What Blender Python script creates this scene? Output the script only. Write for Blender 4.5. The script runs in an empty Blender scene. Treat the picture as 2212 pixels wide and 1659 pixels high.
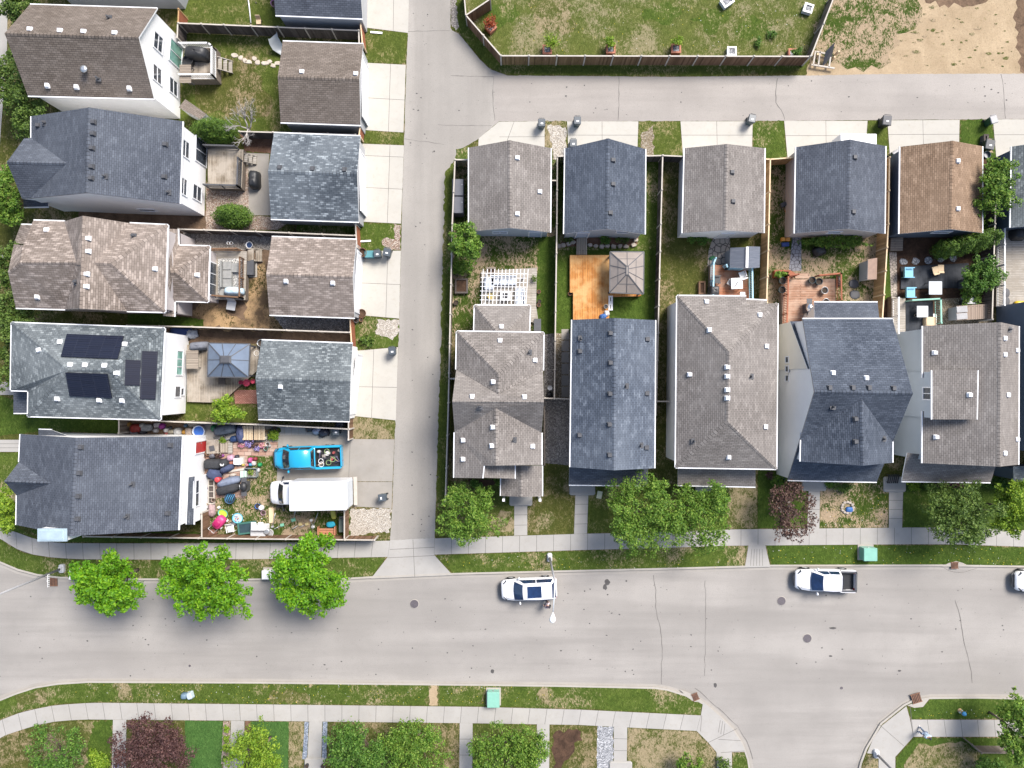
import bpy, math, random
import numpy as np
from mathutils import Vector, Matrix
from mathutils.geometry import intersect_ray_tri, tessellate_polygon
R = math.radians
SC = bpy.context.scene
COL = SC.collection
# ------------------------------------------------------------------ camera, sky, sun, exposure
S, H, CX, CY = .039, 60., 1106., 829.5          # metres per plan unit, drone height, plan centre
cam = bpy.data.cameras.new('drone_camera'); cam.sensor_width = 36
cam.lens = 36*H/(2212*S); cam.clip_start = 1; cam.clip_end = 3000
co = bpy.data.objects.new('drone_camera', cam); COL.objects.link(co)
co.location = (0, 0, H); SC.camera = co
SUN_EL, SUN_AZ = R(51), R(49)                    # azimuth measured anticlockwise from +x
W = bpy.data.worlds.new('World'); SC.world = W; W.use_nodes = True
sk = W.node_tree.nodes.new('ShaderNodeTexSky'); sk.sky_type = 'NISHITA'; sk.sun_disc = False
sk.sun_elevation = SUN_EL; sk.sun_rotation = R(90)-SUN_AZ; sk.dust_density = 2.5; sk.ozone_density = .6
bg = W.node_tree.nodes['Background']; bg.inputs[1].default_value = .12
W.node_tree.links.new(sk.outputs[0], bg.inputs[0])
sl = bpy.data.lights.new('sun', 'SUN'); sl.energy = 3.6; sl.angle = R(24); sl.color = (1, .95, .89)
so = bpy.data.objects.new('sun', sl); COL.objects.link(so)
so.rotation_euler = Vector((math.cos(SUN_EL)*math.cos(SUN_AZ), math.cos(SUN_EL)*math.sin(SUN_AZ), math.sin(SUN_EL))).to_track_quat('Z', 'Y').to_euler()
SC.view_settings.view_transform = 'Standard'; SC.view_settings.look = 'None'
SC.view_settings.exposure = .85; SC.view_settings.gamma = 1
# ------------------------------------------------------------------ helpers
def P(px, py, z=0.):
    k = S*(H-z)/H
    return Vector(((px-CX)*k, -(py-CY)*k, z))
ROOT = {}
def props(o, label=None, cat=None, group=None, kind=None):
    if label: o['label'] = label
    if cat: o['category'] = cat
    if group: o['group'] = group
    if kind: o['kind'] = kind
    return o
def thing(name, label, cat, loc=(0, 0, 0), rz=0, group=None):
    o = bpy.data.objects.new(name, None); COL.objects.link(o); o.empty_display_size = .2
    o.location = loc; o.rotation_euler = (0, 0, rz)
    return props(o, label, cat, group)
class MB:
    def __init__(s): s.v = []; s.f = []; s.m = []; s.uv = {}; s.sm = []
    def pt(s, p): s.v.append(tuple(p)); return len(s.v)-1
    def face(s, pts, m=0, uv=None, sm=False):
        i = [s.pt(p) for p in pts]; s.f.append(i); s.m.append(m); s.sm.append(sm)
        if uv: s.uv[len(s.f)-1] = uv
    def grid(s, rows, m=0, closed=True, caps=True, sm=True):      # rows of rings
        n = len(rows[0]); b = len(s.v)
        for r in rows:
            for p in r: s.v.append(tuple(p))
        for i in range(len(rows)-1):
            for j in range(n if closed else n-1):
                a = b+i*n+j; c = b+i*n+(j+1) % n
                s.f.append([a, c, c+n, a+n]); s.m.append(m); s.sm.append(sm)
        if caps:
            s.f.append([b+j for j in range(n)][::-1]); s.m.append(m); s.sm.append(False)
            e = b+(len(rows)-1)*n
            s.f.append([e+j for j in range(n)]); s.m.append(m); s.sm.append(False)
    def box(s, c, sz, rz=0, m=0, top=1., bev=0):
        x, y, z = c; a, b, h = sz[0]/2, sz[1]/2, sz[2]
        cs, sn = math.cos(rz), math.sin(rz)
        def q(u, v, w): return (x+u*cs-v*sn, y+u*sn+v*cs, z+w)
        if bev:
            def ring(a, b, w): 
                e = min(bev, a*.9, b*.9)
                return [q(*t, w) for t in ((-a+e, -b), (a-e, -b), (a, -b+e), (a, b-e), (a-e, b), (-a+e, b), (-a, b-e), (-a, -b+e))]
            e = min(bev, h*.4)
            s.grid([ring(a, b, 0), ring(a*top, b*top, h-e), ring(a*top-e*.8, b*top-e*.8, h)], m, sm=False)
            return
        lo = [q(-a, -b, 0), q(a, -b, 0), q(a, b, 0), q(-a, b, 0)]
        a *= top; b *= top
        hi = [q(-a, -b, h), q(a, -b, h), q(a, b, h), q(-a, b, h)]
        s.grid([lo, hi], m, sm=False)
    def beam(s, p, q, w, h, m=0):                                 # box from p to q, w wide, h tall (top at the points)
        p, q = Vector(p), Vector(q); d = (q-p)
        if d.length < 1e-4: return
        t = Vector((-d.y, d.x, 0)); t = t.normalized()*w/2 if t.length > 1e-5 else Vector((w/2, 0, 0))
        if abs(d.x)+abs(d.y) > 1e-5: dn = Vector((0, 0, -h))
        else: dn = Vector((0, h, 0))
        s.grid([[p-t+dn, p+t+dn, p+t, p-t], [q-t+dn, q+t+dn, q+t, q-t]], m, sm=False)
    def lathe(s, c, prof, n=14, m=0, sx=1, sy=1, caps=True, sm=True, rz=0):
        rows = []
        for r, z in prof:
            rows.append([(c[0]+r*sx*math.cos(t)*math.cos(rz)-r*sy*math.sin(t)*math.sin(rz), c[1]+r*sx*math.cos(t)*math.sin(rz)+r*sy*math.sin(t)*math.cos(rz), c[2]+z) for t in [2*math.pi*k/n for k in range(n)]])
        s.grid(rows, m, caps=caps, sm=sm)
    def tube(s, pts, r, n=6, m=0):
        pts = [Vector(p) for p in pts]; rows = []
        rr = r if isinstance(r, (list, tuple)) else [r]*len(pts)
        for i, p in enumerate(pts):
            d = (pts[min(i+1, len(pts)-1)]-pts[max(i-1, 0)])
            if d.length < 1e-6: d = Vector((0, 0, 1))
            d.normalize(); a = d.cross(Vector((.31, .17, .93)))
            if a.length < .05: a = d.cross(Vector((1, 0, 0)))
            a.normalize(); b = d.cross(a)
            rows.append([p+(a*math.cos(t)+b*math.sin(t))*rr[i] for t in [2*math.pi*k/n for k in range(n)]])
        s.grid(rows, m)
    def blob(s, c, rx, ry, rz_, n=12, k=7, m=0, e=1., rot=0, jit=0, rnd=random, flat=True):
        rows = []                                                 # rounded lump standing on c
        for i in range(k+1):
            ph = (-.5 if not flat else -.12)*math.pi+(i/k)*(math.pi*(1. if not flat else .62))
            cz = math.sin(ph); cr = max(math.cos(ph), .02)
            cr = cr**e; cz = math.copysign(abs(cz)**e, cz)
            row = []
            for j in range(n):
                t = 2*math.pi*j/n; ct, st = math.cos(t), math.sin(t)
                ct = math.copysign(abs(ct)**e, ct); st = math.copysign(abs(st)**e, st)
                g = 1+jit*rnd.uniform(-1, 1)
                x, y = rx*cr*ct*g, ry*cr*st*g
                row.append((c[0]+x*math.cos(rot)-y*math.sin(rot), c[1]+x*math.sin(rot)+y*math.cos(rot), c[2]+(rz_*max(cz, 0) if flat else rz_*(1+cz))*(1+jit*.5*rnd.uniform(-1, 1))))
            rows.append(row)
        s.grid(rows, m)
    def build(s, name, mats, parent=None, local=False):
        me = bpy.data.meshes.new(name)
        off = Vector((0, 0, 0))
        root = ROOT.get(parent.name, parent) if parent else None
        if root and not local: off = root.location
        me.from_pydata([(x-off.x, y-off.y, z-off.z) for x, y, z in s.v], [], s.f)
        for mt in (mats if isinstance(mats, (list, tuple)) else [mats]): me.materials.append(mt)
        me.polygons.foreach_set('material_index', s.m)
        me.polygons.foreach_set('use_smooth', s.sm)
        if s.uv:
            ul = me.uv_layers.new(name='UVMap')
            for fi, uvs in s.uv.items():
                for li, uv in zip(me.polygons[fi].loop_indices, uvs): ul.data[li].uv = uv
        me.update()
        o = bpy.data.objects.new(name, me); COL.objects.link(o)
        if parent: o.parent = parent; ROOT[o.name] = root
        return o
# ------------------------------------------------------------------ materials
class NT:
    def __init__(s, name):
        s.mt = bpy.data.materials.new(name); s.mt.use_nodes = True
        s.n = s.mt.node_tree.nodes; s.l = s.mt.node_tree.links; s.b = s.n['Principled BSDF']
        s.b.inputs['Roughness'].default_value = .7
    def add(s, t, **k):
        n = s.n.new(t)
        for a, v in k.items(): setattr(n, a, v)
        return n
    def set(s, sock, v):
        if hasattr(v, 'is_linked') or isinstance(v, bpy.types.NodeSocket): s.l.new(v, sock)
        else: sock.default_value = v if not (isinstance(v, (tuple, list)) and len(v) == 3 and sock.type == 'RGBA') else (*v, 1)
    def pos(s): return s.add('ShaderNodeNewGeometry').outputs['Position']
    def objc(s): return s.add('ShaderNodeTexCoord').outputs['Object']
    def uv(s): return s.add('ShaderNodeTexCoord').outputs['UV']
    def map(s, v, scale=(1, 1, 1), rot=(0, 0, 0), loc=(0, 0, 0)):
        m = s.add('ShaderNodeMapping'); s.l.new(v, m.inputs[0])
        m.inputs['Scale'].default_value = scale; m.inputs['Rotation'].default_value = rot; m.inputs['Location'].default_value = loc
        return m.outputs[0]
    def noise(s, v, sc, det=3, rough=.55, dist=0):
        n = s.add('ShaderNodeTexNoise'); s.l.new(v, n.inputs['Vector'])
        n.inputs['Scale'].default_value = sc; n.inputs['Detail'].default_value = det; n.inputs['Roughness'].default_value = rough
        n.inputs['Distortion'].default_value = dist
        return n.outputs['Fac']
    def ramp(s, f, stops, interp='LINEAR'):
        r = s.add('ShaderNodeValToRGB'); r.color_ramp.interpolation = interp; s.l.new(f, r.inputs[0])
        e = r.color_ramp.elements
        while len(e) < len(stops): e.new(.5)
        for i, (p, c) in enumerate(stops):
            e[i].position = p; e[i].color = (c, c, c, 1) if isinstance(c, (int, float)) else (*c, 1)
        return r.outputs[0]
    def mix(s, f, a, b, mode='MIX'):
        m = s.add('ShaderNodeMix', data_type='RGBA', blend_type=mode)
        s.set(m.inputs[0], f); s.set(m.inputs[6], a); s.set(m.inputs[7], b)
        return m.outputs[2]
    def math(s, op, a, b=0.):
        m = s.add('ShaderNodeMath', operation=op); s.set(m.inputs[0], a); s.set(m.inputs[1], b); return m.outputs[0]
    def bump(s, h, st=.3, d=.02):
        b = s.add('ShaderNodeBump'); s.l.new(h, b.inputs['Height']); b.inputs['Strength'].default_value = st; b.inputs['Distance'].default_value = d
        s.l.new(b.outputs[0], s.b.inputs['Normal'])
    def col(s, c): s.set(s.b.inputs['Base Color'], c)
    def done(s, rough=None, metal=None, spec=None):
        if rough is not None: s.b.inputs['Roughness'].default_value = rough
        if metal is not None: s.b.inputs['Metallic'].default_value = metal
        if spec is not None: s.b.inputs['Specular IOR Level'].default_value = spec
        return s.mt
def sc3(c, k): return tuple(max(0, x*k) for x in c)
MATS = {}
def pm(c, rough=.55, var=.12, scale=3., metal=0, name=None, bump=0, coat=0):
    key = (tuple(c), rough, var, scale, metal, bump, coat)
    if key in MATS: return MATS[key]
    t = NT(name or 'painted_surface'); v = t.objc()
    f = t.noise(v, scale, 5); g = t.noise(v, scale*7, 3)
    a = t.mix(t.ramp(f, [(.3, 0.), (.7, 1.)]), sc3(c, 1-var), sc3(c, 1+var*.6))
    t.col(t.mix(t.math('MULTIPLY', g, var*1.2), a, sc3(c, .6)))
    if bump: t.bump(t.noise(v, scale*5, 4), bump, .03)
    if coat: t.b.inputs['Coat Weight'].default_value = coat
    MATS[key] = t.done(rough, metal); return MATS[key]
def shingle(name, dark, mid, light, lf=.5, bw=.34, bh=.15, tab=1.5):
    t = NT(name); uv = t.uv()
    def brick(w, h, c1, c2, mort, ms, bias=0., off=.5, loc=(0, 0, 0)):
        b = t.add('ShaderNodeTexBrick'); t.l.new(t.map(uv, loc=loc), b.inputs['Vector'])
        for k, x in (('Color1', (*c1, 1)), ('Color2', (*c2, 1)), ('Mortar', (*mort, 1)), ('Scale', 1.), ('Mortar Size', ms), ('Mortar Smooth', .3), ('Bias', bias), ('Brick Width', w), ('Row Height', h)): b.inputs[k].default_value = x
        b.offset = off; return b.outputs['Color']
    a = brick(bw, bh, dark, mid, sc3(dark, .35), .016)
    w = brick(bw*tab, bh*(2 if tab > 1 else 1), (0, 0, 0), (1, 1, 1), (.2, .2, .2), .0, loc=(.13, 0, 0))
    cl = t.math('MULTIPLY', t.ramp(w, [(.55, 0.), (.85, 1.)]), lf)
    n2 = t.ramp(t.noise(uv, 1.1, 3), [(.35, .55 if tab > 1 else .8), (.65, 1.)])
    cl = t.math('MULTIPLY', cl, n2)
    b2 = brick(bw, bh, mid, light, sc3(dark, .6), .012, loc=(0, 0, 0))
    c = t.mix(cl, a, b2)
    c = t.mix(t.ramp(t.noise(t.pos(), .22, 4), [(.35, 0.), (.7, .4)]), c, sc3(light, .8)); c = t.mix(t.ramp(t.noise(t.pos(), .5, 4), [(.5, 0.), (.75, .35)]), c, sc3(dark, .85))
    c = t.mix(t.ramp(t.noise(t.map(uv, (2.2, .22, 1)), 1., 4), [(.5, 0.), (.8, .3)]), c, sc3(dark, .8))
    t.col(c)
    hgt = brick(bw, bh, (.6, .6, .6), (1, 1, 1), (0, 0, 0), .02)
    t.bump(hgt, .5, .012)
    return t.done(.9, spec=.25)
def grass(name, g1, g2, straw, dry=.45, soil=None, sp=.5, fine=1., ps=1.3, crisp=.12):
    t = NT(name); p = t.pos()
    big = t.noise(p, .28, 4, .6, .6); med = t.noise(p, ps, 6, .68, .5); fin = t.noise(t.map(p, (1, .55, 1)), 7.*fine, 4, .75, 1.2); xf = t.noise(p, 22., 2, .8)
    c = t.mix(t.ramp(med, [(.3, 0.), (.7, 1.)]), g1, g2)
    c = t.mix(t.ramp(fin, [(.32, .75), (.6, 0.)]), c, sc3(g1, .42))
    c = t.mix(t.ramp(fin, [(.58, 0.), (.78, .55)]), c, sc3(g2, 1.7))
    m = t.math('ADD', t.math('MULTIPLY', big, .6), t.math('MULTIPLY', med, .4))
    m = t.math('ADD', m, t.math('MULTIPLY', t.math('SUBTRACT', fin, .5), .75))
    th = .72-.36*dry
    st = t.ramp(m, [(th, 0.), (th+crisp, 1.)])
    sc = t.mix(fin, sc3(straw, .62), sc3(straw, 1.25))
    c = t.mix(t.math('MULTIPLY', st, .92), c, sc)
    if soil:
        n3 = t.math('ADD', t.math('MULTIPLY', t.noise(p, .6, 4), .7), t.math('MULTIPLY', fin, .3))
        c = t.mix(t.ramp(n3, [(1-sp-.06, 0.), (1-sp+.07, 1.)]), c, t.mix(xf, sc3(soil, .6), sc3(soil, 1.3)))
    t.col(c); t.bump(t.math('ADD', fin, xf), .9, .08)
    return t.done(.95, spec=.1)
def asphalt(name, c, along=0., streak=.5):
    t = NT(name); p = t.pos()
    n1 = t.noise(p, .22, 4); n2 = t.noise(t.map(p, (.06, .9, 1) if along == 0 else (.9, .06, 1)), 1., 5, .6); n3 = t.noise(p, 14., 3, .8); n4 = t.noise(p, 1.8, 5, .7)
    a = t.mix(t.ramp(n1, [(.35, 0.), (.65, 1.)]), sc3(c, .9), sc3(c, 1.08))
    a = t.mix(t.ramp(n2, [(.48, 0.), (.72, streak)]), a, sc3(c, .66))
    a = t.mix(t.ramp(n4, [(.56, 0.), (.75, .45)]), a, sc3(c, .74))
    n5 = t.noise(t.map(p, (.035, .3, 1) if along == 0 else (.3, .035, 1)), 1., 3, .5, .4); n6 = t.noise(p, 5., 4, .75)
    a = t.mix(t.ramp(n5, [(.42, 0.), (.66, .6)]), a, sc3(c, .76))
    a = t.mix(t.ramp(n5, [(.3, .35), (.45, 0.)]), a, sc3(c, 1.14))
    a = t.mix(t.ramp(n6, [(.62, 0.), (.74, .55)]), a, sc3(c, .62))
    a = t.mix(t.ramp(n3, [(.3, .45), (.5, 0.)]), a, sc3(c, .6))
    a = t.mix(t.ramp(n3, [(.6, 0.), (.75, .4)]), a, sc3(c, 1.3))
    t.col(a); t.bump(n3, .3, .01)
    return t.done(.92, spec=.2)
def concrete(name, c, var=.1):
    t = NT(name); p = t.pos()
    n1 = t.noise(p, .5, 5, .6); n2 = t.noise(p, 3.2, 5, .7); n3 = t.noise(p, 26., 2, .8)
    a = t.mix(t.ramp(n1, [(.3, 0.), (.7, 1.)]), sc3(c, 1-var), sc3(c, 1+var*.5))
    a = t.mix(t.ramp(n2, [(.52, 0.), (.78, .5)]), a, (c[0]*.78, c[1]*.74, c[2]*.66))
    a = t.mix(t.ramp(n3, [(.3, .25), (.45, 0.)]), a, sc3(c, .65))
    isl = t.add('ShaderNodeNewGeometry').outputs['Random Per Island']
    a = t.mix(t.ramp(isl, [(0., 0.), (1., .22)]), a, (c[0]*.74, c[1]*.75, c[2]*.77))
    t.col(a); t.bump(n3, .2, .006)
    return t.done(.9, spec=.2)
def gravel(name, cols, size=9.):
    t = NT(name); p = t.pos()
    v = t.add('ShaderNodeTexVoronoi'); t.l.new(p, v.inputs['Vector']); v.inputs['Scale'].default_value = size
    sep = t.add('ShaderNodeSeparateColor'); t.l.new(v.outputs['Color'], sep.inputs[0])
    k = len(cols); c = t.ramp(sep.outputs[0], [(i/max(k-1, 1), cc) for i, cc in enumerate(cols)])
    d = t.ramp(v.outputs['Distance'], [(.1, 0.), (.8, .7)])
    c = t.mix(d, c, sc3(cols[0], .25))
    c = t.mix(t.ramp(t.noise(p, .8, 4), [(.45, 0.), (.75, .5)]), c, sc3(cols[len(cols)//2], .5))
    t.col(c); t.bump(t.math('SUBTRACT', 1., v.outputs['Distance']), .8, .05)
    return t.done(.9, spec=.2)
def soil(name, a, b, sc=1.2, spk=None):
    t = NT(name); p = t.pos()
    f = t.noise(p, sc, 7, .72, .5); g = t.noise(p, 9., 4, .8, .8)
    c = t.mix(t.ramp(f, [(.34, 0.), (.66, 1.)]), a, b)
    c = t.mix(t.ramp(g, [(.3, .6), (.5, 0.)]), c, sc3(a, .5))
    if spk: c = t.mix(t.ramp(t.noise(p, 3.5, 4, .7), [(.62, 0.), (.7, .8)]), c, spk)
    t.col(c); t.bump(g, .8, .06)
    return t.done(.95, spec=.1)
def planks(name, c1, c2, rz=0., w=.14, gap=(.02, .015, .01), wear=None, use='pos', ln=3.2):
    t = NT(name); p = t.pos() if use == 'pos' else t.uv() if use == 'uv' else t.objc()
    v = t.map(p, rot=(0, 0, rz))
    b = t.add('ShaderNodeTexBrick'); t.l.new(v, b.inputs['Vector'])
    for k, x in (('Color1', (*c1, 1)), ('Color2', (*c2, 1)), ('Mortar', (*gap, 1)), ('Scale', 1.), ('Mortar Size', .013), ('Mortar Smooth', .3), ('Bias', 0.), ('Brick Width', ln), ('Row Height', w)): b.inputs[k].default_value = x
    gr = t.noise(t.map(v, (.7, 9., 1)), 1.5, 5, .7)
    c = t.mix(t.ramp(gr, [(.35, .45), (.6, 0.)]), b.outputs['Color'], sc3(c1, .55))
    if wear: c = t.mix(t.ramp(t.noise(p, .7, 5, .65), [(.42, 0.), (.62, .85)]), c, t.mix(gr, sc3(wear, .7), sc3(wear, 1.2)))
    t.col(c); return t.done(.8, spec=.2)
def leafmat(name, c1, c2, c3, tr=.35, dead=None):
    t = NT(name); p = t.objc()
    isl = t.add('ShaderNodeNewGeometry').outputs['Random Per Island']
    c = t.ramp(isl, [(0., c1), (.55, c2), (1., c3)])
    c = t.mix(t.ramp(t.noise(p, .9, 3), [(.35, 0.), (.7, .5)]), c, sc3(c1, .8))
    t.col(c); t.b.inputs['Roughness'].default_value = .55; t.b.inputs['Specular IOR Level'].default_value = .3
    out = t.n['Material Output']; tb = t.add('ShaderNodeBsdfTranslucent'); t.l.new(c, tb.inputs[0])
    ms = t.add('ShaderNodeMixShader'); ms.inputs[0].default_value = tr
    t.l.new(t.b.outputs[0], ms.inputs[1]); t.l.new(tb.outputs[0], ms.inputs[2]); t.l.new(ms.outputs[0], out.inputs[0])
    return t.mt
def siding(name, c):
    t = NT(name); p = t.pos()
    sp = t.add('ShaderNodeSeparateXYZ'); t.l.new(p, sp.inputs[0])
    fr = t.math('FRACT', t.math('DIVIDE', sp.outputs[2], .16))
    a = t.mix(t.ramp(t.noise(p, .9, 4), [(.35, 0.), (.7, .25)]), c, sc3(c, .82))
    a = t.mix(t.ramp(fr, [(0., .55), (.12, 0.)]), a, sc3(c, .5))
    t.col(a); t.bump(fr, .4, .02); return t.done(.6, spec=.3)
def stonepath(name, c, size=4.5):
    t = NT(name); p = t.pos()
    v = t.add('ShaderNodeTexVoronoi', feature='DISTANCE_TO_EDGE'); t.l.new(p, v.inputs['Vector']); v.inputs['Scale'].default_value = size
    a = t.mix(t.noise(p, 2., 4), sc3(c, .75), sc3(c, 1.2))
    t.col(t.mix(t.ramp(v.outputs['Distance'], [(.03, 1.), (.09, 0.)]), a, sc3(c, .22)))
    return t.done(.9)
def boards(name, c, var=.35):
    t = NT(name); p = t.objc(); isl = t.add('ShaderNodeNewGeometry').outputs['Random Per Island']
    a = t.ramp(isl, [(0., sc3(c, 1-var)), (.5, c), (1., (c[0]*1.35, c[1]*1.38, c[2]*1.42))])
    g = t.noise(t.map(p, (9, 9, .8)), 1.5, 4, .7); a = t.mix(t.ramp(g, [(.4, .5), (.65, 0.)]), a, sc3(c, .5))
    t.col(a); return t.done(.9, spec=.15)
M = dict(
 sh_brown=shingle('brown_shingles', (.11, .09, .075), (.165, .138, .118), (.24, .205, .18), .4),
 sh_slate=shingle('blue_grey_shingles', (.05, .058, .076), (.077, .088, .112), (.15, .168, .2), .5),
 sh_slate2=shingle('mottled_slate_shingles', (.05, .062, .078), (.085, .102, .12), (.33, .37, .4), .95, .36, .15, .85),
 sh_taupe=shingle('taupe_shingles', (.145, .118, .1), (.225, .188, .165), (.37, .315, .28), .85, .4, .17, 1.),
 sh_taupe2=shingle('grey_brown_shingles', (.15, .135, .125), (.205, .185, .172), (.33, .305, .285), .55),
 sh_solar=shingle('grey_green_shingles', (.058, .07, .08), (.105, .122, .132), (.3, .33, .34), .85, .3, .16, .9),
 sh_dark=shingle('dark_navy_shingles', (.04, .05, .07), (.075, .09, .118), (.13, .152, .19), .5),
 sh_blue=shingle('steel_blue_shingles', (.06, .074, .1), (.092, .112, .147), (.21, .24, .285), .7),
 sh_tan=shingle('orange_brown_shingles', (.16, .105, .068), (.235, .16, .108), (.35, .25, .175), .7),
 trim=pm((.72, .73, .75), .4, .05, name='white_trim'), trimd=pm((.22, .22, .23), .5, .1, name='grey_trim'),
 w_white=siding('white_siding', (.82, .82, .82)), w_cream=siding('cream_siding', (.6, .56, .49)), w_blue=siding('pale_blue_siding', (.42, .5, .62)), w_grey=siding('grey_siding', (.42, .43, .45)),
 w_beige=siding('beige_siding', (.74, .7, .62)), w_navy=siding('dark_blue_siding', (.09, .12, .17)), w_bgrey=siding('blue_grey_siding', (.4, .45, .5)), w_taupe=siding('taupe_siding', (.5, .46, .45)),
 g_mid=grass('lawn_grass', (.07, .1, .018), (.125, .155, .032), (.28, .235, .12), .5),
 g_lush=grass('lush_grass', (.05, .092, .014), (.098, .148, .026), (.26, .225, .11), .25),
 g_dry=grass('dry_lawn_grass', (.085, .105, .024), (.14, .15, .04), (.33, .265, .165), .74),
 g_park=grass('park_lawn_grass', (.085, .115, .024), (.155, .17, .046), (.28, .245, .145), .6),
 g_patch=grass('patchy_yard_grass', (.045, .085, .012), (.095, .13, .024), (.42, .315, .215), .66, None, .42, 1., 1.0, .07),
 g_verge=grass('verge_grass', (.06, .1, .016), (.115, .158, .03), (.38, .3, .19), .5, ps=1.0),
 g_turf=grass('mown_green_turf', (.055, .13, .03), (.085, .17, .042), (.1, .2, .05), .0),
 g_gold=grass('golden_dry_yard', (.06, .06, .02), (.14, .1, .04), (.46, .31, .17), .84, (.1, .07, .045), .46, 1., 1.5, .08),
 g_front=grass('front_lawn_grass', (.07, .085, .018), (.125, .125, .034), (.29, .225, .135), .58),
 asph=asphalt('street_asphalt', (.288, .271, .252)), lane=asphalt('lane_asphalt', (.3, .282, .258), 1, .5), lane2=asphalt('back_lane_asphalt', (.318, .294, .27), 0, .4),
 conc=concrete('pavement_concrete', (.345, .332, .312)), drive=concrete('driveway_concrete', (.42, .402, .362), .07), concd=concrete('old_concrete', (.29, .27, .243), .14), joint=pm((.1, .095, .09), .9, .2, name='joint_dirt'),
 kerb=concrete('kerb_concrete', (.36, .335, .3)),
 gutter=concrete('gutter_concrete', (.31, .29, .265)), sand=soil('sandy_ground', (.31, .235, .15), (.42, .325, .215), .5, (.2, .17, .08)), dirt=soil('bare_soil', (.085, .058, .04), (.2, .135, .09), .9), dsoil=soil('dark_garden_soil', (.04, .025, .018), (.1, .06, .04), 1.4),
 mulch=soil('reddish_mulch', (.1, .055, .035), (.2, .12, .085), 2.),
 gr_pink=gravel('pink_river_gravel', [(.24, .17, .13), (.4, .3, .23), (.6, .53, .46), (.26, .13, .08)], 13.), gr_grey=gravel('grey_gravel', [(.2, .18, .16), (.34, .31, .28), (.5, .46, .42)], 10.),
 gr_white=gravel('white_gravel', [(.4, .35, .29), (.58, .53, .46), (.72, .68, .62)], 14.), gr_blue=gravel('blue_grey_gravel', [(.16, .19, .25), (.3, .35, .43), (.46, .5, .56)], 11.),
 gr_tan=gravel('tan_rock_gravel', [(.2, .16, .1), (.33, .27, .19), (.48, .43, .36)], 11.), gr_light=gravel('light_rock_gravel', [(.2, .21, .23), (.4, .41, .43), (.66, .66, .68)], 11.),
 wd_grey=planks('weathered_boards', (.24, .2, .165), (.34, .29, .24), 0), wd_grey2=planks('weathered_boards_across', (.3, .255, .2), (.42, .365, .3), R(90)),
 wd_orange=planks('stained_orange_boards', (.42, .17, .045), (.54, .25, .075), R(90), wear=(.55, .34, .15)), wd_orange2=planks('stained_orange_boards_across', (.5, .21, .055), (.62, .3, .1), 0),
 wd_red=planks('red_brown_boards', (.32, .115, .055), (.42, .17, .085), 0, wear=(.33, .22, .16)), wd_worn=planks('worn_red_boards', (.3, .16, .1), (.42, .26, .18), 0, wear=(.45, .33, .25)),
 wd_pale=planks('pale_deck_boards', (.34, .31, .27), (.46, .43, .39), 0, wear=(.27, .24, .2)), wd_tan=planks('tan_deck_boards', (.2, .165, .125), (.33, .28, .22), R(90), wear=(.36, .32, .27)),
 f_grey=boards('weathered_fence_wood', (.18, .15, .125)), f_brown=boards('brown_fence_wood', (.19, .115, .072), .45), f_new=boards('new_cedar_wood', (.44, .28, .14), .2), f_cap=pm((.46, .42, .37), .85, .15, 2., name='pale_cap_wood'), f_capn=pm((.66, .5, .32), .8, .12, 2., name='new_cap_wood'), f_dark=boards('dark_fence_wood', (.1, .085, .078)),
 f_red=pm((.3, .1, .05), .8, .25, 2., name='red_stained_wood'), white=pm((.75, .75, .75), .45, .06, name='white_paint'), black=pm((.022, .023, .026), .5, .2, name='black_plastic'), dgrey=pm((.07, .072, .08), .6, .2, name='dark_grey_plastic'),
 grey=pm((.3, .3, .31), .5, .15, name='grey_metal'), steel=pm((.5, .52, .54), .35, .12, 4, .7, name='steel'), bin=pm((.03, .06, .075), .45, .2, name='bin_plastic'), binl=pm((.07, .085, .1), .4, .2, name='bin_lid_plastic'), bingr=pm((.02, .07, .04), .45, .2, name='green_bin_plastic'),
 util=pm((.2, .42, .34), .4, .08, name='pale_green_enamel'), glass=None, rubber=pm((.02, .02, .022), .8, .2, name='tyre_rubber'), soilp=pm((.05, .035, .025), .95, .4, 9, name='potting_soil'), terra=pm((.42, .2, .12), .8, .2, name='terracotta'),
 bark=pm((.16, .12, .09), .95, .3, 4, name='bark'), twig=pm((.42, .39, .37), .9, .2, 4, name='pale_bare_branches'), chrome=pm((.7, .72, .74), .2, .05, 3, .9, name='polished_metal'),
 rock=pm((.4, .35, .3), .9, .3, 2.5, name='fieldstone', bump=.5), flag=pm((.5, .44, .37), .9, .25, 2.5, name='flagstone', bump=.3), iron=pm((.13, .115, .125), .6, .25, 9, .4, name='cast_iron', bump=.4), rust=pm((.2, .1, .06), .8, .4, 6, name='rusty_iron', bump=.4),
 tar=pm((.075, .07, .068), .85, .25, 5, name='bitumen'), crack=pm((.14, .13, .12), .95, .3, 5, name='crack_filler'), skin=pm((.5, .32, .24), .6, .08, name='skin'),
)
def glassmat(name, c, rough=.08):
    t = NT(name); p = t.objc()
    t.col(t.mix(t.ramp(t.noise(p, 2., 3), [(.35, 0.), (.7, 1.)]), sc3(c, .7), sc3(c, 1.3)))
    return t.done(rough, 0, .8)
M['glass'] = glassmat('window_glass', (.05, .06, .075)); M['glassb'] = glassmat('tinted_car_glass', (.012, .03, .085)); M['glassg'] = glassmat('green_tinted_glass', (.2, .38, .33))
M['glassd'] = glassmat('dark_car_glass', (.02, .026, .03))
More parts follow.
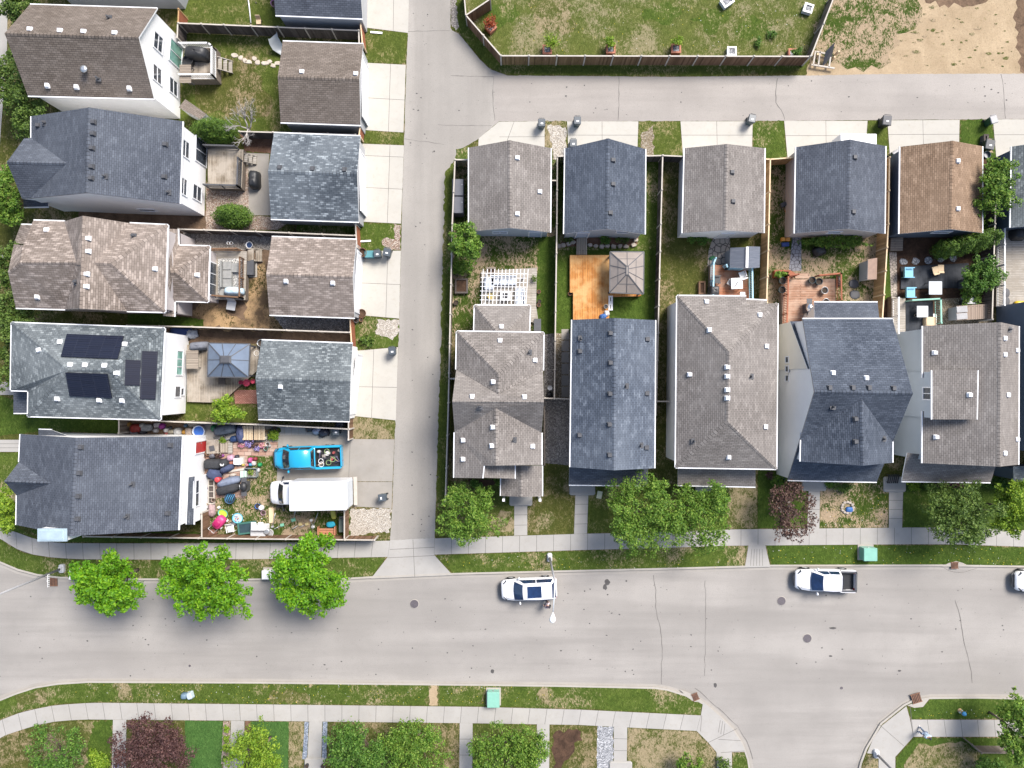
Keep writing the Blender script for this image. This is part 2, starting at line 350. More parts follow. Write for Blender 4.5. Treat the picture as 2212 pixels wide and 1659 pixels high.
def solarmat():
    t = NT('solar_cells'); uv = t.uv()
    b = t.add('ShaderNodeTexBrick'); t.l.new(uv, b.inputs['Vector']); b.offset = 0
    for k, x in (('Color1', (.008, .009, .018, 1)), ('Color2', (.01, .012, .024, 1)), ('Mortar', (.03, .032, .045, 1)), ('Scale', 1.), ('Mortar Size', .008), ('Brick Width', 1.), ('Row Height', .16)): b.inputs[k].default_value = x
    t.col(b.outputs['Color']); return t.done(.25, 0, .4)
M['solar'] = solarmat()
L_ = dict(
 maple=leafmat('bright_maple_leaves', (.06, .18, .006), (.125, .31, .01), (.25, .43, .018), .3), green=leafmat('green_leaves', (.06, .145, .014), (.125, .23, .026), (.26, .36, .06), .26),
 deep=leafmat('deep_green_leaves', (.04, .11, .014), (.085, .185, .024), (.19, .31, .055), .24), dull=leafmat('dull_green_leaves', (.05, .1, .018), (.1, .165, .028), (.19, .27, .055), .25),
 purple=leafmat('purple_leaves', (.05, .024, .024), (.1, .047, .045), (.19, .105, .09), .25), plum=leafmat('plum_leaves', (.05, .025, .022), (.12, .07, .055), (.21, .13, .1), .25),
 cedar=leafmat('cedar_foliage', (.035, .085, .01), (.085, .16, .018), (.16, .25, .03), .25), yell=leafmat('yellow_green_leaves', (.1, .2, .014), (.19, .3, .022), (.32, .42, .04), .28), red=leafmat('red_leaves', (.2, .03, .012), (.32, .06, .02), (.3, .12, .04), .3),
 purpf=leafmat('lilac_petals', (.2, .16, .4), (.36, .3, .6), (.6, .55, .75), .2), pinkf=leafmat('mixed_petals', (.4, .05, .15), (.6, .3, .4), (.7, .62, .3), .2))
# ------------------------------------------------------------------ builders: ground sheets
RJ = random.Random(5)
def rag(pts, a, step=.22):
    if not a: return pts
    step = max(step, a*1.3)
    out = []
    n = len(pts)
    for i in range(n):
        p, q = pts[i], pts[(i+1) % n]; d = q-p; L = d.length
        if L < 1e-6: continue
        k = max(1, int(L/step)); nn = Vector((-d.y, d.x, 0))/L
        out.append(p)
        for j in range(1, k): out.append(p+d*(j/k)+nn*RJ.uniform(-a, a))
    return out
ZC = [0]
def sheet(name, D, z, mt, ragg=0., label=None, cat=None, kind='structure'):
    ZC[0] += 1; z += ZC[0]*.00002
    b = MB(); pts = rag([P(x, y, z) for x, y in D], ragg)
    a = sum(p.x*q.y-q.x*p.y for p, q in zip(pts, pts[1:]+pts[:1]))
    b.face(pts if a > 0 else pts[::-1]); o = b.build(name, mt)
    return props(o, label, cat, None, kind)
def lerp2(poly, t):                                              # point at fraction t of a polyline
    ls = [(q-p).length for p, q in zip(poly, poly[1:])]; T = sum(ls)*t
    for (p, q), l in zip(zip(poly, poly[1:]), ls):
        if T <= l or q is poly[-1]: return p+(q-p)*min(1, T/max(l, 1e-9))
        T -= l
def strip(name, A, B, z, mt, slab=1.45, gap=.03, under=True):    # pavement between two edge polylines, cast in slabs
    A = [P(x, y, z) for x, y in A]; B = [P(x, y, z) for x, y in B]
    L = sum((q-p).length for p, q in zip(A, A[1:])); n = max(1, round(L/slab)); b = MB(); g = gap/2/L
    dz = Vector((0, 0, .006))
    for i in range(n):
        t0, t1 = i/n+g, (i+1)/n-g
        b.face([lerp2(B, t0), lerp2(B, t1), lerp2(A, t1), lerp2(A, t0)])
    for i in range(n*2): b.face([lerp2(B, i/n/2)-dz, lerp2(B, (i+1)/n/2)-dz, lerp2(A, (i+1)/n/2)-dz, lerp2(A, i/n/2)-dz], 1)
    for f in range(len(b.f)):
        p = [Vector(b.v[k]) for k in b.f[f]]
        if (p[1]-p[0]).cross(p[2]-p[0]).z < 0: b.f[f] = b.f[f][::-1]
    return props(b.build(name, [mt, M['joint']]), kind='structure')
def slabs(name, Q, us, vs, z, mt, gap=.03):                      # concrete pad split by joints at us, vs (0..1)
    q = [P(x, y, z) for x, y in Q]
    def at(u, v, dz=0): r = (q[0]*(1-u)+q[1]*u)*(1-v)+(q[3]*(1-u)+q[2]*u)*v; r.z -= dz; return r
    b = MB(); lu = max((q[1]-q[0]).length, .1); lv = max((q[3]-q[0]).length, .1)
    us = [0]+list(us)+[1]; vs = [0]+list(vs)+[1]
    for i in range(len(us)-1):
        for j in range(len(vs)-1):
            u0 = us[i]+(gap/2/lu if i else 0); u1 = us[i+1]-(gap/2/lu if i < len(us)-2 else 0)
            v0 = vs[j]+(gap/2/lv if j else 0); v1 = vs[j+1]-(gap/2/lv if j < len(vs)-2 else 0)
            b.face([at(u0, v1), at(u1, v1), at(u1, v0), at(u0, v0)])
    b.face([at(0, 1, .006), at(1, 1, .006), at(1, 0, .006), at(0, 0, .006)], 1)
    return props(b.build(name, [mt, M['joint']]), kind='structure')
def raised(name, D, mt, far=None, z=.12):                        # land standing one kerb above the street
    b = MB(); pts = [P(x, y, z) for x, y in D]
    a = sum(p.x*q.y-q.x*p.y for p, q in zip(pts, pts[1:]+pts[:1]))
    if a < 0: pts = pts[::-1]
    b.face(pts)
    for p, q in zip(pts, pts[1:]+pts[:1]): b.face([(p.x, p.y, -.04), (q.x, q.y, -.04), q, p])
    return props(b.build(name, mt), kind='structure')
def ribbon(name, D, w, z, mt, side=0, wob=0, kind='structure', label=None, cat=None, zt=None):
    pts = [P(x, y, z) for x, y in D]; b = MB(); ring = []
    if wob:
        fine = []
        for p, q in zip(pts, pts[1:]):
            k = max(2, int((q-p).length/.4))
            fine += [p+(q-p)*(i/k)+Vector((RJ.uniform(-wob, wob), RJ.uniform(-wob, wob), 0)) for i in range(k)]
        pts = fine+[pts[-1]]
    L, Rr = [], []
    for i, p in enumerate(pts):
        d = pts[min(i+1, len(pts)-1)]-pts[max(i-1, 0)]; d.z = 0; d.normalize(); n = Vector((-d.y, d.x, 0))
        ww = w*(RJ.uniform(.5, 1.3) if wob else 1)
        L.append(p+n*ww*(.5+side)); Rr.append(p-n*ww*(.5-side))
    for i in range(len(pts)-1):
        b.face([Rr[i], Rr[i+1], L[i+1], L[i]])
        if zt:
            for E in (L, Rr):
                lo = [Vector((p.x, p.y, zt)) for p in (E[i], E[i+1])]; b.face([lo[0], lo[1], E[i+1], E[i]])
    return props(b.build(name, mt), label, cat, None, kind)
# ------------------------------------------------------------------ builders: buildings
class House:
    def __init__(s, name, label, cat, px, py):
        l = P(px, py, 0); s.r = thing(name, label, cat, (l.x, l.y, 0)); s.walls = []; s.tops = []
    def part(s, b, name, mt, parent=None): return b.build(name, mt, parent or s.r)
    def block(s, faces, shm, wallm, ov=.3, walls=True, gut=True, cap=True, th=.13, zb=.05, rim=None):
        V = {}; pts = []; F = []
        for f in faces:
            ix = []
            for p in f:
                k = (p[0], p[1])
                if k not in V: V[k] = len(pts); pts.append(P(*p))
                ix.append(V[k])
            n = Vector((0, 0, 0))
            for i in range(len(ix)): n += (pts[ix[i]]-pts[ix[0]]).cross(pts[ix[(i+1) % len(ix)]]-pts[ix[0]])
            F.append(ix if n.z > 0 else ix[::-1])
        edges = {}
        for fi, f in enumerate(F):
            for a, c in zip(f, f[1:]+f[:1]): edges.setdefault((min(a, c), max(a, c)), []).append((fi, a, c))
        bd = [(e[0][1], e[0][2]) for e in edges.values() if len(e) == 1]
        b = MB(); NF = []
        for f in F:
            q = [pts[i] for i in f]; n = Vector((0, 0, 0))
            for i in range(1, len(q)-1): n += (q[i]-q[0]).cross(q[i+1]-q[0])
            n.normalize(); NF.append(n)
            dn = Vector((n.x, n.y, 0)); dn = dn.normalized() if dn.length > .02 else Vector((0, 1, 0))
            u = Vector((-dn.y, dn.x, 0)); dv = (dn-n*dn.dot(n)).normalized()
            for tri in tessellate_polygon([[Vector((p.x, p.y, 0)) for p in q]]):
                t3 = [q[i] for i in tri]
                if (t3[1]-t3[0]).cross(t3[2]-t3[0]).z < 0: t3 = t3[::-1]
                b.face(t3, 0, [(p.dot(u), p.dot(dv)) for p in t3]); s.tops.append((*t3, n))
                b.face([p-Vector((0, 0, th)) for p in t3[::-1]], 1)
        for a, c in bd:
            p, q = pts[a], pts[c]; d = Vector((0, 0, th)); b.face([p-d, q-d, q, p], 1)
        roof = s.part(b, 'roof', [shm, rim or M['trim']])
        if cap:
            b = MB()
            for (i, j), e in edges.items():
                if len(e) != 2: continue
                f1, f2 = e[0][0], e[1][0]
                c2 = sum((pts[k] for k in F[f2]), Vector())/len(F[f2])
                if NF[f1].dot(c2-pts[i]) > -.05: continue
                p, q = pts[i], pts[j]; d = (q-p).normalized(); w = .16
                for n, fi in ((NF[f1], f1), (NF[f2], f2)):
                    t = n.cross(d); c = sum((pts[k] for k in F[fi]), Vector())/len(F[fi])
                    if t.dot(c-p) < 0: t = -t
                    t = t*w+n*.015; up = Vector((0, 0, .025))
                    q4 = [p+up, q+up, q+t, p+t]
                    if (q4[1]-q4[0]).cross(q4[2]-q4[0]).z < 0: q4 = q4[::-1]
                    L = (q-p).length
                    def g(x): return (w if (x-p).cross(d).length > .05 else 0, (x-p).dot(d)*.55)
                    b.face(q4, 0, [g(x) for x in q4])
            if b.f: s.part(b, 'ridge_cap', shm, roof)
        if gut:
            zmin = min(p.z for p in pts)
            for a, c in bd:
                p, q = pts[a], pts[c]
                if abs(p.z-q.z) < .12 and (q-p).length > .8:
                    d = (q-p); o = Vector((d.y, -d.x, 0)).normalized()*.042
                    b = MB(); b.beam(p+o+Vector((0, 0, -.01)), q+o+Vector((0, 0, -.01)), .08, .11); s.part(b, 'gutter', M['trim'], roof)
        if walls:
            xs = [p.x for p in pts]; ys = [p.y for p in pts]
            cx, cy = (min(xs)+max(xs))/2, (min(ys)+max(ys))/2
            kx = 1-2*ov/(max(xs)-min(xs)); ky = 1-2*ov/(max(ys)-min(ys))
            b = MB()
            for a, c in bd:
                A, B = [Vector((cx+(pts[i].x-cx)*kx, cy+(pts[i].y-cy)*ky, pts[i].z-th-.01)) for i in (a, c)]
                q = [Vector((A.x, A.y, zb)), Vector((B.x, B.y, zb)), B, A]; b.face(q); s.walls.append(q)
            s.part(b, 'wall', wallm)
        return roof
    def hit(s, px, py, tris):
        o = Vector((0, 0, H)); d = (P(px, py, 0)-o); best = None
        for t in tris:
            h = intersect_ray_tri(t[0], t[1], t[2], d, o, True)
            if h is not None and (best is None or h.z > best[0].z): best = (h, t[3])
        return best
    def whit(s, px, py):
        T = []
        for q in s.walls:
            n = (q[1]-q[0]).cross(q[3]-q[0]).normalized(); T += [(q[0], q[1], q[2], n), (q[0], q[2], q[3], n)]
        best = None; o = Vector((0, 0, H)); d = (P(px, py, 0)-o)
        for t in T:
            h = intersect_ray_tri(t[0], t[1], t[2], d, o, True)
            if h is not None and t[3].dot(d) < 0 and (best is None or h.z > best[0].z): best = (h, t[3])
        return best
    def vents(s, roof, pts, kind='white'):
        mt = M['trim'] if kind == 'white' else M['dgrey']
        for px, py in pts:
            h = s.hit(px, py, s.tops)
            if not h: print('MISS vent', px, py); continue
            p, n = h; a = math.atan2(n.y, n.x) if abs(n.x)+abs(n.y) > .05 else 0
            b = MB()
            if kind == 'pipe':
                b.box((p.x, p.y, p.z-.02), (.42, .42, .05), a); b.lathe((p.x, p.y, p.z), [(.13, 0), (.07, .12), (.06, .42)], 8); s.part(b, 'vent_pipe', M['dgrey'], roof)
            else:
                b.box((p.x, p.y, p.z-.06), (.4, .36, .1), a); b.box((p.x, p.y, p.z+.04), (.33, .31, .15), a, 0, .82); s.part(b, 'roof_vent', mt, roof)
    def window(s, px, py, w, h, mull=1, frame='trim', pane='glass', name='window', horiz=False):
        q = s.whit(px, py)
        if not q: print('MISS window', px, py, s.r.name); return
        p, n = q; n = Vector((n.x, n.y, 0)).normalized(); t = Vector((-n.y, n.x, 0)); u = Vector((0, 0, 1))
        zc = min(max(p.z, .2+h/2), 99); p = Vector((p.x, p.y, zc))
        def bar(b, c, a, v, d, m=0):
            rows = []
            for z in (-v/2, v/2): rows.append([c+t*x+n*y+u*z for x, y in ((-a/2, 0), (a/2, 0), (a/2, d), (-a/2, d))])
            b.grid(rows, m, sm=False)
        b = MB(); fw = .09
        bar(b, p+u*(h/2+fw/2), w+2*fw, fw, .07); bar(b, p-u*(h/2+fw/2), w+2*fw, fw, .09)
        bar(b, p-t*(w/2+fw/2), fw, h, .07); bar(b, p+t*(w/2+fw/2), fw, h, .07)
        for k in range(mull): 
            if horiz: bar(b, p+u*(-h/2+h*(k+1)/(mull+1)), w, .06, .06)
            else: bar(b, p+t*(-w/2+w*(k+1)/(mull+1)), .06, h, .06)
        f = s.part(b, name, M[frame]); b = MB(); bar(b, p+n*.012, w, h, .02); s.part(b, 'pane', M[pane], f)
    def door(s, px, py, w, h, mt, name='door', handle=True):
        q = s.whit(px, py)
        if not q: print('MISS door', px, py, s.r.name); return
        p, n = q; n = Vector((n.x, n.y, 0)).normalized(); t = Vector((-n.y, n.x, 0)); p = Vector((p.x, p.y, .12))
        def bar(b, x0, x1, z0, z1, d): b.grid([[p+t*x+n*y+Vector((0, 0, z)) for x, y in ((x0, .0), (x1, .0), (x1, d), (x0, d))] for z in (z0, z1)], sm=False)
        b = MB(); bar(b, -w/2-.1, -w/2, 0, h+.1, .07); bar(b, w/2, w/2+.1, 0, h+.1, .07); bar(b, -w/2, w/2, h, h+.1, .07)
        s.part(b, name+'_frame', M['trim']); b = MB(); k = 4 if name == 'garage_door' else 1
        for i in range(k): bar(b, -w/2+.005, w/2-.005, h*i/k+.005, h*(i+1)/k-.012, .035)
        o = s.part(b, name, mt)
        if handle: b = MB(); bar(b, w/2-.16, w/2-.1, .95, 1.05, .09); s.part(b, 'handle', M['steel'], o)
def gable(nw, ne, se, sw, ra, rb, ze=2.75, zr=4.1, ns=True):
    """ns: ridge runs up and down the plan (ra top end, rb bottom end); else ra left end, rb right end."""
    nw, ne, se, sw = [(x, y, ze) for x, y in (nw, ne, se, sw)]; ra = (*ra, zr); rb = (*rb, zr)
    if ns: return [[nw, ra, rb, sw], [ra, ne, se, rb]]
    return [[nw, ne, rb, ra], [ra, rb, se, sw]]
# ------------------------------------------------------------------ builders: fences, decks
def fence(label, runs, h=1.75, mt='f_grey', cap='f_cap', post=2.4, name='wooden_fence', group=None, zg=.12):
    c = P(*runs[0][0], h); r = thing(name, label, 'fence', (c.x, c.y, zg), 0, group)
    bp, bc = MB(), MB(); seen = []
    for run in runs:
        pts = [P(x, y, h) for x, y in run]
        for p, q in zip(pts, pts[1:]):
            d = q-p; L = d.length; n = max(1, int(L/.15)); t = d/L; rz = math.atan2(d.y, d.x)
            for i in range(n):
                m = p+d*((i+.5)/n); bp.box((m.x, m.y, zg+.03), (L/n-.012, .022, h-zg-.08-RJ.uniform(0, .015)), rz)
            bc.beam(p+Vector((0, 0, .03)), q+Vector((0, 0, .03)), .1, .04)
            k = max(1, round(L/post))
            for i in range(k+1):
                m = p+d*(i/k)
                if all((m-s_).length > .5 for s_ in seen):
                    seen.append(m.copy()); b = MB(); b.box((m.x, m.y, zg), (.1, .1, h-zg+.08), rz); b.box((m.x, m.y, h+.08), (.15, .15, .05), rz, 0, .6); b.build('post', M[cap], r)
    bp.build('board_panel', M[mt], r); bc.build('top_rail', M[cap], r)
    return r
def railing(r, pts, zf, h=.95, mt='white', bal=.14, name='railing'):
    b = MB(); pts = [Vector((p[0], p[1], zf)) for p in pts]
    for p, q in zip(pts, pts[1:]):
        d = q-p; L = d.length
        b.beam(p+Vector((0, 0, h)), q+Vector((0, 0, h)), .12, .05); b.beam(p+Vector((0, 0, .14)), q+Vector((0, 0, .14)), .05, .05)
        n = int(L/bal)
        for i in range(1, n): m = p+d*(i/n); b.box((m.x, m.y, zf+.12), (.045, .045, h-.15))
        k = max(1, round(L/1.8))
        for i in range(k+1): m = p+d*(i/k); b.box((m.x, m.y, zf), (.1, .1, h+.06))
    return b.build(name, M[mt], r)
def deck(label, D, z, mt, skirt='f_grey', rails=(), railm='white', stairs=None, name='deck', cat='deck', rh=.95, zg=.12):
    pts = [P(x, y, z) for x, y in D]; c = sum(pts, Vector())/len(pts)
    r = thing(name, label, cat, (c.x, c.y, zg))
    a = sum(p.x*q.y-q.x*p.y for p, q in zip(pts, pts[1:]+pts[:1]))
    if a < 0: pts = pts[::-1]
    b = MB(); b.face(pts); b.face([p-Vector((0, 0, .04)) for p in pts[::-1]])
    for p, q in zip(pts, pts[1:]+pts[:1]): b.face([p-Vector((0, 0, .04)), q-Vector((0, 0, .04)), q, p])
    b.build('floor', M[mt], r)
    b = MB()
    for p, q in zip(pts, pts[1:]+pts[:1]):
        n = Vector((p.y-q.y, q.x-p.x, 0)).normalized()*.03; b.beam(p+n-Vector((0, 0, .045)), q+n-Vector((0, 0, .045)), .04, max(.05, z-.06-zg))
    b.build('skirt_board', M[skirt], r)
    for rl in rails: railing(r, [P(x, y, z) for x, y in rl], z, rh, railm)
    if stairs:
        for (D0, D1, out, n, mm) in stairs:
            p, q = P(*D0, z), P(*D1, z); o = P(*out, z)-(p+q)/2; o.z = 0; L = o.length; o.normalize()
            b = MB(); st = L/n
            for i in range(n):
                zz = zg+(z-zg)*(n-i)/(n+1)
                m0, m1 = p+o*(st*(i+.5)), q+o*(st*(i+.5)); m0.z = m1.z = zz; b.beam(m0, m1, st*.92, .05)
            for e in (p, q):
                b.beam(e+Vector((0, 0, -.05)), e+o*L+Vector((0, 0, -(z-zg)*.75)), .05, .2)
            b.build('stairs', M[mm], r)
    return r
# ------------------------------------------------------------------ builders: plants
def leaves(rnd, centers, radii, n, size, asp=.55, up=.5, shell=.55):
    rs = np.random.RandomState(rnd.randint(0, 10**6)); centers = np.array(centers); radii = np.array(radii)
    w = (radii[:, 0]*radii[:, 1]+.02); idx = rs.choice(len(centers), n, p=w/w.sum())
    d = rs.normal(size=(n, 3)); d /= np.linalg.norm(d, axis=1)[:, None]; d[:, 2] = np.where(d[:, 2] < -.3, -d[:, 2], d[:, 2])
    rr = (shell+(1-shell)*rs.rand(n))**.6*(1+.22*rs.normal(size=n)*(rs.rand(n) < .25))
    c = centers[idx]+d*radii[idx]*rr[:, None]
    nn = d*.6+rs.normal(size=(n, 3))*.55; nn[:, 2] += up; nn /= np.linalg.norm(nn, axis=1)[:, None]
    t = rs.normal(size=(n, 3)); t -= (t*nn).sum(1)[:, None]*nn; t /= np.linalg.norm(t, axis=1)[:, None]; u = np.cross(nn, t)
    s = (size*(.6+.8*rs.rand(n)))[:, None]
    drp = np.array([0, 0, -.12])*s
    v = np.stack([c-t*s*.5, c+u*s*asp*.5, c+t*s*.5+drp, c-u*s*asp*.5], 1).reshape(-1, 3)
    return v, np.arange(n*4).reshape(-1, 4)
def mesh_np(name, v, f, mt, parent, off):
    me = bpy.data.meshes.new(name); me.from_pydata((v-np.array(off)).tolist(), [], f.tolist()); me.materials.append(mt); me.update()
    o = bpy.data.objects.new(name, me); COL.objects.link(o); o.parent = parent; ROOT[o.name] = parent
    return o
def tree(name, label, px, py, rx, ry, zc, hz, leaf, n=5000, size=.22, seed=1, cat='tree', lumps=26, lr=.34, group=None, trunk=True, zg=.12, up=.5, asp=.55, fill=.5, bark='bark', stems=1, base=None, tuft=.36):
    """crown centred on plan point px, py at height zc; rx, ry plan radii, hz half height in metres"""
    rnd = random.Random(seed); c = P(px, py, zc+.4*hz); c.z = zc; k = S*(H-zc-.4*hz)/H; a, b_ = rx*k, ry*k
    bs = P(*base, zg) if base else Vector((c.x, c.y, zg))
    r = thing(name, label, cat, (bs.x, bs.y, zg), 0, group)
    C, Rd = [], []
    for i in range(lumps):
        if i < lumps*fill*.5: d = Vector((rnd.uniform(-.4, .4), rnd.uniform(-.4, .4), rnd.uniform(-.2, .7)))
        else:
            t = rnd.uniform(0, 6.283) if i % 2 else 6.283*i/lumps; e = rnd.uniform(-.35, .75); d = Vector((math.cos(t)*math.cos(e), math.sin(t)*math.cos(e), math.sin(e)))*rnd.uniform(.62, .86)*(1.1*rnd.uniform(.82, 1.12) if lr < .28 else 1)
        q = lr*rnd.uniform(.7, 1.25)
        C.append((c.x+d.x*a, c.y+d.y*b_, c.z+d.z*hz)); Rd.append((a*q, b_*q, max(hz*q*.85, .1)))
    T, TR = [], []; nt = int(90+a*b_*14)                          # tufts of leaves on the lobes, with gaps between them
    for i in range(nt):
        j = i % lumps; th = rnd.uniform(0, 6.283); sp = rnd.uniform(-.25, 1); w_ = math.sqrt(max(0, 1-sp*sp)); q = rnd.uniform(.75, 1.12)
        T.append((C[j][0]+Rd[j][0]*w_*math.cos(th)*q, C[j][1]+Rd[j][1]*w_*math.sin(th)*q, C[j][2]+Rd[j][2]*sp*q)); e = rnd.uniform(.7, 1.35)*tuft*min(1, .35+.25*min(a, b_)); TR.append((e, e, e*.8))
    v, f = leaves(rnd, T, TR, int(n*.8), size, asp, up, .3); v2, f2 = leaves(rnd, C, [(x*.8, y*.8, z*.75) for x, y, z in Rd], int(n*.3), size, asp, up)
    f = np.concatenate([f, f2+len(v)]); v = np.concatenate([v, v2])
    v[:, 2] = np.maximum(v[:, 2], zg+.04)
    mesh_np('crown', v, f, L_[leaf], r, r.location)
    if trunk:
        b = MB(); fork = Vector((bs.x, bs.y, max(zg+.25, (c.z-hz*.75)*.8)))
        rad = .035*min(a, b_)+.03
        b.tube([bs, (bs+fork)/2+Vector((.02, .03, 0)), fork], [rad*1.3, rad, rad*.85], 8)
        for i in range(0, lumps, max(1, lumps//9)):
            e = Vector(C[i]); mid = fork+(e-fork)*.5+Vector((rnd.uniform(-.1, .1)*a, rnd.uniform(-.1, .1)*b_, .08*hz)); b.tube([fork, mid, e], [rad*.6, rad*.38, rad*.14], 5)
        b.build('trunk', M[bark], r)
    return r
def conifer(name, label, base, h, w, leaf='cedar', n=3500, seed=1, lean=(0, 0), cat='shrub', size=.16, group=None, wy=None):
    rnd = random.Random(seed); b0 = P(*base, .12); r = thing(name, label, cat, b0, 0, group); C, Rd = [], []
    wy = wy or w
    for i in range(34):
        t = i/33; e = (math.sin(math.pi*min(1, (t*.86+.16))))**.7; ang = i*2.4
        o = w*.5*e*.62
        C.append((b0.x+math.cos(ang)*o, b0.y+math.sin(ang)*o*wy/w, .15+h*.93*t)); Rd.append((w*.25*e+.04, wy*.25*e+.04, h*.1))
    v, f = leaves(rnd, C, Rd, n, size, .4, .9); mesh_np('foliage', v, f, L_[leaf], r, r.location)
    b = MB(); b.tube([b0, b0+Vector((0, 0, h*.6))], [.06, .03], 6); b.build('trunk', M['bark'], r)
    return r
def bush(name, label, px, py, rx, ry, h, leaf, n=900, size=.14, seed=1, cat='shrub', group=None, zg=.12, lumps=10):
    return tree(name, label, px, py, rx, ry, zg+h*.5, h*.5, leaf, n, size, seed, cat, lumps, .42, group, True, zg, .6, .6, .5)
# ================================================================== THE GROUND
FAR = 14000
b = MB(); b.face([(-600, -600, -.05), (600, -600, -.05), (600, 600, -.05), (-600, 600, -.05)]); props(b.build('ground', M['g_mid']), kind='structure')
sheet('street', [(-FAR, 900), (FAR, 900), (FAR, 1800), (1900, 1800), (1900, 6000), (1560, 6000), (1560, 1800), (-FAR, 1800)], 0., M['asph'])
NK = [(-FAR, 900), (-400, 1010), (-120, 1140), (-40, 1196), (0, 1217), (38, 1233), (80, 1244), (130, 1250), (280, 1253.5), (520, 1254), (745, 1252.5), (803, 1249), (976, 1242), (1200, 1236.5), (1451, 1230.5), (1610, 1226), (1664, 1224), (2034, 1223.5), (2212, 1226), (FAR, 1226)]
raised('north_block', NK+[(FAR, -FAR), (-FAR, -FAR)], M['g_front'])
SK = [(-FAR, 1700), (-300, 1590), (-60, 1530), (0, 1510), (32, 1497), (75, 1483), (125, 1475), (190, 1471), (553, 1472.5), (1037, 1477.5), (1200, 1479.5), (1414, 1484), (1442, 1488), (1478, 1499), (1502, 1508), (1530.5, 1524), (1556, 1546), (1586, 1575), (1606, 1606), (1618, 1640), (1624, 1680), (1628, 6000)]
raised('south_block', SK+[(-FAR, 6000)], M['g_front'])
EK = [(1849, 6000), (1851, 1680), (1858, 1648), (1870, 1616), (1902, 1562), (1952, 1522), (1972, 1512), (2009, 1506), (2109, 1505), (2212, 1507), (FAR, 1507)]
raised('south_east_block', EK+[(FAR, 6000)], M['g_front'])
for K, sd in ((NK[2:-1]+[(3000, 1226)], -1), (SK[1:-1]+[(1626, 1900)], 1), ([(1849, 1900)]+EK[1:-1]+[(3000, 1507)], 1)):
    ribbon('kerb', K, .16, .135, M['kerb'], -.5*sd, zt=.004)
    ribbon('gutter_pan', K, .24, .006, M['gutter'], .56*sd)
# lanes
LANE = [(884, -900), (975, -900), (973, 60), (977, 66), (990, 72), (1012, 98), (1036, 128), (1060, 150), (1095, 163), (1452, 166), (1760, 163), (1900, 160), (2212, 159), (3200, 156), (3200, 252), (2212, 257), (1660, 261), (1078, 262), (1033, 300), (1003, 318), (978, 352), (964, 400), (961, 430), (958, 600), (952, 790), (948.5, 864), (944, 1010), (939, 1162), (842.5, 1167), (847.5, 1095), (855, 864), (860, 760), (866, 560), (870, 380), (873, 310), (878, 140), (882, 40)]
sheet('back_lane', LANE, .127, M['lane'], .02)
sheet('back_lane', [(1067, 152), (1095, 163), (1452, 166), (1760, 163), (1900, 160), (2212, 159), (3200, 156), (3200, 252), (2212, 257), (1660, 261), (1078, 262), (1068, 268)], .1286, M['lane2'], .02)
sheet('lane_apron', [(842.5, 1167), (939, 1162), (938, 1199), (978, 1242.5), (801, 1250), (837, 1204)], .133, M['conc'])
for D in ([(892, 1166), (896, 1247)], [(842, 1187), (938, 1182)], [(838, 1205), (938, 1200)]): ribbon('joint_line', D, .035, .1365, M['crack'])
# pavements
strip('sidewalk', [(-60, 1095), (0, 1141), (28, 1147), (54, 1157), (83, 1167), (122, 1173), (173, 1173.5), (380, 1174), (620, 1172), (842.5, 1168)], [(-60, 1135), (0, 1163), (22, 1178), (48, 1192), (76, 1199), (118, 1205), (173, 1208), (380, 1209), (620, 1207), (838, 1203)], .14, M['conc'])
strip('sidewalk', [(938.5, 1163), (1261, 1153), (1451, 1149.5), (1580, 1143.5), (1970, 1139.5), (2070, 1140), (2300, 1149)], [(938, 1198), (1261, 1188), (1451, 1183), (1552, 1179), (1970, 1175.5), (2070, 1176), (2300, 1184)], .14, M['conc'])
strip('sidewalk', [(-60, 1590), (0, 1556), (50, 1537), (120, 1523), (200, 1518), (553, 1521.5), (1037, 1527), (1252, 1533), (1514, 1545.5)], [(-50, 1625), (0, 1592), (75, 1567), (120, 1558.5), (175, 1554), (553, 1557), (1037, 1562.5), (1252, 1566), (1505, 1579)], .14, M['conc'])
strip('sidewalk', [(1967, 1554.5), (2212, 1555), (2400, 1556)], [(1973, 1591.5), (2212, 1591.5), (2400, 1592)], .14, M['conc'])
sheet('corner_pavement', [(1514, 1545.5), (1519, 1516), (1528, 1524), (1553, 1546), (1583, 1576), (1603, 1607), (1609, 1624), (1581, 1625), (1581, 1700), (1549, 1700), (1548, 1625), (1529, 1603), (1505, 1579)], .14, M['conc'])
sheet('corner_pavement', [(1873, 1627), (1886, 1596), (1906, 1566.5), (1958, 1525.5), (1966, 1554.5), (1973, 1591.5), (1934, 1635), (1934, 1700), (1898, 1700), (1898, 1630)], .14, M['conc'])
sheet('drain_apron', [(1468, 1489), (1484, 1495), (1510, 1508), (1519, 1516), (1500, 1516), (1484, 1506)], .139, M['kerb']); sheet('drain_apron', [(1960, 1524), (2000, 1508), (2009, 1508), (1994, 1527), (1975, 1529)], .139, M['kerb']); sheet('drain_apron', [(2034, 1224), (2050, 1216), (2066, 1212), (2080, 1216), (2096, 1224)], .139, M['kerb'])
for D in ([(1516, 1545), (1513, 1580)], [(1592, 1574), (1530, 1604)], [(1557, 1626), (1608, 1622)], [(1898, 1564), (1953, 1612)], [(1966, 1524), (1973, 1592)], [(1556, 1556), (1552, 1582)], [(1552, 1597), (1600, 1600)], [(1561, 1558), (1557, 1586)], [(1566, 1563), (1563, 1588)]): ribbon('joint_line', D, .035, .1435, M['crack'])
sheet('kerb_ramp', [(1617, 1177), (1653, 1176.5), (1664, 1224.5), (1609, 1226)], .139, M['conc'])
for i in range(5): ribbon('joint_line', [(1624+i*5.6, 1186), (1621+i*6.6, 1222)], .03, .1425, M['crack'])
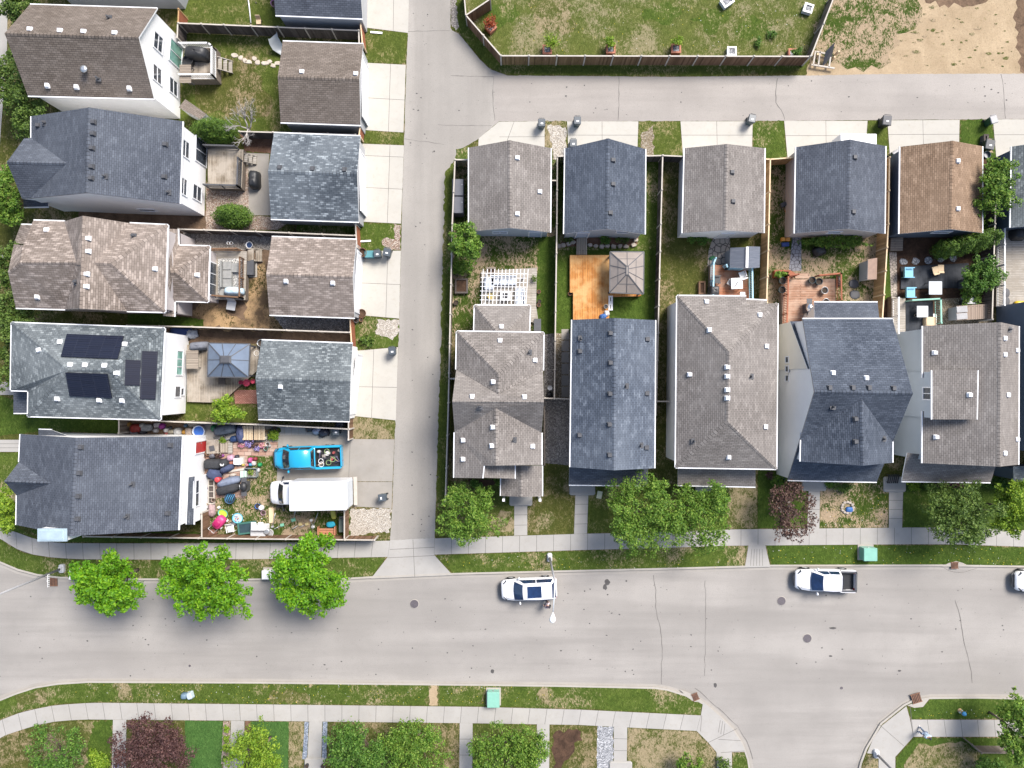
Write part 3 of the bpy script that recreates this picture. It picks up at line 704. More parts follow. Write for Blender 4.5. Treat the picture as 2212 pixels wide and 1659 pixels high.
# front walks
def walk(D, n, z=.146): slabs('front_walk', D, [], [i/n for i in range(1, n)], z, M['conc'])
def landing(x0, y0, x1, y1, z=.3, r=4, mt='conc'):
    b = MB(); a = P(x0, y1, z); c = P(x1, y0, z); b.box(((a.x+c.x)/2, (a.y+c.y)/2, .1), (c.x-a.x, c.y-a.y, z-.1), 0, 0, 1, .12); return props(b.build('porch_landing', M[mt]), kind='structure')
walk([(1111, 1090), (1139, 1090), (1139, 1156), (1110.6, 1157)], 3); walk([(1243, 1068), (1271, 1068), (1268, 1152.5), (1240, 1153.5)], 4); walk([(1747, 1059), (1771.5, 1059), (1770, 1142), (1744, 1142)], 4); walk([(1920.5, 1061), (1951, 1061), (1948.5, 1140), (1920, 1140)], 4)
for a in ((1100, 1050, 1150, 1093), (1230, 1030, 1286, 1070), (1503, 1040, 1548, 1062), (1733, 1030, 1786, 1061), (1910, 1030, 1958, 1063)): landing(*a)
walk([(244, 1555), (273, 1555), (271, 1700), (241, 1700)], 6); walk([(499, 1557), (528, 1557.5), (526, 1700), (494, 1700)], 5); walk([(668, 1558), (696, 1558.5), (694, 1640), (664, 1640)], 1); walk([(993, 1562), (1021, 1562.5), (1020, 1700), (992, 1700)], 4); walk([(1160, 1564), (1187, 1564.5), (1186, 1700), (1158, 1700)], 4); walk([(1326, 1569.5), (1355, 1571), (1354, 1647), (1326, 1647)], 3)
landing(657, 1639, 701, 1690); landing(1316, 1646, 1366, 1690); landing(481, 1644, 504, 1690, mt='concd')
walk([(-60, 825), (45, 825), (45, 853), (-60, 853)], 3); walk([(-60, 950), (60, 950), (60, 976), (-60, 976)], 3); walk([(-60, 548), (60, 551), (60, 560), (-60, 560)], 3)
sheet('side_walk', [(-30, -40), (17, -40), (15, 110), (-2, 330), (-8, 560), (-30, 560)], .138, M['conc'])
# boulevard strips and lawns
VG = .1265
sheet('boulevard_grass', [(-60, 1137), (0, 1165), (22, 1180), (48, 1194), (76, 1201), (118, 1207), (173, 1209.5), (380, 1211), (620, 1209), (834, 1204.5), (799, 1248.5), (745, 1251), (520, 1252.5), (280, 1252), (130, 1248.5), (80, 1243), (38, 1231), (0, 1215), (-60, 1180)], VG, M['g_verge'], .05)
sheet('boulevard_grass', [(942, 1200), (1261, 1190), (1451, 1185), (1616, 1179), (1606, 1224.5), (1451, 1229), (1200, 1235), (980, 1240)], VG, M['g_verge'], .06)
sheet('boulevard_grass', [(1656, 1178), (1970, 1177.5), (2070, 1178), (2300, 1186), (2300, 1225), (2212, 1225), (2096, 1223), (2034, 1222), (1667, 1222.5)], VG, M['g_lush'], .05)
sheet('boulevard_grass', [(0, 1512), (32, 1499), (75, 1485), (125, 1477), (190, 1473), (553, 1474.5), (1037, 1479.5), (1200, 1481.5), (1414, 1486), (1442, 1490), (1468, 1499), (1484, 1507), (1500, 1517), (1518, 1517), (1512, 1544), (1252, 1531), (1037, 1525.5), (553, 1520), (200, 1516), (120, 1521), (50, 1535), (0, 1553), (-60, 1588), (-60, 1533)], VG, M['g_verge'], .06)
sheet('boulevard_grass', [(1962, 1530), (1994, 1528), (2011, 1508), (2109, 1506.5), (2300, 1508), (2300, 1553), (1968, 1552.5)], VG, M['g_lush'], .05)
for D in ([(245, 1475), (275, 1477), (288, 1510), (262, 1512)], [(925, 1478), (948, 1478), (950, 1524), (922, 1523)], [(1045, 1490), (1060, 1495), (1052, 1522), (1030, 1520)], [(1166, 1490), (1186, 1488), (1188, 1526), (1164, 1524)], [(30, 1503), (90, 1486), (100, 1512), (35, 1532)], [(590, 1490), (660, 1495), (668, 1520), (570, 1516)]): sheet('bare_patch', D, .13, M['g_dry'], .3)
sheet('bare_patch', [(930, 1479), (944, 1479), (946, 1524), (926, 1523)], .133, M['sand'], .12)
# south side gardens
sheet('front_lawn', [(110, 1562), (243, 1556), (241, 1700), (90, 1700), (95, 1600)], VG, M['g_dry'], .05); sheet('front_lawn', [(205, 1557), (243, 1556), (240, 1700), (175, 1700)], .13, M['g_lush'], .2)
sheet('front_lawn', [(399, 1557), (481, 1558), (478, 1700), (399, 1700)], .13, M['g_turf'], .03); sheet('front_lawn', [(543, 1558.5), (624, 1559), (622, 1700), (540, 1700)], .13, M['g_turf'], .03)
sheet('front_lawn', [(624, 1559), (657, 1559), (653, 1640), (640, 1700), (622, 1700)], VG, M['g_dry'], .05)
sheet('mulch_bed', [(482, 1558), (498, 1558), (494, 1650), (478, 1650)], .131, M['gr_pink'], .03); sheet('mulch_bed', [(529, 1558), (541, 1558), (540, 1610), (527, 1610)], .131, M['mulch'], .03)
for D in ([(658, 1559), (667, 1559), (663, 1640), (653, 1640)], [(697, 1559), (707, 1559), (705, 1640), (695, 1640)]): sheet('gravel_strip', D, .131, M['gr_blue'], .02)
sheet('gravel_strip', [(1291, 1568), (1325, 1570), (1325, 1700), (1288, 1700)], .131, M['gr_light'], .06)
sheet('planting_bed', [(1200, 1580), (1255, 1580), (1258, 1600), (1240, 1605), (1228, 1640), (1212, 1660), (1194, 1658), (1197, 1600)], .131, M['dsoil'], .25)
sheet('front_lawn', [(1022, 1563), (1158, 1566), (1156, 1700), (1021, 1700)], VG, M['g_mid'], .04); sheet('front_lawn', [(1188, 1566), (1290, 1569), (1288, 1700), (1187, 1700)], VG, M['g_front'], .04); sheet('front_lawn', [(1357, 1573), (1504, 1581), (1528, 1606), (1546, 1627), (1547, 1700), (1357, 1700)], VG, M['g_dry'], .05)
sheet('corner_lawn', [(1583, 1627), (1609, 1626), (1617, 1660), (1620, 1700), (1583, 1700)], .128, M['g_verge'], .03); sheet('corner_lawn', [(1876, 1630), (1896, 1632), (1896, 1700), (1858, 1700)], .128, M['g_dry'], .04)
sheet('corner_lawn', [(1974, 1594), (2300, 1594), (2300, 1700), (1936, 1700), (1936, 1637)], VG, M['g_lush'], .04); sheet('corner_lawn', [(1985, 1606), (2090, 1606), (2120, 1640), (2120, 1700), (1955, 1700), (1960, 1640)], .131, M['g_dry'], .35)
# right front yards
for D, m in (([(965, 1040), (1110, 1036), (1110, 1155), (968, 1160), (960, 1100)], 'g_mid'), ([(1140, 1000), (1242, 1000), (1239, 1153), (1140, 1155.5)], 'g_front'), ([(1272, 1050), (1570, 1050), (1570, 1142), (1269, 1152)], 'g_mid'), ([(1570, 1045), (1635, 1045), (1636, 1141.5), (1570, 1142.5)], 'g_dry'), ([(1637, 1005), (1745, 1040), (1743, 1141), (1637, 1141.5)], 'g_lush'), ([(1773, 1040), (1919, 1040), (1918, 1139), (1772, 1140)], 'g_patch'), ([(1952, 1045), (2300, 1045), (2300, 1145), (1950, 1139)], 'g_lush')): sheet('front_lawn', D, VG, M[m], .04)
sheet('bare_patch', [(1060, 1115), (1105, 1105), (1106, 1148), (1050, 1156)], .131, M['g_dry'], .3); sheet('bare_patch', [(1165, 1110), (1195, 1108), (1190, 1146), (1150, 1148)], .131, M['g_dry'], .3)
sheet('planting_bed', [(1010, 1036), (1082, 1036), (1070, 1048), (1030, 1052), (1014, 1046)], .131, M['dsoil'], .05); sheet('side_gravel', [(1176, 700), (1232, 690), (1232, 1005), (1173, 1000)], .127, M['gr_grey'], .02)
sheet('side_gravel', [(1200, 712), (1236, 712), (1233, 862), (1199, 862)], .131, M['gr_tan'], .02)
# lane verges
sheet('lane_verge', [(962, 370), (984, 345), (980, 480), (974, 800), (968, 1085), (942, 1090), (951, 800), (960, 420)], .1262, M['g_mid'], .1)
sheet('lane_verge', [(976, -40), (1001, -40), (1008, 40), (1082, 124), (1750, 124), (1735, 150), (1600, 162), (1452, 164), (1100, 161), (1062, 148), (1038, 126), (1014, 96), (992, 70), (978, 62)], .1262, M['g_mid'], .12)
sheet('gravel_shoulder', [(972, -20), (984, -10), (988, 40), (992, 58), (985, 66), (974, 52)], .13, M['gr_grey'], .1)
sheet('park_lawn', [(1001, -400), (1007, 33), (1082, 122), (1750, 124), (1799, 0), (1900, -400)], .1275, M['g_park'], .02)
for cx, cy, rr in ((1075, 28, 40), (1190, 30, 60), (1430, 30, 40), (1540, 40, 40), (1630, 60, 40)): sheet('dry_patch', [(cx+rr*math.cos(a)*RJ.uniform(.6, 1.3), cy+rr*.7*math.sin(a)*RJ.uniform(.6, 1.3)) for a in [i*.52 for i in range(12)]], .131, M['g_dry'] if rr > 40 else M['g_verge'], .3)
sheet('vacant_lot', [(1752, 124), (1800, -200), (3200, -200), (3200, 158), (1740, 164)], .1268, M['sand'], .1)
sheet('weedy_ground', [(1752, 122), (1800, -60), (1992, -60), (1990, 40), (1935, 75), (1925, 135), (1900, 150), (1830, 150), (1770, 142)], .131, M['g_patch'], .5)
sheet('dark_soil_patch', [(1995, -30), (2140, -30), (2130, 5), (2080, 16), (2040, 10), (2000, 6)], .1315, M['dirt'], .3)
sheet('weedy_ground', [(2196, -60), (2400, -60), (2400, 160), (2203, 154), (2192, 60)], .1314, M['dirt'], .3)
for i in range(64): 
    x, y = RJ.uniform(1925, 2185), RJ.uniform(8, 148); gk = RJ.choice([.3, .4, .6, 1]); sheet('weed_tuft', [(x+gk*RJ.uniform(3, 11)*math.cos(a), y+gk*RJ.uniform(1.5, 5)*math.sin(a)) for a in [k*.9 for k in range(7)]], .134+i*.0002, M['g_dry'] if i % 3 else M['g_patch'], .12)
# driveways
DR = [([(784, -120), (886, -120), (881.5, 71), (787, 59)], [.66], [.5]), ([(780, 135), (876.5, 140), (871.5, 286), (776, 280)], [.66], [.52]), ([(772, 310), (872.7, 314), (866, 483), (768, 478)], [.7], [.15, .56]), ([(765, 542), (866, 541.5), (862, 688), (760, 679)], [.72], [.5]), ([(755, 759), (859.8, 750), (855, 908), (750, 897)], [.5], [.55]),
      ([(1225, 262), (1379, 262), (1376, 345), (1229, 345)], [.49], [.36]), ([(1470, 262), (1626, 262), (1624, 345), (1476, 345)], [.5], [.36]), ([(1694, 261), (1874, 261), (1868, 350), (1702, 350)], [.5], [.36]), ([(1917, 260), (2073, 259), (2071, 345), (1923, 345)], [.49], [.36]), ([(2145, 258), (2330, 257), (2330, 350), (2153, 350)], [.6], [.36])]
for q, u, v in DR: slabs('driveway', q, u, v, .139, M['drive'])
slabs('driveway', [(1078, 263), (1176.5, 262), (1176.5, 345), (1033, 345)], [.33], [.4], .1392, M['drive']); sheet('driveway_corner', [(1034, 299), (1078, 263), (1079, 300), (1040, 330), (1033, 320)], .1385, M['drive'])
slabs('driveway', [(601, 947), (852, 949), (848, 1040), (598, 1039)], [.62], [], .139, M['concd']); slabs('driveway', [(765, 1041), (848, 1041), (846, 1098), (765, 1094)], [], [], .139, M['concd'])
# strips between the driveways
for D, m in (([(787, 60), (880, 72), (876, 138), (787, 134)], 'g_mid'), ([(780, 281), (871, 288), (871, 312), (778, 309)], 'g_mid'), ([(775, 481), (866, 485), (866, 540), (772, 541)], 'g_verge'), ([(762, 682), (862, 690), (860, 749), (760, 756)], 'g_verge'), ([(758, 900), (854, 910), (851, 948), (757, 946)], 'g_dry'), ([(1177, 262), (1224, 262), (1228, 340), (1190, 345), (1177, 340)], 'g_dry'), ([(1380, 262), (1469, 262), (1474, 340), (1378, 340)], 'g_mid'), ([(1627, 262), (1693, 262), (1700, 342), (1626, 342)], 'g_verge'), ([(1875, 261), (1916, 260), (1921, 345), (1870, 345)], 'g_mid'), ([(2074, 259), (2144, 258), (2152, 345), (2074, 345)], 'g_lush'), ([(985, 322), (1012, 316), (1012, 346), (983, 346)], 'g_verge')): sheet('lane_side_grass', D, .1266, M[m], .1)
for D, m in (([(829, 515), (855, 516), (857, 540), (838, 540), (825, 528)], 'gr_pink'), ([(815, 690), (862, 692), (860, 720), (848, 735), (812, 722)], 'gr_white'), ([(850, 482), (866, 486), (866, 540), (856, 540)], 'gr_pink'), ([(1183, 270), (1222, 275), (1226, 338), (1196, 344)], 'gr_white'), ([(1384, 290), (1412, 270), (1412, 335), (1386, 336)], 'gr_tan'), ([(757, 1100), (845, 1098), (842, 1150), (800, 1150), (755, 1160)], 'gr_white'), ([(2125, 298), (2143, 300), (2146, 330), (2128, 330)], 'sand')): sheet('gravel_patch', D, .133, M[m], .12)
# left yards
sheet('back_lawn', [(395, 0), (600, 0), (600, 40), (775, 64), (775, 66), (386, 50)], VG, M['g_mid'], .03); sheet('back_lawn', [(400, 72), (776, 92), (776, 285), (385, 285)], VG, M['g_mid'], .03)
for D in ([(430, 120), (560, 130), (580, 250), (430, 240)],): sheet('dry_patch', D, .131, M['g_front'], .6)
sheet('mulch_bed', [(520, 288), (592, 292), (590, 330), (528, 328)], .131, M['mulch'], .1); sheet('patio', [(530, 330), (582, 332), (580, 358), (524, 356)], .14, M['concd']); sheet('patio', [(537, 357), (660, 357), (660, 465), (537, 465)], .139, M['concd'])
sheet('gravel_bed', [(445, 395), (537, 357), (538, 466), (640, 470), (600, 496), (445, 497)], .133, M['gr_pink'], .05); sheet('side_yard', [(170, 440), (445, 455), (540, 500), (760, 508), (760, 484), (640, 478), (640, 600), (170, 520)], .1264, M['dirt'], .05)
sheet('back_lawn', [(640, 478), (766, 484), (766, 508), (640, 500)], .13, M['g_verge'], .1)
sheet('bare_yard', [(380, 500), (590, 500), (592, 718), (380, 712)], .1265, M['dirt'], .05); sheet('dry_yard', [(440, 640), (520, 690), (590, 690), (620, 700), (620, 716), (400, 706), (395, 690)], .131, M['g_gold'], .3); sheet('dry_yard', [(525, 600), (575, 560), (590, 690), (530, 690)], .1312, M['g_gold'], .35)
sheet('side_gravel', [(590, 680), (756, 690), (756, 718), (615, 714)], .132, M['gr_grey'], .05); sheet('side_yard', [(275, 670), (440, 690), (440, 705), (275, 703)], .1316, M['g_lush'], .05); sheet('side_gravel', [(395, 502), (590, 512), (590, 540), (395, 540)], .1314, M['gr_grey'], .05)
sheet('side_yard', [(330, 706), (756, 720), (756, 742), (330, 742)], .1265, M['dirt'], .03); sheet('back_lawn', [(400, 870), (560, 880), (560, 925), (400, 915)], VG, M['g_mid'], .03); sheet('brick_patio', [(505, 842), (560, 842), (560, 872), (508, 872)], .138, planks('brick_pavers', (.3, .13, .1), (.4, .2, .16), 0, .1, ln=.2), .0)
sheet('side_lawn', [(-60, 840), (60, 870), (260, 905), (257, 936), (83, 932), (-60, 948)], VG, M['g_lush'], .05); sheet('side_lawn', [(-60, 978), (45, 978), (40, 1140), (80, 1164), (-60, 1120)], VG, M['g_verge'], .04); sheet('side_lawn', [(60, 1145), (440, 1150), (810, 1166), (842, 1166), (620, 1170), (380, 1172), (173, 1171), (110, 1169)], .1266, M['g_lush'], .05)
sheet('side_yard', [(257, 906), (400, 912), (400, 945), (257, 945)], .1275, M['dirt'], .02); sheet('paved_strip', [(400, 912), (755, 927), (755, 948), (440, 960)], .1275, M['concd'], .02)
sheet('back_lawn', [(437, 985), (601, 940), (600, 1040), (770, 1095), (770, 1162), (437, 1162)], .1274, M['g_patch'], .04); sheet('brick_path', [(437, 955), (600, 955), (598, 985), (535, 985), (530, 1075), (440, 1075)], .132, planks('worn_brick_pavers', (.34, .2, .15), (.44, .33, .27), 0, .3, ln=.6), .03); sheet('weeds', [(570, 925), (606, 925), (600, 952), (575, 945)], .1325, M['g_patch'], .15)
# right yards
sheet('back_yard', [(980, 345), (1203, 340), (1200, 720), (972, 720)], .1267, M['g_patch'], .02); sheet('bare_patch', [(1050, 530), (1190, 520), (1150, 580), (1045, 575)], .131, M['g_patch'], .4); sheet('lush_side_grass', [(1165, 510), (1203, 510), (1199, 720), (1150, 720)], .1313, M['g_lush'], .1); sheet('bare_patch', [(975, 670), (1015, 655), (1012, 700), (985, 712)], .131, M['g_patch'], .2)  # strip along the right-hand fence is greener grass with less straw
sheet('back_lawn', [(1204, 338), (1430, 336), (1416, 720), (1198, 720)], .1267, M['g_verge'], .02); sheet('back_lawn', [(1204, 540), (1422, 540), (1416, 720), (1198, 720)], .131, M['g_lush'], .02); sheet('back_lawn', [(1431, 337), (1660, 342), (1656, 660), (1420, 900)], .1267, M['g_front'], .02)
sheet('planting_bed', [(1220, 512), (1380, 512), (1375, 532), (1205, 533)], .133, M['mulch'], .04)
sheet('back_yard', [(1664, 344), (1918, 342), (1906, 690), (1656, 690)], .1267, M['g_patch'], .02); sheet('bare_patch', [(1760, 545), (1880, 550), (1890, 640), (1825, 650), (1770, 570)], .1312, M['g_patch'], .4)
sheet('back_yard', [(1919, 342), (2148, 345), (2143, 720), (1906, 690)], .1267, M['dsoil'], .02); sheet('side_grass', [(1908, 560), (1922, 540), (1925, 640), (1908, 650)], .131, M['g_lush'], .05)
sheet('stone_path', [(1921, 545), (1937, 545), (1938, 640), (1925, 640)], .137, M['sp'] if 'sp' in M else stonepath('crazy_paving', (.38, .33, .28))); sheet('stone_path', [(1712, 513), (1731, 513), (1731, 585), (1704, 585)], .137, stonepath('slate_paving', (.25, .25, .27), 3.2)); sheet('stone_path', [(1541, 512), (1577, 512), (1577, 540), (1573, 575), (1528, 575), (1531, 540)], .137, stonepath('flagstone_paving', (.3, .27, .24), 2.))
sheet('gravel_yard', [(2030, 645), (2143, 640), (2143, 720), (2030, 720)], .132, M['gr_tan'], .05)
for y in range(6): 
    slabs('stepping_slab', [(1213, 711+y*25), (1229, 711+y*25), (1229, 733+y*25), (1213, 733+y*25)], [], [], .139, M['concd'])
# marks on the roads
def blot(name, cx, cy, rx, ry, z, mt, n=14, seed=0):
    rr = random.Random(seed); sheet(name, [(cx+rx*math.cos(6.283*i/n)*rr.uniform(.7, 1.15), cy+ry*math.sin(6.283*i/n)*rr.uniform(.7, 1.15)) for i in range(n)], z, M[mt])
for i, (x, y, rx, ry) in enumerate([(1312, 1258, 6, 7), (1307, 1268, 5, 7), (1353, 1255, 2, 2), (1064, 1450, 4, 5), (1799, 1357, 9, 2.5), (1794, 1417, 4, 2), (1943, 1449, 4, 2), (1545, 1480, 4, 6), (1042, 365, 2, 2), (938, 327, 2, 2), (945, 1030, 2, 2), (930, 1025, 1.6, 1.6), (890, 1048, 2, 2)]): blot('oil_stain', x, y, rx, ry, .0045 if y > 1200 else .1315, 'tar', seed=i)
for D, w in (([(1411, 1242), (1417, 1275), (1416, 1310), (1426, 1355), (1430, 1400), (1429, 1478)], .05), ([(1523, 1255), (1524, 1330), (1523, 1400), (1522, 1460)], .035), ([(2064, 1296), (2075, 1340), (2085, 1400), (2096, 1440), (2100, 1475)], .05), ([(1502, 1486), (1530, 1511), (1561, 1538), (1592, 1567), (1612, 1600), (1626, 1640)], .05), ([(2040, 1228), (2060, 1236), (2085, 1236), (2110, 1228)], .03)): ribbon('road_crack', D, w, .0085, M['crack'], 0, .05)
for D, w in (([(1337, 166), (1337, 215), (1335, 260)], .05), ([(1680, 168), (1675, 200), (1677, 222), (1688, 238), (1695, 258)], .06), ([(1067, 168), (1064, 200), (1067, 240), (1069, 260)], .05), ([(974, 163), (1067, 166)], .04), ([(2163, 160), (2168, 200), (2172, 256)], .05), ([(873, 300), (960, 312)], .03), ([(880, 68), (972, 66)], .03), ([(945, 270), (1062, 271)], .03)): ribbon('lane_crack', D, w, .1315, M['crack'], 0, .04)
b = MB()                                                        # small dark and pale flecks on the paving
for i in range(520):
    if i % 3: x, y, z = RJ.uniform(0, 2212), RJ.uniform(1262, 1468), .0052
    else: x, y, z = (RJ.uniform(885, 940), RJ.uniform(20, 1150), .133) if i % 2 else (RJ.uniform(960, 2212), RJ.uniform(172, 252), .133)
    q = P(x, y, z); e = RJ.choice([.018, .022, .03, .045, .07]); b.face([(q.x+e*RJ.uniform(.5, 1.6)*math.cos(a), q.y+e*RJ.uniform(.5, 1.1)*math.sin(a), z) for a in (0, 1., 2., 3.1, 4.2, 5.2)])
props(b.build('road_flecks', M['tar']), kind='structure')
b = MB(); fr = [(P(x0, y0), P(x1, y1), n) for x0, y0, x1, y1, n in ((180, 1476, 1180, 1518, 200), (1670, 1180, 2200, 1220, 130), (945, 1200, 1600, 1226, 60), (1100, 10, 1730, 118, 80), (440, 1000, 600, 1080, 40), (1780, 1060, 1915, 1138, 50), (1980, 1530, 2200, 1550, 30))]
for p, q, n in fr:
    for i in range(n):
        x, y = RJ.uniform(p.x, q.x), RJ.uniform(q.y, p.y); x += .6*math.sin(i); e = RJ.uniform(.014, .03); b.face([(x+e*math.cos(a), y+e*math.sin(a), .2) for a in (0, 1.2, 2.4, 3.7, 5)], i % 3 > 0)
props(b.build('dandelions', [M['white'], pm((.75, .6, .03), .7, .1, name='dandelion_petals')]), 'scattered yellow and white dandelion heads in the grass strips', 'dandelions', None, 'stuff')
# ================================================================== BUILDINGS, left column
h = House('house', 'pale grey house cut off by the top edge of the picture, left', 'house', 260, -60)
h.block(gable((60, -190), (335, -185), (346, -44), (70, -50), (50, -120), (325, -115), 5, 7.2, ns=False), M['sh_slate'], M['w_grey'])
h.window(430, 2, 1.6, .7, 1) if h.whit(430, 2) else None
h = House('house', 'white gabled house with a plain brown shingle roof', 'house', 230, 140)
rf = h.block(gable((64.5, 9.5), (339.5, 18), (332.5, 213), (60, 206.5), (10, 72), (299.5, 81), 5, 7.2, ns=False), M['sh_brown'], M['w_white'], .25)
h.vents(rf, [(65, 64), (130, 67), (181, 69), (248, 72), (103, 185), (166, 188), (280, 191)]); h.vents(rf, [(236, 39), (213, 170)], 'pipe')
b = MB(); q = h.hit(188, 154, h.tops)[0]; b.lathe((q.x, q.y, q.z), [(.06, 0), (.06, .3), (.26, .36), (.28, .46), (.12, .52)], 12); h.part(b, 'turbine_vent', M['steel'], rf)
for x, y in ((341, 92), (339, 161), (374, 188)): h.window(x, y, 1.15, 1.3, 1, horiz=True)
h.window(381, 119, 1.7, 2., 1, pane='glassg', name='patio_door'); h.window(402, 202, .9, .8, 0)
h.vents(rf, [])
h = House('house', 'white walled house with dark slate roof and a front cross gable', 'house', 230, 345)
rf = h.block([[(192, 232, 7.5), (394, 262, 5), (388, 440, 5), (186, 416.5, 7.5)], [(192, 232, 7.5), (186, 416.5, 7.5), (66, 428, 5), (144, 353, 6.6), (67.5, 297.5, 5), (67.5, 251, 5)], [(15, 350, 6.6), (144, 353, 6.6), (67.5, 297.5, 5), (52, 299, 5)], [(15, 350, 6.6), (47.5, 429, 5), (66, 428, 5), (144, 353, 6.6)]], M['sh_slate'], M['w_white'], .2, rim=M['trimd'])
rp = h.block([[(50, 430, 3.1), (104, 436, 3.1), (104, 446, 2.8), (51, 447, 2.8)]], M['sh_slate'], M['w_blue'], .15, walls=False)
h.vents(rf, [(202, 264), (201, 289), (199, 320), (198, 360), (197, 385), (357, 312), (355, 382), (83, 271)], 'dark'); h.vents(rf, [(97, 266), (227, 381), (364, 416)], 'pipe')
h.window(400, 322, 1.2, 1.2, 1, horiz=True); h.window(438, 331, 1.9, 2., 1, name='patio_door'); h.window(396, 403, 1.2, 1., 1, horiz=True); h.window(425, 417, 1.1, 1.5, 1, horiz=True); h.window(318, 453, 1.3, .6, 0)
h = House('house', 'taupe shingled house with many hips and a low rear family room', 'house', 220, 575)
rf = h.block([[(72, 476, 5), (139, 478, 5), (165, 567, 7), (44, 567, 7), (50, 530, 6.1)], [(44, 567, 7), (165, 567, 7), (140, 668, 5), (34, 665, 5), (17.5, 588, 6.5)], [(44, 567, 7), (50, 530, 6.1), (30, 527, 5.7), (17.5, 588, 6.5)],
  [(179, 466, 7.2), (280, 482, 5), (205, 568, 6.55), (176, 568, 7.2)], [(280, 482, 5), (362, 486, 5), (240, 569, 6.5), (205, 568, 6.55)], [(362, 486, 5), (356, 674, 5), (240, 569, 6.5)], [(356, 674, 5), (274, 672, 5), (205, 568, 6.55), (240, 569, 6.5)], [(172, 667, 7.2), (176, 568, 7.2), (205, 568, 6.55), (274, 672, 5)],
  [(179, 466, 7.2), (176, 568, 7.2), (165, 567, 7), (139, 478, 5)], [(176, 568, 7.2), (172, 667, 7.2), (140, 668, 5), (165, 567, 7)]], M['sh_taupe'], M['w_taupe'], .3)
r2 = h.block([[(358, 494, 3.6), (384, 495, 2.9), (385, 530, 2.9), (368, 589, 4.2)], [(385, 530, 2.9), (452.5, 532, 2.9), (380, 589, 4.2), (368, 589, 4.2)], [(452.5, 532, 2.9), (449, 652, 2.9), (380, 589, 4.2)], [(449, 652, 2.9), (377, 650, 2.9), (368, 589, 4.2), (380, 589, 4.2)], [(377, 650, 2.9), (376, 684, 2.9), (352, 682, 3.6), (368, 589, 4.2)]], M['sh_taupe'], M['w_taupe'], .3)
h.block([[(45, 485, 3.4), (76, 486, 3.4), (62, 528, 3.0), (30, 525, 2.8)]], M['sh_taupe'], M['w_taupe'], .2, walls=False)
h.vents(rf, [(101, 497), (191, 515), (191, 543), (188, 592), (187, 619), (335, 581), (81, 641)]); h.vents(r2, [(426, 594)]); h.vents(rf, [(289, 510), (165, 610)], 'pipe')
h.window(459, 603, 2.6, 1.7, 2, name='patio_door')
for y in (): pass
h = House('house', 'white house under a hipped roof carrying solar panels', 'house', 200, 800)
rf = h.block([[(25, 697, 5), (355, 709, 5), (235, 799, 6.7), (147, 799, 6.7)], [(355, 709, 5), (346, 906.5, 5), (235, 799, 6.7)], [(346, 906.5, 5), (60, 899, 5), (147, 799, 6.7), (235, 799, 6.7)], [(25, 697, 5), (147, 799, 6.7), (61, 844, 5), (23, 843, 5)], [(147, 799, 6.7), (60, 899, 5), (61, 844, 5)]], M['sh_solar'], M['w_white'], .3)
h.block([[(29, 844, 3.3), (61, 844, 3.3), (60, 892, 3), (29, 892, 3)]], M['sh_slate'], M['w_white'], .2)
h.vents(rf, [(130, 739), (270, 744), (85, 756), (152, 788), (184, 789), (226, 790), (252, 806), (124, 861), (215, 864), (264, 865)])
for Q in ([(144, 721), (267, 726), (254, 775), (131, 770)], [(271, 777), (304, 778), (302, 833), (269, 832)], [(307, 758), (341, 759), (336, 863), (302, 862)], [(141, 805), (232, 808), (242, 860), (150, 856)]):
    hs = [h.hit(x, y, h.tops) for x, y in Q]; ct = h.hit(sum(q[0] for q in Q)/4, sum(q[1] for q in Q)/4, h.tops); n = ct[1]; o = Vector((0, 0, H)); pts = []
    for x, y in Q:
        d = P(x, y, 0)-o; t = (ct[0]+n*.12-o).dot(n)/d.dot(n); pts.append(o+d*t)
    b = MB(); e1 = (pts[1]-pts[0]).length; e2 = (pts[3]-pts[0]).length; up = pts[::-1]
    if (up[1]-up[0]).cross(up[2]-up[0]).z < 0: up = up[::-1]
    b.face(up, 0, [((p-pts[0]).dot((pts[1]-pts[0]).normalized()), (p-pts[0]).dot((pts[3]-pts[0]).normalized())) for p in up])
    for p, q in zip(pts, pts[1:]+pts[:1]): b.face([p-n*.06, q-n*.06, q, p], 1)
    h.part(b, 'solar_panel', [M['solar'], M['black']], rf)
h.window(387, 784, 1.9, 1., 2, pane='glassg'); h.window(383, 846, .8, .9, 0); h.window(393, 846, .5, .5, 0)
h = House('house', 'white corner house with dark slate roof and a red back door', 'house', 215, 1045)
rf = h.block([[(164, 945.5, 7.2), (393, 942.7, 5), (385, 1145, 5), (152, 1158, 7.2)], [(164, 945.5, 7.2), (152, 1158, 7.2), (35, 1134, 5), (36, 1070, 5), (109, 1044, 6.4), (41, 998, 5), (44, 938, 5)], [(9, 1040, 6.4), (41, 998, 5), (109, 1044, 6.4)], [(9, 1040, 6.4), (109, 1044, 6.4), (36, 1070, 5)]], M['sh_slate'], M['w_white'], .22, rim=M['trimd'])
r2 = h.block([[(407, 1031, 3.5), (421, 1029, 3.0), (418, 1133, 3.0), (403, 1133, 3.5)]], M['sh_slate'], M['w_white'], .12)
h.block([[(83, 928, 3.3), (111, 929, 3.3), (150, 943, 3.0), (83, 944, 3.0)]], M['sh_slate'], M['w_white'], .1, walls=False)
h.vents(rf, [(175, 966), (172, 1022), (170, 1072), (168, 1121), (368, 962), (362, 1109)], 'dark'); h.vents(rf, [(285, 1046), (274, 1116)], 'pipe')
h.door(430, 966, .9, 2., pm((.42, .03, .03), .4, .1, name='red_door_paint')); h.window(423, 1066, 2., 1., 1)
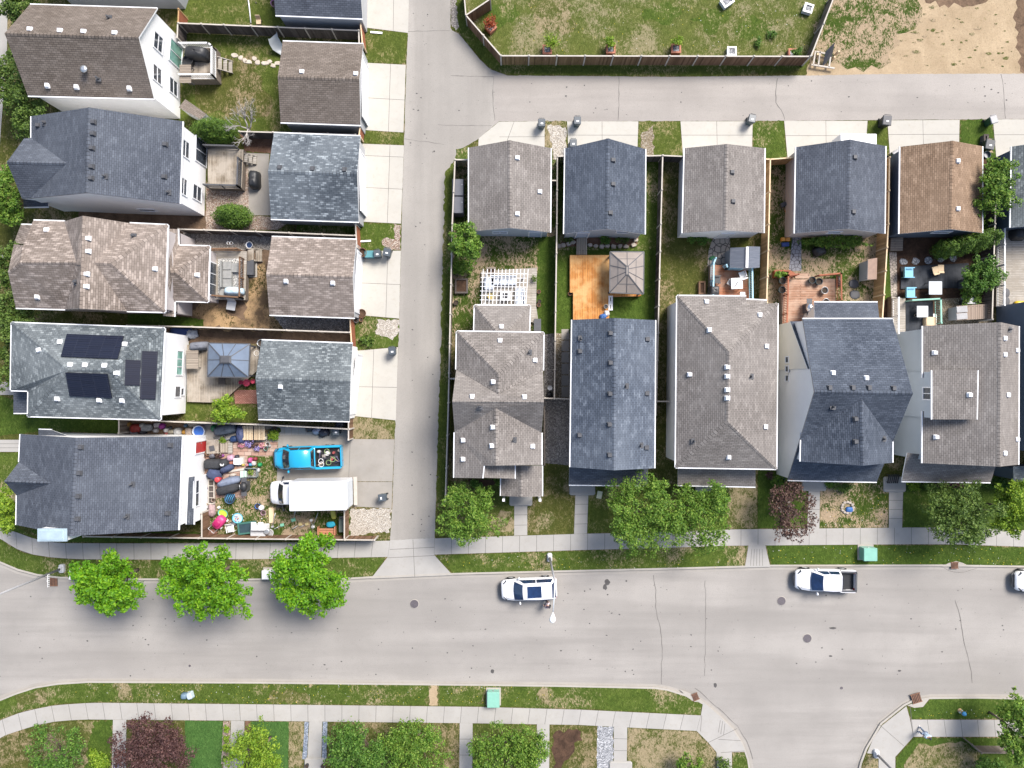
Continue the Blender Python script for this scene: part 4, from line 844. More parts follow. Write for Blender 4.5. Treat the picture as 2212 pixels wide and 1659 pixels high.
b = MB(); q = P(115, 1155, 7.); b.box((q.x, q.y, 1.5), (2.1, .85, 5.5)); c = h.part(b, 'chimney', M['w_white']); b = MB(); b.box((q.x, q.y, 7.0), (2.2, .95, .12)); b.box((q.x-.1, q.y, 7.12), (1.8, .7, .06)); h.part(b, 'chimney_cap', pm((.5, .62, .68), .35, .15, 2, .4, name='pale_blue_metal'), c)
# garages, left column
def garage(label, fs, shm, wallm, vents=(), vk='white', door=None, ov=.18, zr=4.1, ns=True, sides=()):
    xs = [p[0] for f in fs for p in f]; ys = [p[1] for f in fs for p in f]
    g = House('garage', label, 'garage', sum(xs)/len(xs), sum(ys)/len(ys)); rf = g.block(fs, M[shm], M[wallm], ov)
    if vk == 'dark': g.vents(rf, vents, 'dark')
    else: g.vents(rf, vents)
    return g, rf
def east_door(g, px, py, w=4.8):
    g.door(px, py, w, 2.15, M['trim'], 'garage_door', False)
g, rf = garage('dark roofed garage cut off by the top edge above the fence', gable((590, -170), (790, -165), (783, 40), (595, 32.5), (586, -72), (776, -66), 2.75, 4.2, ns=False), 'sh_slate', 'w_grey')
g, rf = garage('brown shingled garage with two white roof vents, top left row', gable((610.7, 89), (784.7, 95), (779, 270), (606, 264), (600, 166), (776.5, 171), 2.75, 4.15, ns=False), 'sh_brown', 'w_grey', [(652, 155.5), (787.5-19, 160)]); east_door(g, 779.5, 180)
g, rf = garage('mottled slate garage with three dark roof vents in a row', gable((591.5, 287), (778.5, 294), (775, 479), (585, 472.7), (579, 370), (771.5, 376), 2.75, 4.15, ns=False), 'sh_slate2', 'w_grey', [(604, 362), (675, 365), (744, 367)], 'dark'); east_door(g, 774.5, 385)
g, rf = garage('taupe shingled garage beside the bare dirt yard', gable((587, 511.5), (770, 517.5), (766, 686.5), (582, 680), (575, 592.7), (762, 598), 2.75, 4.15, ns=False), 'sh_taupe', 'w_grey', [(618, 607), (719, 611)]); east_door(g, 765, 605)
g, rf = garage('grey green shingled garage next to the blue gazebo', gable((565, 734.7), (761.5, 742), (755, 910), (558, 905), (552, 817), (757, 823), 2.75, 4.15, ns=False), 'sh_solar', 'w_white', [(606, 835)]); east_door(g, 759, 830)
# garages, lane row
def rg(label, nw, ne, se, sw, ra, rb, shm, wm, vents, vk='white'): return garage(label, gable(nw, ne, se, sw, ra, rb, 2.75, 4.1), shm, wm, vents, vk)
g, rf = rg('grey brown garage at the lane corner, with blue-grey rear wall', (1013, 319), (1190, 320), (1188.5, 502), (1013, 500), (1101, 303), (1101.5, 492.5), 'sh_taupe2', 'w_bgrey', [(1117, 341), (1165.5, 414), (1117, 462)]); g.window(1080, 501.5, 1.1, .45, 1); g.door(1156, 506, .95, 2., M['w_blue'])
g, rf = rg('steel blue garage with boardwalk at its back door', (1221, 320.5), (1394, 322), (1393, 506), (1218.5, 505), (1313.5, 299), (1310.5, 494.5), 'sh_dark', 'w_bgrey', [(1324, 346), (1324, 398), (1318, 460)], 'dark'); g.door(1258, 506, .95, 2., M['w_blue']); g.window(1345, 500.5, .9, .4, 0)
g, rf = rg('taupe garage between the steel blue and slate blue garages', (1479, 320), (1652, 320), (1650, 503), (1474.5, 503.5), (1570, 311), (1567, 497.5), 'sh_taupe2', 'w_white', [(1581, 372), (1583, 435)], 'dark'); g.door(1572, 504, .95, 2., M['trim'])
g, rf = rg('slate blue garage with a white trailer parked behind it', (1720, 317.5), (1913, 315.5), (1911, 504.5), (1717, 504), (1836.6, 301), (1831.5, 494), 'sh_slate', 'w_taupe', [(1846, 340), (1843, 458)], 'dark'); g.window(1802, 501, 1., .4, 0)
g, rf = rg('orange brown shingled garage beside a leafy tree', (1945, 317), (2122, 316), (2122, 503), (1943, 505), (2058, 304), (2054, 495), 'sh_tan', 'w_navy', [(2068, 348), (2068, 451)]); g.window(2034, 500.5, 1.3, .5, 0)
g, rf = rg('grey garage cut off by the right edge', (2186, 316.5), (2360, 316), (2358, 492), (2183, 491.5), (2275, 303), (2272, 484), 'sh_solar', 'w_navy', [])
# ================================================================== BUILDINGS, right row
h = House('house', 'grey brown house at the lane with a pergola deck behind', 'house', 1080, 870)
r0 = h.block([[(1025.5, 659.5, 2.9), (1145, 660, 2.9), (1094, 717, 4.0), (1074, 717, 4.0)], [(1025.5, 659.5, 2.9), (1074, 717, 4.0), (1024, 722, 2.9)], [(1145, 660, 2.9), (1143, 722, 2.9), (1094, 717, 4.0)]], M['sh_taupe2'], M['w_grey'], .25)
rf = h.block([[(987, 716, 5), (1174, 718.5, 5), (1077, 808, 6.9)], [(987, 716, 5), (1077, 808, 6.9), (1076, 851, 6.9), (985.5, 798, 5)], [(1174, 718.5, 5), (1173, 800, 5), (1076, 851, 6.9), (1077, 808, 6.9)],
  [(985.5, 798, 5), (1076, 851, 6.9), (1173, 800, 5), (1175, 868.5, 7.1), (977, 867.5, 7.1)], [(977, 867.5, 7.1), (1175, 868.5, 7.1), (1170, 935, 5), (1071, 882, 6.8), (982, 934, 5)],
  [(1071, 882, 6.8), (1071, 1006, 6.8), (1045, 1006, 6.2), (1042, 1033, 6.1), (981, 1032, 5), (982, 934, 5)], [(1071, 882, 6.8), (1170, 935, 5), (1170, 1004, 5), (1071, 1006, 6.8)]], M['sh_taupe2'], M['w_grey'], .25)
h.block([[(1043, 1000, 6.0), (1112, 1000, 4.6), (1112, 1034, 4.6), (1042, 1032, 6.0)]], M['sh_taupe2'], M['w_grey'], .15)
rp = h.block(gable((1083, 1006), (1171, 1006), (1171, 1072), (1082, 1071), (1126, 1006), (1126, 1073.5), 2.9, 3.7), M['sh_taupe2'], M['w_grey'], .3, walls=False)
h.vents(r0, [(1083, 706)]); h.vents(rf, [(1080, 736), (1155, 778), (1066, 825), (1020, 857), (1133, 858), (1065, 923), (1001, 951), (1063, 963), (1150, 964), (1001, 992)]); h.vents(rf, [(1143, 761), (1037, 878), (1110, 950)], 'pipe')
b = MB()
for x in (1088, 1166): q = P(x, 1068, 0); b.box((q.x*.96, q.y, .1), (.2, .2, 2.9))
h.part(b, 'porch_post', M['trim'])
h = House('house', 'long steel blue gabled house with an orange deck behind', 'house', 1325, 850)
rf = h.block(gable((1236, 690.7), (1415.5, 691.5), (1413.6, 1011.5), (1232, 1009), (1327, 687), (1326, 1016), 5, 6.8), M['sh_blue'], M['w_grey'], .25)
rp = h.block([[(1230, 1008, 3.7), (1400, 1010, 3.7), (1399, 1049, 2.9), (1229, 1047, 2.9)]], M['sh_slate'], M['w_grey'], .3, walls=False)
h.vents(rf, [(1319, 720), (1253, 759), (1319, 784), (1318, 851), (1398, 733), (1397, 850), (1317, 917), (1252, 940), (1317, 983), (1396, 967)], 'dark'); h.vents(rf, [(1255, 731), (1352, 834), (1384, 962)], 'pipe')
h = House('house', 'large taupe hip roofed house with five white vents along the ridge', 'house', 1570, 830)
rf = h.block([[(1463, 639, 5), (1612, 640, 5), (1613, 656, 5.3), (1680, 655, 5), (1575, 760, 7.2)], [(1463, 639, 5), (1575, 760, 7.2), (1572, 911, 7.2), (1459.6, 1009.5, 5)], [(1680, 655, 5), (1677, 1013, 5), (1572, 911, 7.2), (1575, 760, 7.2)], [(1677, 1013, 5), (1459.6, 1009.5, 5), (1572, 911, 7.2)]], M['sh_taupe2'], M['w_white'], .3)
h.block([[(1612, 647, 4.7), (1657, 649, 4.7), (1657, 657, 4.9), (1613, 656, 4.9)]], M['sh_taupe2'], M['w_beige'], .1, walls=False)
rp = h.block([[(1465, 1008, 3.6), (1632, 1010, 3.6), (1632, 1051.5, 2.9), (1464, 1048, 2.9)]], M['sh_taupe2'], M['w_beige'], .3, walls=False)
h.vents(rf, [(1526, 652), (1641, 681), (1532, 713), (1655, 748), (1490, 809), (1571, 793), (1571, 813), (1571, 842), (1571, 860), (1653, 922), (1574, 987)]); h.vents(rf, [(1622, 813), (1499, 953)], 'pipe')
h = House('house', 'dark navy roofed house with tall cream side wall and front gable', 'house', 1830, 860)
r0 = h.block([[(1759, 653, 2.9), (1896, 653, 2.9), (1900, 694, 3.9), (1760, 694, 3.9)]], M['sh_slate'], M['w_beige'], .25)
rf = h.block([[(1734, 689, 5), (1928, 689, 5), (1972, 850, 7.5), (1759.5, 846.5, 7.5)], [(1759.5, 846.5, 7.5), (1972, 850, 7.5), (1894, 1041, 2.9), (1702, 1037, 2.9)]], M['sh_dark'], M['w_white'], .12, rim=M['trimd'])
rg_ = h.block([[(1861, 857, 7.2), (1864, 1006, 7.0), (1729.5, 997, 5.1), (1731, 934, 5.1)], [(1861, 857, 7.2), (1928, 937, 5.1), (1928, 999.5, 5.1), (1864, 1006, 7.0)]], M['sh_dark'], M['w_white'], .1)
h.block([[(1707, 694, 3.0), (1727, 694, 3.0), (1749, 797, 6.2), (1745, 797, 6.3)]], M['sh_dark'], M['w_beige'], .05, gut=False)
h.vents(rf, [(1792, 838), (1842, 838), (1877, 838), (1930, 839)], 'dark'); h.vents(rf, [(1799, 806), (1871, 817)]); h.vents(rg_, [(1848, 905), (1848, 954)], 'dark'); h.vents(rg_, [(1908, 948)], 'pipe'); h.vents(rf, [(1799, 879)], 'pipe')
for y in (777, 797, 817): h.window(1701, y, .42, .5, 0)
h = House('house', 'grey brown house with blue grey walls and a shed dormer', 'house', 2090, 850)
rf = h.block([[(2161.5, 696, 7.3), (2201, 704.5, 5), (2200, 1004, 5), (2159, 1008, 7.3)], [(1994, 704, 5), (2161.5, 696, 7.3), (2159, 1008, 7.3), (1993, 1000.5, 5), (1993.5, 888, 5), (2032, 888, 5.53), (2032, 816, 5.53), (1994, 816, 5)]], M['sh_taupe2'], M['w_bgrey'], .22)
rd = h.block([[(2014, 800, 6.3), (2112, 800, 7.05), (2110, 906, 7.05), (2014, 906, 6.3)]], M['sh_taupe2'], M['w_bgrey'], .1)
rp = h.block([[(1948, 1039.5, 2.9), (2140, 1042, 2.9), (2153, 1000, 4.), (1960, 978, 4.2)]], M['sh_taupe2'], M['w_bgrey'], .3, walls=False)
h.vents(rf, [(2019, 762), (2022, 944), (2169, 731), (2169, 766), (2196, 757), (2176, 853), (2169, 979), (2196, 949)]); h.vents(rd, [(2094, 853)]); h.vents(rf, [(2179, 712)], 'pipe')
h.window(2004, 850, .85, 1., 1)
h = House('house', 'dark blue house cut off by the right edge of the picture', 'house', 2300, 850)
rf = h.block(gable((2238, 640), (2460, 640), (2460, 985), (2238, 985), (2345, 630), (2345, 990), 5, 7.2), M['sh_slate'], M['w_navy'], .25)
h.block([[(2191, 1008, 3.2), (2300, 1006, 3.8), (2300, 1044, 2.9), (2191, 1043, 2.9)]], M['sh_solar'], M['w_navy'], .25)
# ================================================================== FENCES
GF = 'garden fences between the houses'
fence('weathered fence between the two top left back yards', [[(386, 50), (484, 54), (775, 66)], [(384, 51), (383, 82)], [(775, 66), (776, 95)]], mt='f_dark')
fence('short orange board fence beside the top left house', [[(386, 20), (385, 48)]], mt='f_red', cap='f_new')
fence('grey fence between the brown and mottled slate garages', [[(517, 284), (590, 286), (768, 291)]], mt='f_dark'); fence('short brown gate fence between brown and mottled garages', [[(778, 272), (776, 292)]], mt='f_red', cap='f_capn')
fence('brown fence panel beside the dark top garage', [[(778, 43), (783, 94)]], mt='f_red', cap='f_capn')
fence('weathered fence along the bare dirt yard, upper side', [[(386, 495), (553, 500), (767, 509)]], mt='f_dark'); fence('brown gate fence above the taupe garage driveway', [[(768, 484), (771, 534)]], mt='f_red')
fence('weathered fence along the bare dirt yard, lower side', [[(275, 703), (415, 706), (756, 718)]], mt='f_grey'); fence('brown gate fence below the taupe garage driveway', [[(756, 688), (760, 752)]], mt='f_red', cap='f_capn')
fence('grey fence above the cluttered yard of the corner house', [[(257, 906), (400, 912), (553, 917), (755, 927)], [(257, 906), (257, 936)]], mt='f_grey'); fence('short dark gate fence beside the grey green garage', [[(753, 898), (753, 950)]], mt='f_brown')
fence('long brown fence along the pavement below the corner house', [[(181, 1159), (553, 1164), (809, 1166.5)], [(436, 1108), (436, 1162)], [(744, 1104), (744, 1164)]], 1.7, mt='f_brown')
fence('long pale grey fence along the lane beside the pergola house', [[(1012, 345), (983, 345), (977, 484), (968.5, 870), (962, 1082)], [(968, 818), (981, 818)]], 1.9, mt='f_grey')
fence('dark fence between the pergola house and the steel blue house', [[(1220, 337), (1204, 338), (1203, 484), (1197.5, 861)], [(1177, 860), (1232, 862)], [(1190, 390), (1203, 390)]], mt='f_dark')
fence('dark fence along the lawn right of the steel blue house', [[(1396, 337), (1431.5, 336), (1427.5, 484), (1417, 896)], [(1432, 336), (1477, 338)], [(1418, 867), (1453, 867)]], mt='f_dark')
fence('new cedar fence right of the grey blue garden shed', [[(1653, 344), (1664, 344), (1661, 484), (1656, 654)], [(1665, 344), (1720, 340)]], 1.9, mt='f_new', cap='f_capn')
fence('new cedar fence between slate blue and orange brown garages', [[(1921.5, 340), (1919, 484), (1913, 585), (1906, 688)]], 1.9, mt='f_new', cap='f_capn')
fence('weathered fence beside the round barbecue, far right', [[(2151, 440), (2149, 484), (2143, 690)]], 1.8, mt='f_dark')
fence('brown board fence around the park lawn', [[(1001, -30), (1006.5, 33), (1082, 120.5), (1750, 122)], [(1006.5, 33), (1059, -2)]], 1.8, mt='f_brown'); fence('grey fence slanting up beside the sandy lot', [[(1752, 121), (1806, -18)]], 1.8, mt='f_grey')
fence('low weathered fence in the bottom right corner', [[(2099, 1608), (2119, 1626), (2320, 1628)]], 1.3, mt='f_grey', cap='f_grey')
fence('thin grey wire fence beside the corner house porch', [[(1176, 1004), (1176, 880)]], .9, mt='f_dark', cap='f_grey', post=3)
# ================================================================== DECKS, PERGOLA, GAZEBOS, SHEDS
deck('pale back deck with white balusters behind the white gabled house', [(398, 103), (466, 103), (468, 172), (397, 172)], 1.15, 'wd_tan', rails=[[(398, 104), (460, 104), (467, 110), (467, 171), (398, 171)]], stairs=[((468, 121), (468, 147), (494, 135), 3, 'wd_pale')])
deck('weathered back deck with dark railing behind the white slate roofed house', [(449, 321), (526, 323), (522, 408), (449, 406)], .95, 'wd_tan', rails=[[(450, 321), (516, 323)], [(523, 348), (521, 407), (450, 405)]], railm='dgrey', stairs=[((526, 330), (525, 348), (548, 340), 3, 'wd_pale')])
dk = deck('back deck with brown railing behind the taupe house', [(455, 541), (533, 543), (530, 648), (452, 646)], .85, 'wd_pale', rails=[[(455, 542), (520, 541)], [(527, 560), (526, 645), (456, 640)]], railm='f_brown', stairs=[((532, 536), (532, 562), (562, 549), 2, 'wd_tan')])
zz = NT('patterned_rug'); p_ = zz.pos(); wv = zz.add('ShaderNodeTexWave'); zz.l.new(zz.map(p_, rot=(0, 0, .8)), wv.inputs[0]); wv.inputs['Scale'].default_value = 3.2; wv.inputs['Distortion'].default_value = 9; wv.inputs['Detail Scale'].default_value = 2.5
zz.col(zz.ramp(wv.outputs['Fac'], [(.42, (.06, .06, .06)), (.5, (.62, .61, .58))])); M['rug'] = zz.done(.95)
b = MB(); a = P(472, 612, .86); b.box((P(497, 582, .87).x, a.y+.6, .872), (2., 2.9, .012)); props(b.build('outdoor_rug', M['rug']), 'black and white patterned rug on the taupe house deck', 'rug')
deck('timber deck beside the blue gazebo', [(404, 745), (560, 748), (556, 800), (478, 870), (404, 868)], .5, 'wd_tan'); deck('weathered pergola deck behind the grey brown house', [(1040, 586), (1160, 578), (1158, 660), (1164, 700), (1040, 668)], .45, 'wd_pale')
deck('long orange stained deck behind the steel blue house', [(1231, 551), (1316, 551), (1316, 636), (1382, 633), (1382, 640), (1316, 641), (1316, 700), (1238, 700), (1238, 632), (1231, 632)], .6, 'wd_orange'); deck('orange deck floor under the grey gazebo', [(1317, 552), (1385, 552), (1385, 638.5), (1317, 638.5)], .603, 'wd_orange', name='deck')
deck('worn grey boardwalk from the steel blue garage door', [(1246, 508), (1268, 508), (1268, 550), (1245, 550)], .4, 'wd_grey2', name='boardwalk', cat='boardwalk')
deck('orange deck with pale blue railing below the grey blue shed', [(1534, 572), (1612, 575), (1620, 650), (1533, 645)], .7, 'wd_red', rails=[[(1535, 573), (1534, 645)], [(1617, 582), (1618, 650)]], railm='util'); M['lblue'] = pm((.3, .52, .62), .5, .1, name='pale_blue_paint')
r = [o for o in bpy.data.objects if o.get('label', '').startswith('orange deck with pale blue')][0]
for ch in r.children:
    if ch.name.startswith('railing'): ch.data.materials[0] = M['lblue']
railing(r, [P(1562, 576, .7), P(1566, 583, .7), P(1596, 584, .7)], .7, .95, 'lblue'); railing(r, [P(1536, 572, .7), P(1539, 562, .5)], .6, .95, 'lblue')
deck('worn red brown deck with red railing behind the dark navy house', [(1688, 604), (1805, 602), (1806, 655), (1760, 690), (1758, 720), (1690, 722)], .75, 'wd_worn', rails=[[(1742-26, 596), (1694, 598), (1690, 720)], [(1760, 598), (1806, 594), (1807, 650)]], railm='f_red', stairs=[((1720, 601), (1752, 601), (1736, 588), 2, 'wd_worn')])
M['wd_dark'] = planks('black_deck_boards', (.022, .026, .034), (.034, .04, .05), R(90), wear=(.06, .065, .075))
deck('black boarded patio with blue chairs below the orange brown garage', [(1946, 576), (2092, 568), (2098, 606), (2078, 622), (1946, 624)], .25, 'wd_dark', skirt='f_dark'); deck('pale ramp deck with white railing beside the dark patio', [(1926, 640), (1956, 645), (1956, 720), (1926, 722)], .8, 'wd_pale', rails=[[(1928, 646), (1928, 722)]], railm='white')
deck('black deck with a table beside the pale ramp', [(1957, 652), (2016, 650), (2016, 716), (1957, 718)], .8, 'wd_dark', skirt='f_dark', rails=[[(1957, 651), (2018, 648), (2019, 700)]], railm='util'); deck('silver grey deck with railing at the far right', [(2152, 482), (2330, 482), (2330, 660), (2152, 662)], .75, 'wd_pale', rails=[[(2154, 490), (2153, 662)]], railm='white')
def gazebo(label, D, z, zt, mt, rib, px, py, lx, ly, post='dgrey', vent=True):
    c = P(px, py, zt); r = thing('gazebo', label, 'gazebo', (c.x, c.y, .12)); Q = [P(x, y, z) for x, y in D]
    T = [c+Vector((sx*lx, sy*ly, 0)) for sx, sy in ((-1, 1), (1, 1), (1, -1), (-1, -1))]
    b = MB()
    for i in range(4):
        j = (i+1) % 4; f = [Q[j], Q[i], T[i], T[j]]
        if (f[1]-f[0]).cross(f[2]-f[0]).z < 0: f = f[::-1]
        b.face(f); b.face([p-Vector((0, 0, .03)) for p in f[::-1]])
    b.face(T[::-1] if (T[1]-T[0]).cross(T[2]-T[0]).z > 0 else T)
    rf = b.build('roof', mt, r); b = MB(); u = Vector((0, 0, .03))
    for i in range(4):
        j = (i+1) % 4; b.beam(Q[i]+u, T[i]+u, .07, .04); b.beam(Q[i]+u, Q[j]+u, .09, .1); b.beam(T[i]+u, T[j]+u, .07, .05)
        n = 2 if (Q[i]-Q[j]).length > 3 else 1
        for k in range(n): t = (k+1)/(n+1); b.beam(Q[i].lerp(Q[j], t)+u, T[i].lerp(T[j], t)+u, .045, .04)
        m = .5; b.beam(Q[i].lerp(T[i], m)+u*.8, Q[j].lerp(T[j], m)+u*.8, .03, .03) if rib == 2 else None
    b.build('roof_rib', M[post], rf)
    if vent: b = MB(); b.box((c.x, c.y, zt+.02), (2*lx+.25, 2*ly+.25, .1), 0, 0, .7); b.build('roof_cap', M[post], rf)
    m = sum(Q, Vector())/4
    for q in Q: b = MB(); p = m.lerp(q, .9); b.box((p.x, p.y, .12), (.12, .12, z-.12)); b.build('post', M[post], r)
    return r
gazebo('blue metal roofed gazebo on the timber deck', [(450, 741), (540, 743), (537, 815), (448, 814)], 2.2, 3.1, pm((.13, .17, .235), .45, .12, 2, name='blue_roof_sheet'), 1, 487, 777, .35, .2); gazebo('grey translucent roofed gazebo beside the orange deck', [(1318, 544), (1391, 544), (1390, 635), (1317, 632)], 2.2, 3., pm((.26, .225, .2), .4, .12, 2, name='grey_roof_sheet'), 2, 1355, 584, .08, .35, vent=False)
# pergola
pr = thing('pergola', 'white slatted pergola over the lounge furniture', 'pergola', P(1090, 625, .12)); zt = 2.5
for k in range(13):
    t = k/12; b = MB(); b.beam(P(1045+96*t-(1 if k == 0 else 0), 581, zt), P(1040+96*t, 660, zt), .045, .05); b.build('rafter', M['white'], pr)
for k in range(8): b = MB(); y = 590+k*9.6; b.beam(P(1039-k*.4, y, zt-.055), P(1138-k*.4, y+1.3, zt-.055), .04, .05); b.build('slat', M['white'], pr)
for x, y in ((1050, 593), (1132, 593), (1046, 655), (1128, 656)): b = MB(); q = P(x, y, zt-.24); b.box((q.x, q.y, .45), (.12, .12, zt-.24-.45)); b.build('post', M['white'], pr)
# sheds
def shed(label, D, zw, zr, rx, mt, wall, name='shed', ridge=True):
    """gabled shed; D eave corners nw, ne, se, sw; ridge at plan x rx"""
    c = sum((P(x, y, 0) for x, y in D), Vector())/4; h_ = House(name, label, 'shed', sum(x for x, y in D)/4, sum(y for x, y in D)/4)
    nw, ne, se, sw = D
    if ridge: h_.block([[(*nw, zw), (rx, nw[1]-1, zr), (rx-1, sw[1]+1, zr), (*sw, zw)], [(rx, ne[1]-1, zr), (*ne, zw), (*se, zw), (rx-1, se[1]+1, zr)]], mt, wall, .08, gut=False, cap=True, th=.06)
    else: h_.block([[(*nw, zr), (*ne, zw), (*se, zw), (*sw, zr)]], mt, wall, .08, gut=False, cap=False, th=.06)
    return h_
M['shedroof'] = planks('ribbed_shed_roof', (.12, .135, .17), (.15, .165, .2), 0, .1, (.07, .08, .1)); 
shed('grey blue resin shed with white ridge strip on the red deck', [(1578, 535), (1642, 533), (1641, 578), (1577, 578)], 1.9, 2.5, 1615, M['shedroof'], pm((.24, .25, .28), .5, .08, name='shed_resin'))
b = MB(); b.beam(P(1614.5, 533, 2.55), P(1613.5, 578, 2.55), .2, .05); o = b.build('ridge_strip', M['white'], [o for o in bpy.data.objects if o.get('label', '').startswith('grey blue resin')][0])
shed('brown lean shed against the cedar fence', [(1875, 560), (1895, 557), (1894, 603), (1874, 604)], 1.5, 1.75, 0, pm((.25, .17, .13), .7, .15, 3, name='brown_roof_felt'), M['w_grey'], ridge=False)
shed('low dark roofed lean-to at the corner of the white gabled house', [(386, 232), (400, 214), (446, 246), (434, 258)], 1.7, 2.0, 0, M['sh_brown'], M['w_white'], ridge=False, name='lean_to')
h_ = shed('grey boxed storage shed with brown plank lid, far right yard', [(2066, 661), (2137, 656), (2140, 688), (2066, 692)], 1.2, 1.35, 0, planks('plank_lid', (.26, .2, .16), (.34, .27, .22), R(90), .16), M['w_grey'], ridge=False)
b = MB(); z = 1.36
for y0 in (664, 679): b.beam(P(2067, y0+5, 1.4), P(2090, y0+3, 1.39), .5, .03)
b.build('grey_panel', M['grey'], h_.r)
for i, (y, l) in enumerate(((416, 'dark grey storage shed beside the lane fence, upper of two'), (453, 'dark grey storage shed beside the lane fence, lower of two'))):
    q = P(992, y, 0); r = thing('storage_shed', l, 'shed', (q.x, q.y, .12), 0, 'storage sheds by the lane fence'); b = MB(); b.box((q.x, q.y, .12), (.85, 1.35, 1.35)); b.build('cabinet', M['dgrey'], r); b = MB(); b.box((q.x, q.y, 1.47), (.95, 1.45, .16), 0, 0, .9); lid = b.build('lid', pm((.1, .105, .125), .5, .15, name='shed_lid'), r)
    b = MB(); b.box((q.x+.35, q.y+.2, 1.64), (.06, .06, .04)); b.build('latch', M['steel'], lid)
# white trailer behind the slate blue garage
q = P(1855, 312, 2.2); r = thing('trailer', 'white enclosed trailer mostly hidden behind the slate blue garage', 'trailer', (q.x, q.y, .14)); b = MB(); b.box((q.x, q.y, .6), (2.95, 1.75, 1.6), 0, 0, 1, .05); b.build('body', M['white'], r)
b = MB(); b.beam((q.x-1.4, q.y, .62), (q.x-2.0, q.y, .62), .1, .1); b.build('tow_bar', M['dgrey'], r)
for sx in (-.5, .5):
    for sy in (-.8, .8): b = MB(); b.tube([(q.x+sx, q.y+sy-.09, .47), (q.x+sx, q.y+sy+.09, .47)], .33, 14); b.build('wheel', M['rubber'], r)
# ================================================================== VEHICLES
def prof(u, xs, vs): return float(np.interp(u, xs, vs))
def wheels(r, xs, tw, rad, mt='rubber', z0=0):
    for x in xs:
        for s_ in (-1, 1):
            b = MB(); b.tube([(x, s_*(tw-.11), z0+rad), (x, s_*(tw-.08), z0+rad), (x, s_*(tw+.1), z0+rad), (x, s_*(tw+.12), z0+rad)], [rad*.9, rad, rad, rad*.9], 18); w = b.build('wheel', M[mt], r, True)
            b = MB(); b.tube([(x, s_*(tw+.1), z0+rad), (x, s_*(tw+.13), z0+rad)], rad*.6, 12); b.build('rim', M['steel'], w, True)
def hull(b, L, hw, st, m=0, zlo=.32):
    """st: (x, half width, shoulder z, crown z) stations from nose (-L/2) to tail"""
    rows = []
    for x, w, zs, zc in st:
        rows.append([(x, -w*.9, zlo), (x, -w, zlo+.12), (x, -w, zs-.12), (x, -w*.95, zs), (x, -w*.75, zs+(zc-zs)*.75), (x, -w*.35, zc), (x, w*.35, zc), (x, w*.75, zs+(zc-zs)*.75), (x, w*.95, zs), (x, w, zs-.12), (x, w, zlo+.12), (x, w*.9, zlo)])
    b.grid(rows, m)
